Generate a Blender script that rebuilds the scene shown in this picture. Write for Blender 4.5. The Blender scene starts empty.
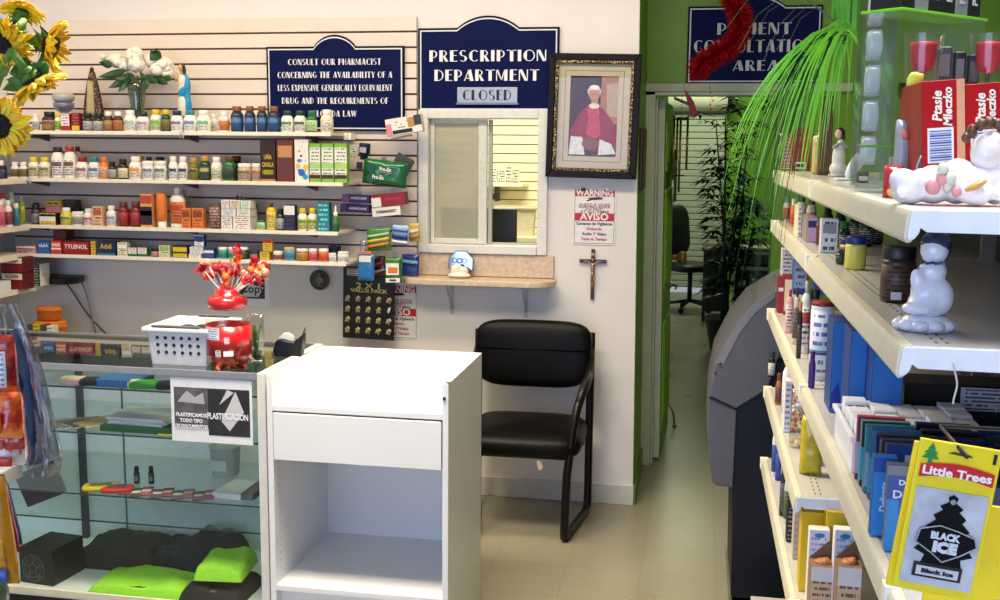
import bpy, bmesh, math, random
from mathutils import Vector, Matrix, noise as mnoise
random.seed(7)
S = bpy.context.scene
COL = S.collection
PI = math.pi
# ------------------------------------------------------------------ camera solve
FPX, CX, CY, H = 1067.0, 500.0, 300.0, 1.72
_Y = Vector((200, 150, -FPX)).normalized()
_X = -Vector((-5850, 205, -FPX)).normalized()
_X = (_X - _Y * _X.dot(_Y)).normalized()
_Z = _X.cross(_Y)
RM = Matrix((_X, _Y, _Z))
CAMP = Vector((0, 0, H))
def ray(x, y): return RM @ Vector((x - CX, CY - y, -FPX))
def onZ(x, y, z): d = ray(x, y); return CAMP + d * ((z - H) / d.z)
def onY(x, y, Y): d = ray(x, y); return CAMP + d * (Y / d.y)
def onX(x, y, X): d = ray(x, y); return CAMP + d * (X / d.x)
cd = bpy.data.cameras.new('camera'); cam = bpy.data.objects.new('camera', cd); COL.objects.link(cam)
cam.matrix_world = Matrix.Translation(CAMP) @ RM.to_4x4()
cd.lens = 36 * FPX / 1000; cd.sensor_width = 36; cd.clip_start = 0.02; cd.clip_end = 100
S.camera = cam
# ------------------------------------------------------------------ materials
def lin(h):
    h = h.lstrip('#'); o = []
    for i in (0, 2, 4):
        c = int(h[i:i+2], 16) / 255
        o.append(c / 12.92 if c <= .04045 else ((c + .055) / 1.055) ** 2.4)
    return (*o, 1)
_mc = {}
def mat(h, rough=.5, metal=0, var=.05, scale=30, bump=0, spec=.5, coat=0, emit=None, es=0, trans=0, sss=0):
    k = (h, rough, metal, var, scale, bump, spec, coat, emit, es, trans, sss)
    if k in _mc: return _mc[k]
    m = bpy.data.materials.new('paint_' + h.strip('#')); m.use_nodes = True
    nt = m.node_tree; b = nt.nodes['Principled BSDF']; c = lin(h)
    b.inputs['Roughness'].default_value = rough; b.inputs['Metallic'].default_value = metal
    b.inputs['Specular IOR Level'].default_value = spec
    b.inputs['Coat Weight'].default_value = coat
    b.inputs['Transmission Weight'].default_value = trans
    b.inputs['Subsurface Weight'].default_value = sss
    tc = nt.nodes.new('ShaderNodeTexCoord'); n = nt.nodes.new('ShaderNodeTexNoise')
    n.inputs['Scale'].default_value = scale; n.inputs['Detail'].default_value = 4
    nt.links.new(tc.outputs['Object'], n.inputs['Vector'])
    r = nt.nodes.new('ShaderNodeValToRGB')
    r.color_ramp.elements[0].position = .3; r.color_ramp.elements[1].position = .7
    r.color_ramp.elements[0].color = tuple(max(0, v * (1 - var)) for v in c[:3]) + (1,)
    r.color_ramp.elements[1].color = tuple(min(1, v * (1 + var)) for v in c[:3]) + (1,)
    nt.links.new(n.outputs['Fac'], r.inputs['Fac']); nt.links.new(r.outputs['Color'], b.inputs['Base Color'])
    if bump:
        bp = nt.nodes.new('ShaderNodeBump'); bp.inputs['Strength'].default_value = bump; bp.inputs['Distance'].default_value = .004
        nt.links.new(n.outputs['Fac'], bp.inputs['Height']); nt.links.new(bp.outputs['Normal'], b.inputs['Normal'])
    if emit:
        b.inputs['Emission Color'].default_value = lin(emit); b.inputs['Emission Strength'].default_value = es
    _mc[k] = m; return m
def glass(tint='#ffffff', rough=.02, refl=.5, base=.04):
    k = ('g', tint, rough, refl, base)
    if k in _mc: return _mc[k]
    m = bpy.data.materials.new('clear_glass'); m.use_nodes = True; nt = m.node_tree
    nt.nodes.remove(nt.nodes['Principled BSDF']); out = nt.nodes['Material Output']
    t = nt.nodes.new('ShaderNodeBsdfTransparent'); t.inputs[0].default_value = lin(tint)
    g = nt.nodes.new('ShaderNodeBsdfGlossy'); g.inputs['Roughness'].default_value = rough
    lw = nt.nodes.new('ShaderNodeLayerWeight'); lw.inputs[0].default_value = .5
    pw = nt.nodes.new('ShaderNodeMath'); pw.operation = 'POWER'; pw.inputs[1].default_value = 5; nt.links.new(lw.outputs['Facing'], pw.inputs[0])
    ma = nt.nodes.new('ShaderNodeMath'); ma.operation = 'MULTIPLY_ADD'; ma.inputs[1].default_value = refl; ma.inputs[2].default_value = base + .02
    ma.use_clamp = True
    mx = nt.nodes.new('ShaderNodeMixShader')
    nt.links.new(pw.outputs[0], ma.inputs[0]); nt.links.new(ma.outputs[0], mx.inputs[0])
    nt.links.new(t.outputs[0], mx.inputs[1]); nt.links.new(g.outputs[0], mx.inputs[2]); nt.links.new(mx.outputs[0], out.inputs[0])
    _mc[k] = m; return m
def printed(bg, ink='#333333', accent=None, rows=9., density=.5, rough=.45):
    """printed panel: rows of short dashes (small unreadable print) on a plain ground, Generated coordinates of the panel"""
    k = ('p', bg, ink, accent, rows, density, rough)
    if k in _mc: return _mc[k]
    m = bpy.data.materials.new('printed_label'); m.use_nodes = True; nt = m.node_tree; L = nt.links
    b = nt.nodes['Principled BSDF']; b.inputs['Roughness'].default_value = rough
    tc = nt.nodes.new('ShaderNodeTexCoord'); sp = nt.nodes.new('ShaderNodeSeparateXYZ'); L.new(tc.outputs['Generated'], sp.inputs[0])
    def mth(op, a, bb=None, c=None):
        n = nt.nodes.new('ShaderNodeMath'); n.operation = op
        for i, v in enumerate((a, bb, c)):
            if v is None: continue
            if isinstance(v, (int, float)): n.inputs[i].default_value = v
            else: L.new(v, n.inputs[i])
        return n.outputs[0]
    zr = mth('MULTIPLY', sp.outputs['Z'], rows)
    fr = mth('FRACT', zr); rowon = mth('LESS_THAN', mth('ABSOLUTE', mth('SUBTRACT', fr, .5)), .22)
    fl = mth('FLOOR', zr)
    n = nt.nodes.new('ShaderNodeTexNoise'); n.inputs['Scale'].default_value = 1.; n.inputs['Detail'].default_value = 1
    cb = nt.nodes.new('ShaderNodeCombineXYZ'); L.new(mth('MULTIPLY', sp.outputs['X'], rows * 1.3), cb.inputs[0]); L.new(mth('MULTIPLY', fl, 3.7), cb.inputs[1])
    L.new(cb.outputs[0], n.inputs['Vector'])
    on = mth('MULTIPLY', rowon, mth('GREATER_THAN', n.outputs['Fac'], 1 - density))
    inx = mth('LESS_THAN', mth('ABSOLUTE', mth('SUBTRACT', sp.outputs['X'], .5)), .4)
    inz = mth('LESS_THAN', mth('ABSOLUTE', mth('SUBTRACT', sp.outputs['Z'], .5)), .44)
    on = mth('MULTIPLY', on, mth('MULTIPLY', inx, inz))
    mx = nt.nodes.new('ShaderNodeMix'); mx.data_type = 'RGBA'
    L.new(on, mx.inputs[0]); mx.inputs[6].default_value = lin(bg); mx.inputs[7].default_value = lin(ink)
    last = mx.outputs[2]
    if accent:
        az = mth('LESS_THAN', mth('ABSOLUTE', mth('SUBTRACT', sp.outputs['Z'], .72)), .14)
        ax = mth('MULTIPLY', az, mth('LESS_THAN', mth('ABSOLUTE', mth('SUBTRACT', sp.outputs['X'], .5)), .42))
        m2 = nt.nodes.new('ShaderNodeMix'); m2.data_type = 'RGBA'; L.new(ax, m2.inputs[0]); L.new(last, m2.inputs[6]); m2.inputs[7].default_value = lin(accent)
        last = m2.outputs[2]
    L.new(last, b.inputs['Base Color'])
    _mc[k] = m; return m
# ------------------------------------------------------------------ mesh builder
class MB:
    def __init__(s): s.v = []; s.f = []; s.T = None
    def add(s, vs, fs):
        o = len(s.v)
        for p in vs:
            p = Vector(p); s.v.append(s.T @ p if s.T else p)
        s.f += [tuple(i + o for i in f) for f in fs]; return s
    def box(s, x0, x1, y0, y1, z0, z1, M=None):
        vs = [(x, y, z) for x in (x0, x1) for y in (y0, y1) for z in (z0, z1)]
        if M: vs = [M @ Vector(p) for p in vs]
        return s.add(vs, [(0,1,3,2),(4,6,7,5),(0,4,5,1),(2,3,7,6),(0,2,6,4),(1,5,7,3)])
    def lathe(s, prof, c=(0,0,0), n=20, M=None, cap=True, sx=1, sy=1):
        vs = []; fs = []
        for r, z in prof:
            for i in range(n):
                a = 2*PI*i/n; vs.append(Vector((r*math.cos(a)*sx, r*math.sin(a)*sy, z)))
        vs = [(M @ p if M else p) + Vector(c) for p in vs]
        for j in range(len(prof)-1):
            for i in range(n):
                k = (i+1) % n; fs.append((j*n+i, j*n+k, (j+1)*n+k, (j+1)*n+i))
        if cap:
            fs.append(tuple(reversed(range(n)))); fs.append(tuple(range((len(prof)-1)*n, len(prof)*n)))
        return s.add(vs, fs)
    def tube(s, pts, r, n=8, cap=True):
        pts = [Vector(p) for p in pts]; rs = r if isinstance(r, (list, tuple)) else [r]*len(pts)
        up = None; vs = []; fs = []
        for i, p in enumerate(pts):
            t = (pts[min(i+1, len(pts)-1)] - pts[max(i-1, 0)])
            if t.length < 1e-9: t = Vector((0,0,1))
            t.normalize()
            if up is None: up = t.orthogonal().normalized()
            up = (up - t*up.dot(t))
            up = up.normalized() if up.length > 1e-6 else t.orthogonal().normalized()
            w = t.cross(up)
            for k in range(n):
                a = 2*PI*k/n; vs.append(p + (up*math.cos(a) + w*math.sin(a))*rs[i])
        for j in range(len(pts)-1):
            for k in range(n):
                q = (k+1) % n; fs.append((j*n+k, j*n+q, (j+1)*n+q, (j+1)*n+k))
        if cap: fs.append(tuple(reversed(range(n)))); fs.append(tuple(range((len(pts)-1)*n, len(pts)*n)))
        return s.add(vs, fs)
    def prism(s, poly, d0, d1, axis='y', M=None):
        """poly in the two other axes; y: (x,z), x: (y,z), z: (x,y)"""
        def p3(a, b, d): return {'y': (a, d, b), 'x': (d, a, b), 'z': (a, b, d)}[axis]
        n = len(poly); vs = [Vector(p3(a, b, d)) for d in (d0, d1) for a, b in poly]
        if M: vs = [M @ p for p in vs]
        return s.add(vs, [tuple(range(n)), tuple(reversed(range(n, 2*n)))] + [(i, i+n, (i+1) % n + n, (i+1) % n) for i in range(n)])
    def ell(s, c, r, rot=(0,0,0), n=14, m=9):
        from mathutils import Euler
        E = Euler(rot).to_matrix(); vs = []; fs = []
        for j in range(1, m):
            th = PI*j/m
            for i in range(n):
                a = 2*PI*i/n
                vs.append(Vector(c) + E @ Vector((r[0]*math.sin(th)*math.cos(a), r[1]*math.sin(th)*math.sin(a), r[2]*math.cos(th))))
        vs.append(Vector(c) + E @ Vector((0,0,r[2]))); vs.append(Vector(c) + E @ Vector((0,0,-r[2])))
        for j in range(m-2):
            for i in range(n):
                k = (i+1) % n; fs.append((j*n+i, (j+1)*n+i, (j+1)*n+k, j*n+k))
        t = (m-1)*n
        for i in range(n):
            k = (i+1) % n; fs.append((t, i, k)); fs.append((t+1, (m-2)*n+k, (m-2)*n+i))
        return s.add(vs, fs)
    def grid(s, fn, nu, nv, closed=False):
        vs = [fn(i/nu, j/nv) for j in range(nv+1) for i in range(nu+1)]
        fs = [(j*(nu+1)+i, j*(nu+1)+i+1, (j+1)*(nu+1)+i+1, (j+1)*(nu+1)+i) for j in range(nv) for i in range(nu)]
        return s.add(vs, fs)
    def mesh(s, name, m, smooth=False, fix=True):
        me = bpy.data.meshes.new(name); me.from_pydata([tuple(p) for p in s.v], [], s.f)
        if fix:
            bm = bmesh.new(); bm.from_mesh(me); bmesh.ops.recalc_face_normals(bm, faces=bm.faces); bm.to_mesh(me); bm.free()
        for mm in (m if isinstance(m, (list, tuple)) else [m]): me.materials.append(mm)
        if smooth: me.shade_smooth() if hasattr(me, 'shade_smooth') else me.polygons.foreach_set('use_smooth', [True]*len(me.polygons))
        return me
    def build(s, name, m, parent=None, smooth=False, bevel=0, seg=2, loc=None, rot=None, auto=None, solid=0):
        o = bpy.data.objects.new(name, s.mesh(name, m, smooth)); COL.objects.link(o)
        if parent: o.parent = parent
        if loc is not None: o.location = loc
        if rot is not None: o.rotation_euler = rot
        if solid:
            md = o.modifiers.new('thick', 'SOLIDIFY'); md.thickness = solid; md.offset = 0
        if bevel:
            md = o.modifiers.new('bevel', 'BEVEL'); md.width = bevel; md.segments = seg; md.limit_method = 'ANGLE'; md.angle_limit = .6
            o.data.shade_smooth()
            md.harden_normals = False
            w = o.modifiers.new('wn', 'WEIGHTED_NORMAL'); w.keep_sharp = True
        if auto: smooth_by_angle(o, auto)
        return o
def smooth_by_angle(o, ang=.7):
    me = o.data; bm = bmesh.new(); bm.from_mesh(me)
    for f in bm.faces: f.smooth = True
    for e in bm.edges:
        if len(e.link_faces) == 2 and e.calc_face_angle(0) > ang: e.smooth = False
    bm.to_mesh(me); bm.free()
def link(o, parent=None, loc=None, rot=None):
    COL.objects.link(o)
    if parent: o.parent = parent
    if loc is not None: o.location = loc
    if rot is not None: o.rotation_euler = rot
    return o
def empty(name, loc=(0,0,0), rz=0, rot=None):
    o = bpy.data.objects.new(name, None); o.empty_display_size = .05; COL.objects.link(o); o.location = loc
    o.rotation_euler = rot if rot else (0,0,rz); return o
USED = {}
def tag(o, label=None, cat=None, group=None, kind=None):
    if label:
        n = len(label.split()); assert 4 <= n <= 16, (n, label)
        o['label'] = label
    if cat: o['category'] = cat
    if group: o['group'] = group
    if kind: o['kind'] = kind
    return o
def thing(name, label, cat, loc=(0,0,0), rz=0, group=None, rot=None):
    return tag(empty(name, loc, rz, rot), label, cat, group)
def struct(o): o['kind'] = 'structure'; return o
def copy_tree(o, parent=None):
    c = o.copy(); COL.objects.link(c)
    if parent: c.parent = parent
    for ch in list(o.children): copy_tree(ch, c)
    return c
# organic blob: ellipsoids fused by a voxel remesh into one surface
def blob(name, ells, m, parent=None, voxel=.006, smooth_it=3, loc=None, rot=None, tubes=()):
    b = MB()
    for e in ells: b.ell(*e)
    for t in tubes: b.tube(*t)
    o = b.build(name, m, parent, smooth=True, loc=loc, rot=rot)
    r = o.modifiers.new('fuse', 'REMESH'); r.mode = 'VOXEL'; r.voxel_size = voxel; r.use_smooth_shade = True
    s_ = o.modifiers.new('soft', 'SMOOTH'); s_.factor = .5; s_.iterations = smooth_it
    return o
# text made of mesh (built-in font)
def text(s, size, m, parent, loc, rot=(PI/2,0,0), name='lettering', align='CENTER', bold=0, ext=.0003, sx=1, shear=0, sp=1, width=None):
    cu = bpy.data.curves.new('t', 'FONT'); cu.body = s; cu.size = size; cu.align_x = align; cu.align_y = 'CENTER'
    cu.offset = bold; cu.extrude = ext; cu.resolution_u = 2; cu.shear = shear; cu.space_character = sp
    t = bpy.data.objects.new('t', cu); COL.objects.link(t)
    dg = bpy.context.evaluated_depsgraph_get(); me = bpy.data.meshes.new_from_object(t.evaluated_get(dg))
    bpy.data.objects.remove(t); bpy.data.curves.remove(cu)
    me.name = name; me.materials.clear(); me.materials.append(m)
    if width:
        xs = [v.co.x for v in me.vertices]; k = width / max(1e-6, max(xs) - min(xs)); me.transform(Matrix.Diagonal((k, 1, 1, 1)))
    elif sx != 1: me.transform(Matrix.Diagonal((sx, 1, 1, 1)))
    o = bpy.data.objects.new(name, me); link(o, parent, loc, rot); return o
WHITE = '#e9e9ea'
# ================================================================== THE SETTING
YW = 5.06; XL = -3.53; XC = -.262; ZC = 3.0
wall_m = mat('#e6e3e2', .55, var=.02, scale=6, bump=.05)
green_m = mat('#6fa01c', .45, var=.05, scale=4, bump=.05)
def floor_mat():
    m = bpy.data.materials.new('vinyl_tile'); m.use_nodes = True; nt = m.node_tree; L = nt.links; b = nt.nodes['Principled BSDF']
    tc = nt.nodes.new('ShaderNodeTexCoord'); mp = nt.nodes.new('ShaderNodeMapping'); mp.inputs['Location'].default_value = (.18, .05, 0)
    L.new(tc.outputs['Object'], mp.inputs[0])
    br = nt.nodes.new('ShaderNodeTexBrick'); br.offset = 0; br.inputs['Scale'].default_value = 1
    br.inputs['Brick Width'].default_value = .305; br.inputs['Row Height'].default_value = .305; br.inputs['Mortar Size'].default_value = .0016
    br.inputs['Color1'].default_value = lin('#989380'); br.inputs['Color2'].default_value = lin('#95907c'); br.inputs['Mortar'].default_value = lin('#857f6c')
    L.new(mp.outputs[0], br.inputs['Vector'])
    n = nt.nodes.new('ShaderNodeTexNoise'); n.inputs['Scale'].default_value = 2.2; n.inputs['Detail'].default_value = 4; n.inputs['Roughness'].default_value = .5
    L.new(tc.outputs['Object'], n.inputs['Vector'])
    rp = nt.nodes.new('ShaderNodeValToRGB'); rp.color_ramp.elements[0].position = .05; rp.color_ramp.elements[1].position = .95
    rp.color_ramp.elements[0].color = (.72, .715, .70, 1); rp.color_ramp.elements[1].color = (1, 1, 1, 1)
    L.new(n.outputs['Fac'], rp.inputs[0])
    mx = nt.nodes.new('ShaderNodeMix'); mx.data_type = 'RGBA'; mx.blend_type = 'MULTIPLY'; mx.inputs[0].default_value = 1
    L.new(br.outputs['Color'], mx.inputs[6]); L.new(rp.outputs[0], mx.inputs[7]); L.new(mx.outputs[2], b.inputs['Base Color'])
    r2 = nt.nodes.new('ShaderNodeMapRange'); r2.inputs['To Min'].default_value = .2; r2.inputs['To Max'].default_value = .42
    L.new(n.outputs['Fac'], r2.inputs[0]); L.new(r2.outputs[0], b.inputs['Roughness'])
    bp = nt.nodes.new('ShaderNodeBump'); bp.inputs['Strength'].default_value = .15; bp.inputs['Distance'].default_value = .002
    L.new(br.outputs['Fac'], bp.inputs['Height']); bp.invert = True; L.new(bp.outputs[0], b.inputs['Normal'])
    return m
struct(MB().box(-3.7, 3.2, -2.2, 13.4, -.1, 0).build('floor', floor_mat()))
struct(MB().box(-3.7, 3.2, -2.2, 13.4, ZC, ZC+.1).build('ceiling', mat('#e9e4d8', .8)))
struct(MB().box(XL-.1, XL, -2.2, YW+.1, 0, ZC).build('wall_left', wall_m))
struct(MB().box(3.1, 3.2, -2.2, 13.3, 0, ZC).build('wall_right', mat('#d8d8d2', .6)))
# back wall with its pass-through opening
WX0, WX1, WZ0, WZ1 = -1.335, -.705, 1.213, 1.90
b = MB()
b.box(XL, WX0, YW, YW+.1, 0, ZC).box(WX1, XC-.003, YW, YW+.1, 0, ZC).box(WX0, WX1, YW, YW+.1, 0, WZ0).box(WX0, WX1, YW, YW+.1, WZ1, ZC)
struct(b.build('wall_back', wall_m))
YH = 5.75
struct(MB().box(XC-.07, XC, YW+.0995, YH-.001, 0, ZC).box(XC-.0028, XC, YW+.004, YW+.0994, 0, ZC).box(XC-.07, XC, YH+.101, 8.59, 0, ZC).build('wall_passage', green_m))
XJ = .385
struct(MB().box(XC-.07, 3.1, YH, YH+.1, 2.05, ZC).box(XJ, 3.1, YH, YH+.1, 0, 2.049).box(XC-.07, XC+.002, YH, YH+.1, 0, 2.049).build('wall_header', green_m))
# far room
SX0, SX1 = -.36, .27
struct(MB().box(SX1, 3.1, 13.3, 13.4, 0, ZC).box(-3.6, SX0, 13.3, 13.4, 0, ZC).box(SX0, SX1, 13.3, 13.4, 2.45, ZC).build('wall_far', mat('#6da21a', .5)))
# baseboards
bbm = mat('#cfcdc9', .5)
struct(MB().box(XL, XC+.001, YW-.012, YW, 0, .1).build('baseboard_back', bbm, bevel=.003))
struct(MB().box(XC, XC+.01, YW+.0, YH-.01, 0, .1).build('baseboard_passage', mat('#5f8a22', .5), bevel=.003))
# door casing
cas = mat('#c4d0b0', .5)
b = MB(); b.box(XC-.02, XC+.05, YH-.02, YH+.115, 0, 2.05).box(XC-.045, XJ, YH-.02, YH+.115, 2.0, 2.05)
b.box(XC+.05, XC+.062, YH+.02, YH+.10, 0, 2.0)
struct(b.build('trim_1', cas, bevel=.004))
struct(MB().box(XC-.045, .75, YH-.03, YH-.0205, 2.02, 2.062).build('trim_2', mat('#b9c0a4', .5), bevel=.003))
# the open door
door = struct(empty('door_1', (XC+.066, YH+.115, 0), rz=-.035))
dm = mat('#8cc22c', .4)
b = MB(); b.box(0, .04, 0, .76, .012, 1.98)
dl = b.build('door_panel', dm, door, bevel=.003)
for k, (z0, z1) in enumerate(((.15, .75), (.95, 1.5), (1.6, 1.86))):
    for y0, y1 in ((.1, .35), (.42, .67)):
        q = MB(); q.box(.04, .049, y0, y1, z0, z1)
        q.box(.048, .054, y0+.04, y1-.04, z0+.05, z1-.05); q.build('moulded_panel', mat('#95cb33', .4), door, bevel=.004)
MB().box(-.001, .041, -.004, .0005, .012, 1.98).build('door_edge', mat('#cdd8bd', .5), door)
kn = MB(); kn.lathe([(.0,0),(.03,.002),(.032,.01),(.014,.014),(.014,.04),(.03,.05),(.042,.07),(.04,.092),(.02,.102),(0,.103)], M=Matrix.Rotation(PI/2,4,'Y'), c=(.04,.68,1.07), n=20, cap=False)
kn.build('door_knob', mat('#a8763c', .3, metal=.4), door, smooth=True)
hd = MB(); hd.lathe([(.02,0),(.02,.01),(.008,.012),(.008,.05)], M=Matrix.Rotation(PI/2,4,'Y'), c=(.04,.68,.9), n=14); hd.tube([(.085,.68,.9),(.087,.6,.9),(.085,.56,.895)], .007)
hd.build('door_handle', mat('#c9c9c4', .25, metal=.9), door, smooth=True)
st = MB(); st.tube([(.045,.7,.16),(.075,.72,.1),(.085,.73,.02)], .006); st.lathe([(.012,0),(.014,.015),(.008,.02)], c=(.085,.73,0), n=10)
st.build('door_stop', mat('#9a9a92', .3, metal=.8), door, smooth=True)
LEAN = .0125
def lean(o, x0=-9):
    for v in o.data.vertices:
        if v.co.x > x0: v.co.x -= LEAN*v.co.z
for n_ in ('wall_back', 'wall_passage', 'trim_1'): lean(bpy.data.objects[n_], WX1+.01)
door.rotation_euler.y = -LEAN; door.location.x -= .012
# green notice on the door face
nt_ = tag(MB().box(.0565, .0585, .3, .6, 1.42, 1.72).build('door_notice', mat('#3f6a14', .5)), 'small dark green notice hung on the open green door', 'notice')
nt_.matrix_world = Matrix.Translation(door.location) @ Matrix.Rotation(-.035, 4, 'Z')
MB().box(.0586, .0592, .33, .57, 1.62, 1.69).build('pale_panel', mat('#7f9a4a', .5), nt_)
# ------------------------------------------------------------------ slat wall
def slatwall(name, label, x0, x1, y, z0, z1, pitch, gap, col, cat='wall panel', dy=.018, groove='#6b4a38'):
    r = thing(name, label, cat, ((x0+x1)/2, y, z0))
    hw = (x1-x0)/2
    MB().box(-hw, hw, -.006, -.0006, 0, z1-z0).build('groove_backing', mat(groove, .7), r)
    b = MB(); z = z1-z0
    top = z
    while top > 0.005:
        bot = max(0, top-pitch+gap)
        b.box(-hw, hw, -dy, -.0055, bot, top); top -= pitch
    b.build('slat_boards', mat(col, .45, var=.02, scale=8), r, bevel=.0012, seg=1)
    return r
slatwall('slat_wall_panel', 'cream slat wall panel with horizontal brown grooves behind the medicine shelves', XL+.001, -1.345, YW, 1.125, 2.335, .0733, .009, '#e3d8cd')
# ------------------------------------------------------------------ pass-through window
w = struct(empty('window_1', ((WX0+WX1)/2, YW, WZ0)))
fw = (WX1-WX0)/2; fz = WZ1-WZ0; wm = mat('#dfe0dc', .4)
b = MB(); t_ = .048
b.box(-fw, -fw+t_, -.025, .1, 0, fz).box(fw-t_, fw, -.025, .1, 0, fz).box(-fw+t_, fw-t_, -.025, .1, fz-.042, fz).box(-fw+t_, fw-t_, -.03, .1, 0, .042)
b.build('window_frame', wm, w, bevel=.004)
px = lambda x: onY(x, 190, YW+.02).x - (WX0+WX1)/2
xa, xb = px(431), px(487)
b = MB(); b.box(xa, xa+.02, .01, .035, .045, fz-.045).box(xb-.042, xb, .01, .035, .045, fz-.045).box(xa+.02, xb-.042, .01, .035, .045, .07).box(xa+.02, xb-.042, .01, .035, fz-.065, fz-.045)
b.build('sliding_sash', mat('#d9dbd0', .4), w, bevel=.003)
def frosted():
    m = bpy.data.materials.new('frosted_glass'); m.use_nodes = True; b_ = m.node_tree.nodes['Principled BSDF']
    nt = m.node_tree; out = nt.nodes['Material Output']
    tl = nt.nodes.new('ShaderNodeBsdfTranslucent'); tl.inputs[0].default_value = lin('#e8e6da')
    rf = nt.nodes.new('ShaderNodeBsdfRefraction'); rf.inputs['IOR'].default_value = 1.02; rf.inputs['Roughness'].default_value = .35; rf.inputs[0].default_value = lin('#f2f0e6')
    b_.inputs['Base Color'].default_value = lin('#cfcdc0'); b_.inputs['Roughness'].default_value = .3
    n = nt.nodes.new('ShaderNodeTexNoise'); n.inputs['Scale'].default_value = 160
    bp = nt.nodes.new('ShaderNodeBump'); bp.inputs['Strength'].default_value = .4; bp.inputs['Distance'].default_value = .001
    nt.links.new(n.outputs[0], bp.inputs['Height']); nt.links.new(bp.outputs[0], b_.inputs['Normal'])
    m1 = nt.nodes.new('ShaderNodeMixShader'); m1.inputs[0].default_value = .6; nt.links.new(tl.outputs[0], m1.inputs[1]); nt.links.new(rf.outputs[0], m1.inputs[2])
    m2 = nt.nodes.new('ShaderNodeMixShader'); m2.inputs[0].default_value = .4; nt.links.new(m1.outputs[0], m2.inputs[1]); nt.links.new(b_.outputs[0], m2.inputs[2])
    nt.links.new(m2.outputs[0], out.inputs[0]); return m
MB().box(xa+.0195, xb-.0415, .02, .024, .0695, fz-.0645).build('frosted_pane', frosted(), w)
b = MB(); b.box(xb+.001, xb+.018, .045, .07, .045, fz-.045); b.box(xb+.018, fw-t_-.001, .05, .07, .043, .05)
b.build('window_track', mat('#bcbfb8', .4), w)
# room behind the window
slatwall('slat_wall_panel', 'bright cream slat wall seen through the open service window', -3.4, -.36, 8.5, .9, 2.7, .0733, .008, '#efe6cf', groove='#7a6248')
struct(MB().box(-3.6, XC-.0705, 8.5005, 8.59, 0, ZC).build('wall_office', wall_m))
# window-room things
z = onY(505, 183, 8.2).z; p0, p1 = onY(470, 180, 8.2).x, onY(523, 180, 8.2).x
r = thing('wall_shelf', 'small white shelf on the slat wall behind the service window', 'shelf', ((p0+p1)/2, 8.35, z-.03))
MB().box(-(p1-p0)/2, (p1-p0)/2, -.14, .12, 0, .03).build('shelf_board', mat('#f0ead8', .4), r, bevel=.004)
MB().box(-.04, -.02, -.02, .12, -.12, 0).box(-.07, .0, -.03, .0, -.1, -.06).build('bracket', mat('#44403a', .5), r)
for (a, b_, c, s_) in ((490, 497, 168, 'w'), (497, 505, 170, 'g'), (505, 512, 166, 'w'), (512, 519, 169, 't')):
    q0, q1 = onY(a, 180, 8.22).x, onY(b_, 180, 8.22).x; h = onY(500, c, 8.22).z - z
    o = MB().box(-(q1-q0)/2+.002, (q1-q0)/2-.002, -.03, .03, 0, h).build('medicine_box', printed({'w':'#f2efe6','g':'#dfe8df','t':'#e9e2d6'}[s_], '#31563e' if s_ == 'g' else '#333340', rows=5, density=.55), bevel=.002)
    o.location = ((q0+q1)/2, 8.24 if s_ != 'g' else 8.26, z)
    tag(o, {490:'white printed carton at left end of shelf seen through service window', 497:'pale green printed carton, second on shelf behind service window', 505:'tallest white printed carton on shelf behind service window', 512:'cream printed carton at right end of shelf behind service window'}[a], 'carton', 'cartons on the shelf behind the window')
# counter + basket in that room
z = onY(510, 236, 7.9).z
r = thing('work_counter', 'cream work counter under the basket behind the service window', 'counter', (-1.2, 8.15, 0))
MB().box(-1.0, .8, -.35, .33, z-.04, z).build('worktop', mat('#efe3c4', .5), r, bevel=.004)
MB().box(-.98, .78, -.32, .32, 0, z-.041).build('cabinet_body', mat('#e6ddc6', .5), r, bevel=.004)
def lattice_basket(name, label, w_, d, h, loc, rz, col, nx, nz, hole, flare=1.12, thick=.004, rim=True):
    r = thing(name, label, 'basket', loc, rz)
    b = MB(); T = thick
    # walls as bars: vertical ribs and horizontal bands, tapered towards the bottom
    def side(a, c_, nrm):
        a = Vector(a); c_ = Vector(c_)
        def P(u, v):
            k = 1 + (flare-1)*v
            p = a.lerp(c_, u); return Vector((p.x*k, p.y*k, v*h))
        def cell(u0, u1, v0, v1):
            q = [P(u0, v0), P(u1, v0), P(u1, v1), P(u0, v1)]; n = Vector(nrm)*T
            b.add(q + [p - n for p in q], [(0,1,2,3),(7,6,5,4),(0,4,5,1),(1,5,6,2),(2,6,7,3),(3,7,4,0)])
        m0, m1 = .2, .68
        us = [0]; 
        for i in range(nx):
            c0 = (i+.5)/nx; us += [c0-hole/nx/2, c0+hole/nx/2]
        us.append(1)
        vs_ = [m0 + (m1-m0)*k/nz for k in range(nz+1)]
        cell(0, 1, 0, m0); cell(0, 1, m1, 1)
        for k in range(nz):
            v0, v1 = vs_[k], vs_[k+1]; g = (v1-v0)*(1-hole)/2
            cell(0, 1, v0, v0+g); cell(0, 1, v1-g, v1)
            for i in range(0, len(us), 2): cell(us[i], us[i+1], v0+g, v1-g)
    x, y = w_/2, d/2
    side((-x,-y,0), (x,-y,0), (0,-1,0)); side((x,y,0), (-x,y,0), (0,1,0)); side((x,-y,0), (x,y,0), (1,0,0)); side((-x,y,0), (-x,-y,0), (-1,0,0))
    b.box(-x, x, -y, y, 0, T)
    b.build('basket_wall', mat(col, .4), r)
    if rim:
        q = MB(); k = flare; o_ = .012
        for (x0, x1, y0, y1) in ((-x*k-o_, x*k+o_, -y*k-o_, -y*k+.002), (-x*k-o_, x*k+o_, y*k-.002, y*k+o_), (-x*k-o_, -x*k+.002, -y*k, y*k), (x*k-.002, x*k+o_, -y*k, y*k)):
            q.box(x0, x1, y0, y1, h-.012, h+.004)
        q.build('rim', mat(col, .4), r, bevel=.004)
    return r
c0 = onY(514, 236, 7.95)
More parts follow.
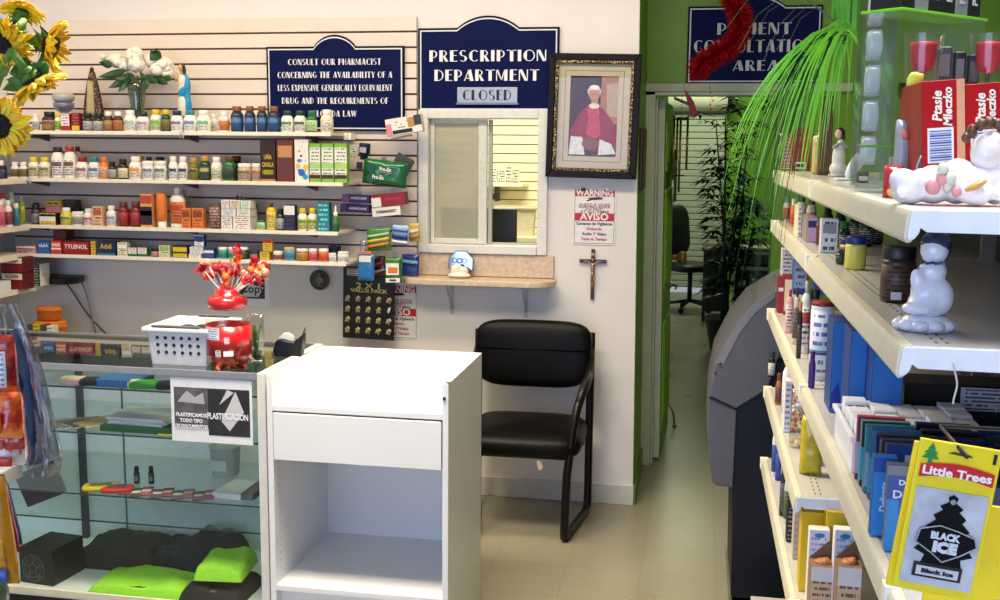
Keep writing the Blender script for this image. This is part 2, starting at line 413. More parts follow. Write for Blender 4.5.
lattice_basket('plastic_basket', 'beige lattice plastic basket seen through the service window', .27, .2, .21, (c0.x, 8.05, z+.001), .1, '#cdc4b2', 5, 4, .55)
fr = blob('paper_pile', [((0,0,.02),(.1,.06,.04)),((.07,.02,.05),(.06,.05,.05)),((-.09,0,.03),(.06,.05,.05))], mat('#f2e6b8', .7), voxel=.012); fr.location = (c0.x+.33, 7.95, z+.021)
tag(fr, 'crumpled pale yellow paper beside the basket behind the service window', 'paper')
# monitor standing behind the frosted pane
r = thing('computer_monitor', 'dark computer monitor blurred behind the frosted sliding pane', 'monitor', (-1.12, 5.45, .95))
MB().box(-.2, .2, -.02, .02, .12, .46).build('screen', mat('#17181c', .35), r, bevel=.006)
MB().box(-.03, .03, 0, .03, 0, .14).box(-.1, .1, -.07, .08, 0, .012).build('stand', mat('#1c1d20', .4), r)
r2 = thing('computer_desk', 'desk behind the service window hidden below its sill', 'desk', (-1.1, 5.5, 0))
MB().box(-.5, .5, -.3, .3, .92, .95).build('desk_top', mat('#8a8378', .5), r2)
for sx in (-.47, .43):
    MB().box(sx, sx+.04, -.28, .28, 0, .92).build('side_panel', mat('#8a8378', .5), r2)
# ledge under the window
lz = onY(483, 279, YW-.1).z
lg = thing('window_ledge', 'speckled beige stone ledge with rounded front under the service window', 'ledge', ((WX0+WX1)/2, YW, lz))
gm = mat('#cbb79e', .3, var=.16, scale=45)
MB().box(-fw-.02, fw+.035, -.018, -.0005, .002, WZ0-lz-.002).build('backsplash', gm, lg, bevel=.003)
poly = []; hw = fw+.055; D = .17; rr = .11
poly += [(-hw-.01, -.001), (hw-.03, -.001)]
for a in range(0, 91, 10): poly.append((hw-.03-rr+rr*math.cos(math.radians(a)) + .03*1, -D+rr-rr*math.sin(math.radians(a))))
for a in range(90, 181, 10): poly.append((-hw+rr+rr*math.cos(math.radians(a))-.01, -D+rr-rr*math.sin(math.radians(a))))
MB().prism(poly, -.03, 0, axis='z').build('ledge_top', gm, lg, bevel=.005)
for x in (452, 526):
    q = onY(x, 300, YW).x - (WX0+WX1)/2
    b = MB(); b.box(q-.008, q+.008, -.14, -.001, -.036, -.0305).box(q-.008, q+.008, -.006, -.001, -.19, -.036)
    b.prism([(-.13, -.034), (-.006, -.17), (-.002, -.17), (-.002, -.15), (-.11, -.034)], q-.002, q+.002, axis='x')
    b.build('shelf_bracket', mat('#b9bdc2', .4), lg)
# napkin-like plate stand on the ledge
c = onY(460, 277, YW-.07)
r = thing('mirror_holder', 'small octagonal mirror in a white holder on the window ledge', 'mirror', (c.x, YW-.075, lz+.0005))
oc = [(.062*math.cos(math.radians(22.5+45*k)), .062*math.sin(math.radians(22.5+45*k))+.068) for k in range(8)]
MB().prism(oc, .012, .016, M=Matrix.Rotation(-.12,4,'X')).build('mirror', mat('#aab4b8', .08, metal=1), r)
oc2 = [(a*1.08, (z_-.068)*1.08+.068) for a, z_ in oc]
MB().prism(oc2, .0165, .02, M=Matrix.Rotation(-.12,4,'X')).build('mirror_back', mat('#5d6468', .3), r)
blob('holder', [((0,-.01,.012),(.06,.035,.012)),((-.02,-.012,.035),(.024,.018,.028)),((.022,-.012,.032),(.024,.018,.024)),((0,-.014,.05),(.015,.012,.02))], mat('#e3ddd0', .35), r, voxel=.004)
gl = MB()
for s_ in (-.014, .014): gl.tube([(s_ - .006 + .012*math.cos(a*PI/8), -.026, .085+.011*math.sin(a*PI/8)) for a in range(17)], .0018, n=6)
gl.build('wire_rings', mat('#3a3530', .4), r)
# ================================================================== SIGNS (art-deco lettering, thick and thin strokes)
TK, TN = .23, .055
def glyph(ch):
    """list of convex/simple polygons in a unit-high box, and the advance width"""
    P = []
    def V(x, w, y0=0, y1=1): P.append([(x, y0), (x+w, y0), (x+w, y1), (x, y1)])
    def Hh(y, x0, x1, h=TN): P.append([(x0, y), (x1, y), (x1, y+h), (x0, y+h)])
    def Dg(x0, y0, x1, y1, w): P.append([(x0, y0), (x0+w, y0), (x1+w, y1), (x1, y1)])
    def Arc(cx, cy, rx, ry, a0, a1, wl, wr=None, n=14):
        wr = wl if wr is None else wr
        for k in range(n):
            q = []
            for a, inn in ((k, 0), (k+1, 0), (k+1, 1), (k, 1)):
                t = math.radians(a0 + (a1-a0)*a/n); c, s_ = math.cos(t), math.sin(t)
                w = TN + (wl-TN)*max(0, -c)**1.5 if c < 0 else TN + (wr-TN)*c**1.5
                k2 = inn*w
                q.append((cx + (rx-k2)*c, cy + (ry-inn*TN)*s_))
            P.append(q)
    if ch == 'A': Dg(0, 0, .3, 1, TN*1.2); Dg(.42, 0, .24, 1, TK+.02); Hh(.2, .06, .5); return P, .7
    if ch == 'B': V(0, TK); Arc(TK-.02, .75, .3, .25, -90, 90, 0, .1); Arc(TK-.02, .27, .36, .27, -90, 90, 0, .12); return P, .6
    if ch == 'C': Arc(.38, .5, .38, .5, 50, 310, TK); return P, .68
    if ch == 'D': V(0, TK); Arc(TK-.02, .5, .42, .5, -90, 90, 0, TN*1.5); return P, .68
    if ch == 'E': V(0, TK); Hh(0, TK, .5); Hh(1-TN, TK, .5); Hh(.52, TK, .45); return P, .54
    if ch == 'F': V(0, TK); Hh(1-TN, TK, .5); Hh(.52, TK, .43); return P, .52
    if ch == 'G': Arc(.38, .5, .38, .5, 50, 330, TK); V(.62, TN*1.6, .1, .45); Hh(.42, .42, .7); return P, .76
    if ch == 'H': V(0, TK); V(.5, TN*1.3); Hh(.5, TK, .5); return P, .62
    if ch == 'I': V(0, TK); return P, .29
    if ch == 'L': V(0, TK); Hh(0, TK, .48); return P, .52
    if ch == 'M': V(0, TN*1.2); Dg(.06, 1, .32, .1, .02); P.append([(.0, 1), (.14, 1), (.42, .05), (.33, .05)]); P.append([(.34, .05), (.42, .05), (.62, 1), (.56, 1)]); V(.56, TK); return P, .86
    if ch == 'N': V(0, TN*1.3, 0, 1); P.append([(0, 1), (.22, 1), (.6, 0), (.4, 0)]); V(.55, TN*1.3); return P, .68
    if ch == 'O': Arc(.38, .5, .38, .5, 0, 360, TK, TN*1.4, 28); return P, .8
    if ch == 'P': V(0, TK); Arc(TK-.02, .66, .33, .34, -90, 90, 0, .1); return P, .6
    if ch == 'Q': Arc(.38, .5, .38, .5, 0, 360, TK, TN*1.4, 28); Dg(.62, -.08, .4, .25, TN*1.6); return P, .8
    if ch == 'R': V(0, TK); Arc(TK-.02, .73, .3, .27, -90, 90, 0, .08); P.append([(TK, .5), (.38, .5), (.62, 0), (.4, 0)]); return P, .64
    if ch == 'S': Arc(.27, .74, .25, .26, 40, 270, .16); Arc(.27, .26, .27, .26, -140, 90, 0, .18); return P, .58
    if ch == 'T': V(.2, TK); Hh(1-TN*1.2, 0, .64, TN*1.2); return P, .64
    if ch == 'U': V(0, TK, .3, 1); Arc(.33, .33, .33, .33, 180, 360, TK, TN); V(.6, TN*1.2, .3, 1); return P, .72
    if ch == 'V': P.append([(0, 1), (TK+.02, 1), (.42, 0), (.3, 0)]); Dg(.33, 0, .6, 1, TN*1.2); return P, .68
    if ch == 'W': P.append([(0, 1), (TK, 1), (.36, 0), (.26, 0)]); P.append([(.28, 0), (.36, 0), (.55, 1), (.48, 1)]); P.append([(.44, 1), (.64, 1), (.72, 0), (.64, 0)]); Dg(.67, 0, .9, 1, TN*1.2); return P, .98
    if ch == 'X': P.append([(0, 1), (TK, 1), (.58, 0), (.34, 0)]); Dg(0, 0, .46, 1, TN*1.3); return P, .62
    if ch == 'Y': P.append([(0, 1), (TK, 1), (.42, .45), (.22, .45)]); V(.22, TK-.03, 0, .5); Dg(.36, .45, .56, 1, TN*1.2); return P, .62
    return P, .34
def deco(s, h, m, parent, cx, z, y, width=None, name='lettering', skip=()):
    x = 0; b = MB()
    for i, ch in enumerate(s):
        P, adv = glyph(ch)
        if i not in skip:
            for q in P:
                b.prism([(x+a, c) for a, c in q], y-.0012, y)
        x += adv + .09
    tot = x-.09; k = (width/tot) if width else h
    for v in b.v: v.x = (v.x - tot/2)*k + cx; v.z = v.z*h + z
    return b.build(name, m, parent)
def bump_outline(x0, x1, z0, z1, r, rise, n=16):
    """rectangle with an arched bump on top"""
    cx = (x0+x1)/2; pts = [(x0, z0), (x1, z0), (x1, z1)]
    # arc through (cx+r,z1),(cx,z1+rise)
    R_ = (r*r + rise*rise)/(2*rise); a = math.asin(min(1, r/R_)); pts.append((cx+r+.012, z1))
    for k in range(n+1):
        t = a - 2*a*k/n; pts.append((cx + R_*math.sin(t), z1+rise-R_+R_*math.cos(t)))
    pts += [(cx-r-.012, z1), (x0, z1)]
    return pts
navy = mat('#0a1547', .6, var=.03, spec=.08); sw = mat('#dfe3ea', .4, var=.01)
def deco_sign(label, pxbox, Y, r, rise, group=None):
    xl, xr, yt, yb = pxbox
    a = onY(xl, yb, Y); b_ = onY(xr, yt, Y); cx, z0 = (a.x+b_.x)/2, (a.z+onY(xr, yb, Y).z)/2
    hw, hh = (b_.x-a.x)/2, (b_.z-z0)
    o = thing('wall_sign', label, 'sign', (cx, Y, z0))
    def ring(ins): return bump_outline(-hw+ins, hw-ins, ins, hh-ins, r, rise)
    MB().prism(ring(0), -.015, -.001).build('sign_board', mat('#0a0e22', .5, spec=.1), o, bevel=.002)
    MB().prism(ring(.010), -.0163, -.0155).build('border_line', sw, o)
    MB().prism(ring(.0165), -.0172, -.0165).build('sign_face', navy, o)
    return o, hw, hh
o, hw, hh = deco_sign('blue arch-topped PRESCRIPTION DEPARTMENT sign with a silver CLOSED plate', (419, 560, 27, 112), YW, .148, .055)
wm_ = mat('#eceef2', .4, var=.01)
deco('PRESCRIPTION', .052, wm_, o, -.0, hh-.156, -.0175, .565); deco('DEPARTMENT', .052, wm_, o, -.005, hh-.246, -.0175, .505)
MB().box(-.145, .145, -.024, -.0175, .042, .115).build('closed_plate', mat('#aab0b6', .3, metal=.3), o, bevel=.002)
MB().box(-.15, .15, -.028, -.0175, .034, .042).build('plate_rail', mat('#7d868f', .3, metal=.5), o)
deco('CLOSED', .048, mat('#0d1024', .4), o, 0, .054, -.0245, .235)
o, hw, hh = deco_sign('blue arch-topped sign beginning CONSULT OUR PHARMACIST above the medicine shelves', (269, 405, 46, 131), YW-.019, .105, .055)
rows = [('CONSULT OUR PHARMACIST', .47), ('CONCERNING THE AVAILABILITY OF A', .58), ('LESS EXPENSIVE GENERICALLY EQUIVALENT', .58), ('DRUG AND THE REQUIREMENTS OF', .54), ('FLORIDA LAW', .22)]
for i, (t, w_) in enumerate(rows): deco(t, .029, wm_, o, 0, hh-.088-.0615*i, -.0175, w_)
o, hw, hh = deco_sign('blue PATIENT CONSULTATION AREA sign on the green wall behind the red tinsel', (686, 823, 5, 84), YH, .15, .055)
wg = mat('#c9d2cc', .4)
deco('PATIENT', .058, wg, o, 0, hh-.143, -.0175, .37); deco('CONSULTATION', .062, wg, o, 0, hh-.232, -.0175, .60); deco('AREA', .052, wg, o, .015, hh-.325, -.0175, .23)
# warning signs
red = mat('#c01a2a', .4); blk = mat('#1b1b1e', .4); wp = mat('#eceaea', .4)
def warning(label, x, z, w_, h_, Y, full=True, rz=0):
    o = thing('warning_sign', label, 'sign', (x, Y, z))
    MB().box(-w_/2, w_/2, -.003, -.0003, 0, h_).build('sign_board', wp, o, bevel=.002)
    e = w_*.035; f = MB()
    for q in ((-w_/2+e, w_/2-e, e, e+.002), (-w_/2+e, w_/2-e, h_-e-.002, h_-e), (-w_/2+e, -w_/2+e+.002, e, h_-e), (w_/2-e-.002, w_/2-e, e, h_-e)): f.box(q[0], q[1], -.0036, -.0031, q[2], q[3])
    f.build('border_line', blk, o)
    for z0, z1 in ((.855, .965), (.425, .56)):
        MB().box(-w_/2+e, w_/2-e, -.0040, -.0031, z0*h_, z1*h_).build('red_band', red, o)
    k = w_/.18
    text('WARNING', .036*k, wp, o, (0, -.0043, .91*h_), width=.155*k, bold=.0012)
    text('AVISO', .040*k, wp, o, (0, -.0043, .493*h_), width=.12*k, bold=.0015)
    # camera pictogram
    MB().prism([(-.03*k, .825*h_), (.02*k, .845*h_), (.035*k, .825*h_), (.03*k, .80*h_), (-.018*k, .79*h_)], -.004, -.0031).prism([(-.035*k, .785*h_), (-.02*k, .80*h_), (-.014*k, .785*h_), (-.03*k, .765*h_)], -.004, -.0031).build('camera_symbol', blk, o)
    for i, (s_, m_, w2) in enumerate((('AUDIO & VIDEO', red, .13), ('SURVEILLANCE', blk, .13), ('ON DUTY', red, .08), ('AT ALL TIMES', blk, .12))):
        text(s_, .0135*k, m_, o, (0, -.0040, (.712-.043*i)*h_), width=w2*k, bold=.0001)
    for i, (s_, m_, w2) in enumerate((('Camaras de Vigilancia', blk, .15), ('Grabando', red, .065), ('Audio Y Video', blk, .10), ('Todo el Tiempo', red, .11))):
        text(s_, .017*k, m_, o, (0, -.0040, (.375-.09*i)*h_), width=w2*k, bold=.0004)
    return o
def pxrect(x0, x1, y0, y1, Y):
    a, b_, c, d = onY(x0, y0, Y), onY(x1, y0, Y), onY(x0, y1, Y), onY(x1, y1, Y)
    return (a.x+b_.x+c.x+d.x)/4, (c.z+d.z)/2, (b_.x-a.x+d.x-c.x)/2, (a.z+b_.z-c.z-d.z)/2
x, z, w_, h_ = pxrect(573, 616, 188, 245, YW)
ws = warning('red and white WARNING AVISO video surveillance sign above the crucifix', x, z, w_, h_, YW)
for sx, c_ in ((-.055, '#1f4a38'), (.06, '#d8d4cc')):
    MB().ell((sx, -.008, h_-.006), (.011, .008, .009)).build('push_pin', mat(c_, .3), ws, smooth=True)
x, z, w_, h_ = pxrect(376, 418, 284, 339, YW)
warning('red and white WARNING AVISO sign partly hidden by the black value pack card', x, z, w_, h_, YW)
# ------------------------------------------------------------------ portrait
x, z, w_, h_ = pxrect(547, 638, 54, 178, YW-.02)
o = thing('framed_portrait', 'framed portrait of seated person in red robe and white cap beside blue sign', 'picture', (x, YW-.019, z), rot=(0, math.radians(1.2), 0))
def frame_ring(hw, hh, w, y0, y1, z0=0):
    b = MB(); P = [(-hw, 0), (hw, 0), (hw, 2*hh), (-hw, 2*hh)]; Q = [(-hw+w, w), (hw-w, w), (hw-w, 2*hh-w), (-hw+w, 2*hh-w)]
    for i in range(4):
        j = (i+1) % 4; q = [P[i], P[j], Q[j], Q[i]]
        b.prism([(a, c+z0) for a, c in q], y0, y1)
    return b
hw, hh = w_/2, h_/2
frame_ring(hw, hh, .03, -.035, .0).build('frame', mat('#120b0a', .4, spec=.2), o, bevel=.004)
gold = bpy.data.materials.new('ornate_gold'); gold.use_nodes = True; nt = gold.node_tree; b_ = nt.nodes['Principled BSDF']; b_.inputs['Metallic'].default_value = .75; b_.inputs['Roughness'].default_value = .35
n = nt.nodes.new('ShaderNodeTexVoronoi'); n.inputs['Scale'].default_value = 110; tc = nt.nodes.new('ShaderNodeTexCoord'); nt.links.new(tc.outputs['Object'], n.inputs['Vector'])
r_ = nt.nodes.new('ShaderNodeValToRGB'); r_.color_ramp.elements[0].color = lin('#e8dcae'); r_.color_ramp.elements[1].color = lin('#4a3a20'); r_.color_ramp.elements[1].position = .55; nt.links.new(n.outputs['Distance'], r_.inputs[0]); nt.links.new(r_.outputs[0], b_.inputs['Base Color'])
bp = nt.nodes.new('ShaderNodeBump'); bp.inputs['Strength'].default_value = 1; bp.inputs['Distance'].default_value = .004; bp.invert = True; nt.links.new(n.outputs['Distance'], bp.inputs['Height']); nt.links.new(bp.outputs[0], b_.inputs['Normal'])
frame_ring(hw-.0302, hh-.0302, .015, -.031, -.004, z0=.0302).build('gold_liner', gold, o, bevel=.003)
frame_ring(hw-.0455, hh-.0455, .055, -.012, -.006, z0=.0455).build('mat_board', mat('#bdb49d', .7, var=.06), o)
frame_ring(hw-.075, hh-.075, .004, -.0128, -.0121, z0=.075).build('mat_line', mat('#8d8266', .6), o)
pr = empty('photo_print'); pr.parent = o; pr.location = (0, -.0061, .1)
ph, pw = h_-.2, (w_-.2)/2
MB().box(-pw-.002, pw+.002, 0, .002, -.002, ph+.002).build('photo_background', mat('#40241a', .6, var=.3, scale=14, spec=.08), pr)
def lay(name, poly, col, k): MB().prism([(a*pw, c*ph) for a, c in poly], -.0002-.00025*k, .0001-.00025*k).build(name, mat(col, .6, var=.16, scale=60, spec=.08), pr)
def oval(cx, cy, rx, ry, n=18): return [(cx+rx*math.cos(2*PI*i/n), cy+ry*math.sin(2*PI*i/n)) for i in range(n)]
lay('curtain', [(.25, .45), (1, .4), (1, 1), (.3, 1)], '#a5714c', 0); lay('window_light', [(.55, .5), (1, .5), (1, .93), (.5, .9)], '#b09a88', 1)
lay('robe', [(-.95, .08), (.95, .06), (.98, .35), (.62, .52), (.3, .62), (-.15, .66), (-.55, .55), (-.95, .32)], '#8c1622', 2)
lay('robe_fold', [(-.45, .3), (-.3, .6), (.2, .62), (.45, .3), (.1, .22)], '#b84450', 3)
lay('sleeve', [(-.98, .02), (-.3, .02), (-.42, .24), (-.9, .25)], '#d5dce0', 4); lay('sleeve', [(.25, .02), (.98, .04), (.8, .16), (.3, .22)], '#d5dce0', 4)
lay('hands', oval(-.08, .16, .36, .07), '#7d5140', 5)
lay('neck', [(-.14, .6), (.18, .6), (.16, .72), (-.1, .72)], '#b08468', 4); lay('shoulder_line', [(-.6,.5),(-.3,.6),(-.2,.5),(-.3,.25),(-.7,.25)], '#8c2430', 4); lay('shoulder_line', [(.65,.48),(.32,.6),(.22,.5),(.35,.25),(.75,.25)], '#8c2430', 4); lay('face', oval(0, .775, .23, .078), '#b98b70', 5); lay('hair', [(-.25,.76),(-.28,.82),(-.18,.87),(.18,.87),(.28,.82),(.25,.76),(.2,.825),(-.2,.825)], '#d2ccc4', 6); lay('cap', oval(0, .862, .2, .026), '#ece8e2', 7)
lay('collar', oval(.02, .63, .22, .035), '#dcd6d0', 6)
for e in (-.09, .09): lay('eye', oval(e, .77, .03, .008, 8), '#4a3328', 6)
lay('mouth', oval(0, .70, .06, .007, 8), '#7a4438', 6)
MB().box(-hw+.046, hw-.046, -.0156, -.0142, .046, h_-.046).build('picture_glass', glass('#ffffff', .02, .3, .0), o)
# wooden plaque seen edge-on on the green side wall
pq = tag(MB().box(0, .02, -.16, .16, 0, .30).build('wooden_plaque', mat('#3a1c12', .4), bevel=.006), 'dark wooden plaque hung edge-on around the corner on the green wall', 'plaque')
pq.location = (XC+.0005-.0125*1.5-.004, 5.3, onY(642, 190, 5.25).z)
# crucifix
x, z, w_, h_ = pxrect(580, 607, 249, 299, YW)
o = thing('crucifix', 'small brown wooden crucifix hanging below the warning sign', 'crucifix', (x-.003, YW, z))
MB().box(-.0085, .0085, -.014, -.001, 0, h_).build('cross_upright', mat('#45201a', .35), o, bevel=.002)
MB().box(-w_/2, -.0086, -.014, -.001, h_*.73, h_*.73+.016).box(.0086, w_/2, -.014, -.001, h_*.73, h_*.73+.016).build('cross_arm', mat('#45201a', .35), o, bevel=.002)
blob('figure', [((0,-.02,h_*.62),(.009,.007,.024)),((0,-.022,h_*.79),(.006,.006,.008)),((0,-.021,h_*.5),(.009,.008,.012))], mat('#b08a5c', .3, metal=.5), o, voxel=.0022, smooth_it=1,
     tubes=[([(0,-.02,h_*.7),(-.022,-.018,h_*.755),(-.044,-.016,h_*.765)],.003),([(0,-.02,h_*.7),(.022,-.018,h_*.755),(.044,-.016,h_*.765)],.003),([(-.004,-.02,h_*.5),(-.006,-.024,h_*.38),(-.001,-.018,h_*.25)],.004),([(.004,-.02,h_*.5),(.006,-.024,h_*.38),(.001,-.018,h_*.25)],.004)])
MB().box(-.007,.007,-.0155,-.0141,h_*.88,h_*.92).build('title_plate', mat('#c9b27c', .4), o)
# ------------------------------------------------------------------ chair
leather = mat('#050506', .45, spec=.16, var=.2, scale=60, bump=.2); cm = mat('#060607', .35, spec=.3)
ch = thing('visitor_chair', 'black leather visitor chair with sled frame standing against the white wall', 'chair', (-.735, 4.72, 0), rz=.02)
def pad(w_, d, t, nx=24, ny=18, crown=.02, sup=.5, shape=None, fold=None):
    """rounded cushion: superellipse outline, thick middle. local xy plane, thickness z"""
    b = MB(); rings = 8; n = 56; vs = []; fs = []
    def out(a):
        c, s_ = math.cos(a), math.sin(a)
        return (w_/2*math.copysign(abs(c)**sup, c), d/2*math.copysign(abs(s_)**sup, s_))
    prof = [(0, 1), (.45, 1), (.75, .96), (.9, .82), (.97, .6), (1, .25), (1, -.25), (.97, -.6), (.9, -.8), (.7, -.9), (0, -.92)]
    for k, (rr, zz) in enumerate(prof):
        for i in range(n):
            x, y = out(2*PI*i/n); q = Vector((x*rr, y*rr, zz*t/2 + (crown*(1-rr*rr) if zz > 0 else 0)))
            vs.append(shape(q) if shape else q)
    for j in range(len(prof)-1):
        for i in range(n):
            m = (i+1) % n; fs.append((j*n+i, j*n+m, (j+1)*n+m, (j+1)*n+i))
    b.add(vs, fs); return b
pad(.53, .5, .1, crown=.02, sup=.35, shape=lambda q: Vector((q.x, q.y, q.z - .05*max(0, -q.y-.12)**1.0*.9))).build('seat', leather, ch, smooth=True, loc=(0, -.02, .425))
def bshape(q): return Vector((q.x*(1+.06*(q.y/.15) if q.y < 0 else 1), q.y, q.z + .22*q.x*q.x))
bk = pad(.55, .315, .085, crown=.012, sup=.42, shape=bshape).build('backrest', leather, ch, smooth=True, loc=(0, .17, .765), rot=(PI/2-.12, 0, 0))
sm = MB(); sm.tube([(-.26+.052*k, -.0 , 0.0 + .22*(-.26+.052*k)**2) for k in range(11)], .003, n=6)
sm.build('back_seam', mat('#020202', .9, spec=.02), bk, loc=(0, .02, .052)); 
for s_ in (-1, 1):
    fx, rx_ = s_*.205+ (-.02 if s_ > 0 else .02)*0, s_*.268
    b = MB(); rnd = lambda P, r: P
    path = [(rx_, .21, .86), (rx_, .205, .72), (rx_, .19, .45), (rx_, .19, .2), (rx_, .185, .05), (rx_*.99, .17, .018), (rx_*.97, .13, .0125),
            (s_*.205, -.20, .0125), (s_*.2, -.235, .02), (s_*.2, -.24, .05), (s_*.207, -.235, .3), (s_*.228, -.23, .5), (s_*.245, -.2, .6), (s_*.262, -.13, .655), (s_*.27, -.03, .672), (s_*.272, .08, .69), (s_*.27, .16, .735), (s_*.268, .2, .78)]
    vv = []
    for i, p in enumerate(path): vv.append(Vector(p))
    b.tube([v + Vector((0, 0, .006)) for v in vv], .019, n=12); b.build('side_frame', cm, ch, smooth=True)
    a = MB(); a.tube([(s_*.247, -.195, .622), (s_*.263, -.13, .672), (s_*.271, -.03, .688), (s_*.273, .07, .703)], [.012, .019, .02, .013], n=10)
    a.build('armrest', mat('#111113', .45), ch, smooth=True)
    MB().box(min(s_*.2, s_*.262), max(s_*.2, s_*.262), -.02, .02, .385, .40).build('seat_bracket', cm, ch)
    MB().box(rx_-.006, rx_+.006, .15, .18, .0, .0125).build('foot_glide', mat('#222226', .5), ch)
    MB().box(s_*.2-.006, s_*.2+.006, -.235, -.2, 0, .0125).build('foot_glide', mat('#222226', .5), ch)
MB().tube([(-.262, .19, .38), (.262, .19, .38)], .011).build('cross_bar', cm, ch, smooth=True)
MB().tube([(-.21, -.2, .372), (.21, -.2, .372)], .009).build('cross_bar', cm, ch, smooth=True)
MB().prism([(0, 0), (.02, -.01), (.03, -.035), (.012, -.05), (.004, -.03)], 0, .002).build('hanging_tag', mat('#c9b89a', .6), ch, loc=(.075, -.252, .375))
# ------------------------------------------------------------------ white open cabinet
lam = mat('#e4e6e8', .35, var=.015, scale=5)
ZT = .967; a = onY(266, 375, 3.28).x; bx = onY(448.5, 383, 3.28).x
c = thing('display_cabinet', 'white open checkout cabinet with one drawer and an empty bottom shelf', 'cabinet', ((a+bx)/2, 3.28, 0))
hw = (bx-a)/2; tt = .02; Dp = .54; dz = .845
def sidep(x0, x1): return MB().box(x0, x1, 0, Dp, 0, ZT)
holes = lambda x, s_: [MB().box]
sidep(-hw, -hw+tt).build('side_panel', lam, c, bevel=.0015); sidep(hw-tt, hw).build('side_panel', lam, c, bevel=.0015)
MB().box(-hw+tt, hw-tt, Dp-.018, Dp, .05, ZT).build('back_panel', lam, c, bevel=.001)
MB().box(-hw+tt, hw-tt, .0, Dp-.0185, dz, dz+.02).build('top_tray', lam, c, bevel=.0015)
MB().box(-hw+tt+.003, hw-tt-.003, -.004, .014, .678, dz-.006).build('drawer', lam, c, bevel=.0015)
MB().box(-hw+tt+.015, hw-tt-.015, .0145, .4, .69, dz-.02).build('drawer_box', mat('#c9ccd0', .5), bpy.data.objects['drawer'])
MB().box(-hw+tt, hw-tt, .0, Dp-.0185, .215, .235).build('bottom_shelf', lam, c, bevel=.0015)
MB().box(-hw+tt, hw-tt, .04, .056, 0, .214).build('kick_board', lam, c)
hb = MB()
for yy in (.045, .42):
    for k in range(15):
        z_ = .28+.027*k
        hb.lathe([(.0028, 0), (.0028, .0004)], M=Matrix.Rotation(PI/2,4,'Y'), c=(-hw+tt+.0001, yy, z_), n=8)
hb.build('shelf_pin_holes', mat('#8d9094', .7), c)['kind'] = 'stuff'
MB().box(hw-.012, hw+.0, .002, .03, ZT+.0002, ZT+.0012).build('edge_chip', mat('#3a3a3c', .6), c)
MB().lathe([(.006, 0), (.006, .004)], M=Matrix.Rotation(PI/2,4,'X'), c=(hw-.014, 0, ZT-.05), n=12).build('screw_head', mat('#252528', .4), c)
# ------------------------------------------------------------------ glass display case
G = glass('#dfeeea', .01, .9, .03); top_g = glass('#d4dcda', .02, 1.2, .12)
cx1 = onY(254, 385, 3.3).x+.012; cx0 = -3.05; DC = .56; YC = 3.3
case = thing('glass_display_case', 'glass display counter with aluminium frame and white end panel beside white cabinet', 'counter', ((cx0+cx1)/2, YC, 0)); hw = (cx1-cx0)/2
al = mat('#b9bcbd', .3, metal=.8); crm = mat('#d9d4c6', .5)
MB().box(hw, hw+.03, -.005, DC+.005, 0, .966).build('end_panel', mat('#d5d4ce', .5), case, bevel=.002)
MB().box(-hw-.03, -hw, -.005, DC+.005, 0, .966).build('end_panel', mat('#d5d4ce', .5), case, bevel=.002)
MB().box(-hw, hw, 0, DC, .955, .962).build('glass_top', top_g, case)
MB().box(-hw, hw, -.006, .0, .944, .967).box(-hw, hw, DC, DC+.006, .944, .967).box(-hw, hw, 0, .012, .9415, .9545).build('top_rail', al, case, bevel=.001)
MB().box(-hw, hw, .0015, .0055, .139, .941).build('front_glass', glass('#fbfdfc', .01, .35, .0), case)
MB().box(-hw, hw, DC-.02, DC-.005, .12, .9).build('back_panel', mat('#eaf4f7', .5), case)
MB().box(-hw, hw, 0, DC-.021, .105, .12).build('deck', mat('#dfe6e6', .4), case)
MB().box(-hw, hw, -.008, -.0005, .112, .138).build('deck_edge', mat('#d8d2ba', .4), case, bevel=.002)
MB().box(-hw, hw, .03, .05, 0, .1045).build('kick_board', mat('#141416', .6), case)
shelf_defs = [('glass_shelf', .882, .02, .40), ('glass_shelf', .719, .02, .46), ('glass_shelf', .495, .02, .50), ('glass_shelf', .30, .27, .52)]
ge = mat('#2f4a45', .2)
for nm, z_, y0, y1 in shelf_defs:
    s_ = MB().box(-hw+.002, hw-.002, y0, y1, z_-.006, z_).build(nm, glass('#f6fbf9', .01, .8, .01), case)
    MB().box(-hw+.002, hw-.002, y0-.0012, y0-.0001, z_-.006, z_).build('shelf_edge', ge, s_)
px_ = lambda x, y, Y: onY(x, y, Y).x - (cx0+cx1)/2
for xx in (78,):
    q = px_(xx, 420, YC+DC-.05)
    MB().box(q-.012, q+.012, DC-.04, DC-.0205, .12, .94).build('shelf_standard', mat('#3d4346', .4), case)
q = px_(119, 420, YC+DC-.05)
MB().box(q-.003, q+.003, DC-.024, DC-.0205, .12, .9).build('door_gap', mat('#5b6a6c', .4), case)
# ================================================================== PRODUCTS
PAL = dict(white='#e9e7e1', cream='#e2d8b8', black='#141416', charcoal='#33343a', amber='#8a5a18', brown='#5d3820', navy='#161e4c', blue='#2c5fae',
    teal='#1f7f8a', green='#1d6b3a', darkgreen='#123a26', lime='#86b83a', yellow='#d9bb1c', orange='#d9782a', red='#a81c26', maroon='#6a1824', pink='#d98a96',
    purple='#4c2470', silver='#a9adb2', tan='#c9a878', grey='#7f8288', skyblue='#6fa5d2', gold='#b98a3c', olive='#6b6a2c', darkred='#7c1218', clear='#cfd6d8', lightgreen='#b9d99a', turquoise='#2aa890', lilac='#b9a7cf', darkblue='#1a3a80')
WORD = dict(darkgreen='dark green', lightgreen='pale green', skyblue='light blue', darkred='dark red', darkblue='dark blue')
def cw(c):
    if c.startswith('#'):
        f = lambda h: [int(h.lstrip('#')[i:i+2], 16) for i in (0, 2, 4)]
        a = f(c); c = min((k for k in PAL if k not in ('clear', 'gold')), key=lambda k: sum((x-y)**2 for x, y in zip(a, f(PAL[k]))))
    return WORD.get(c, c)
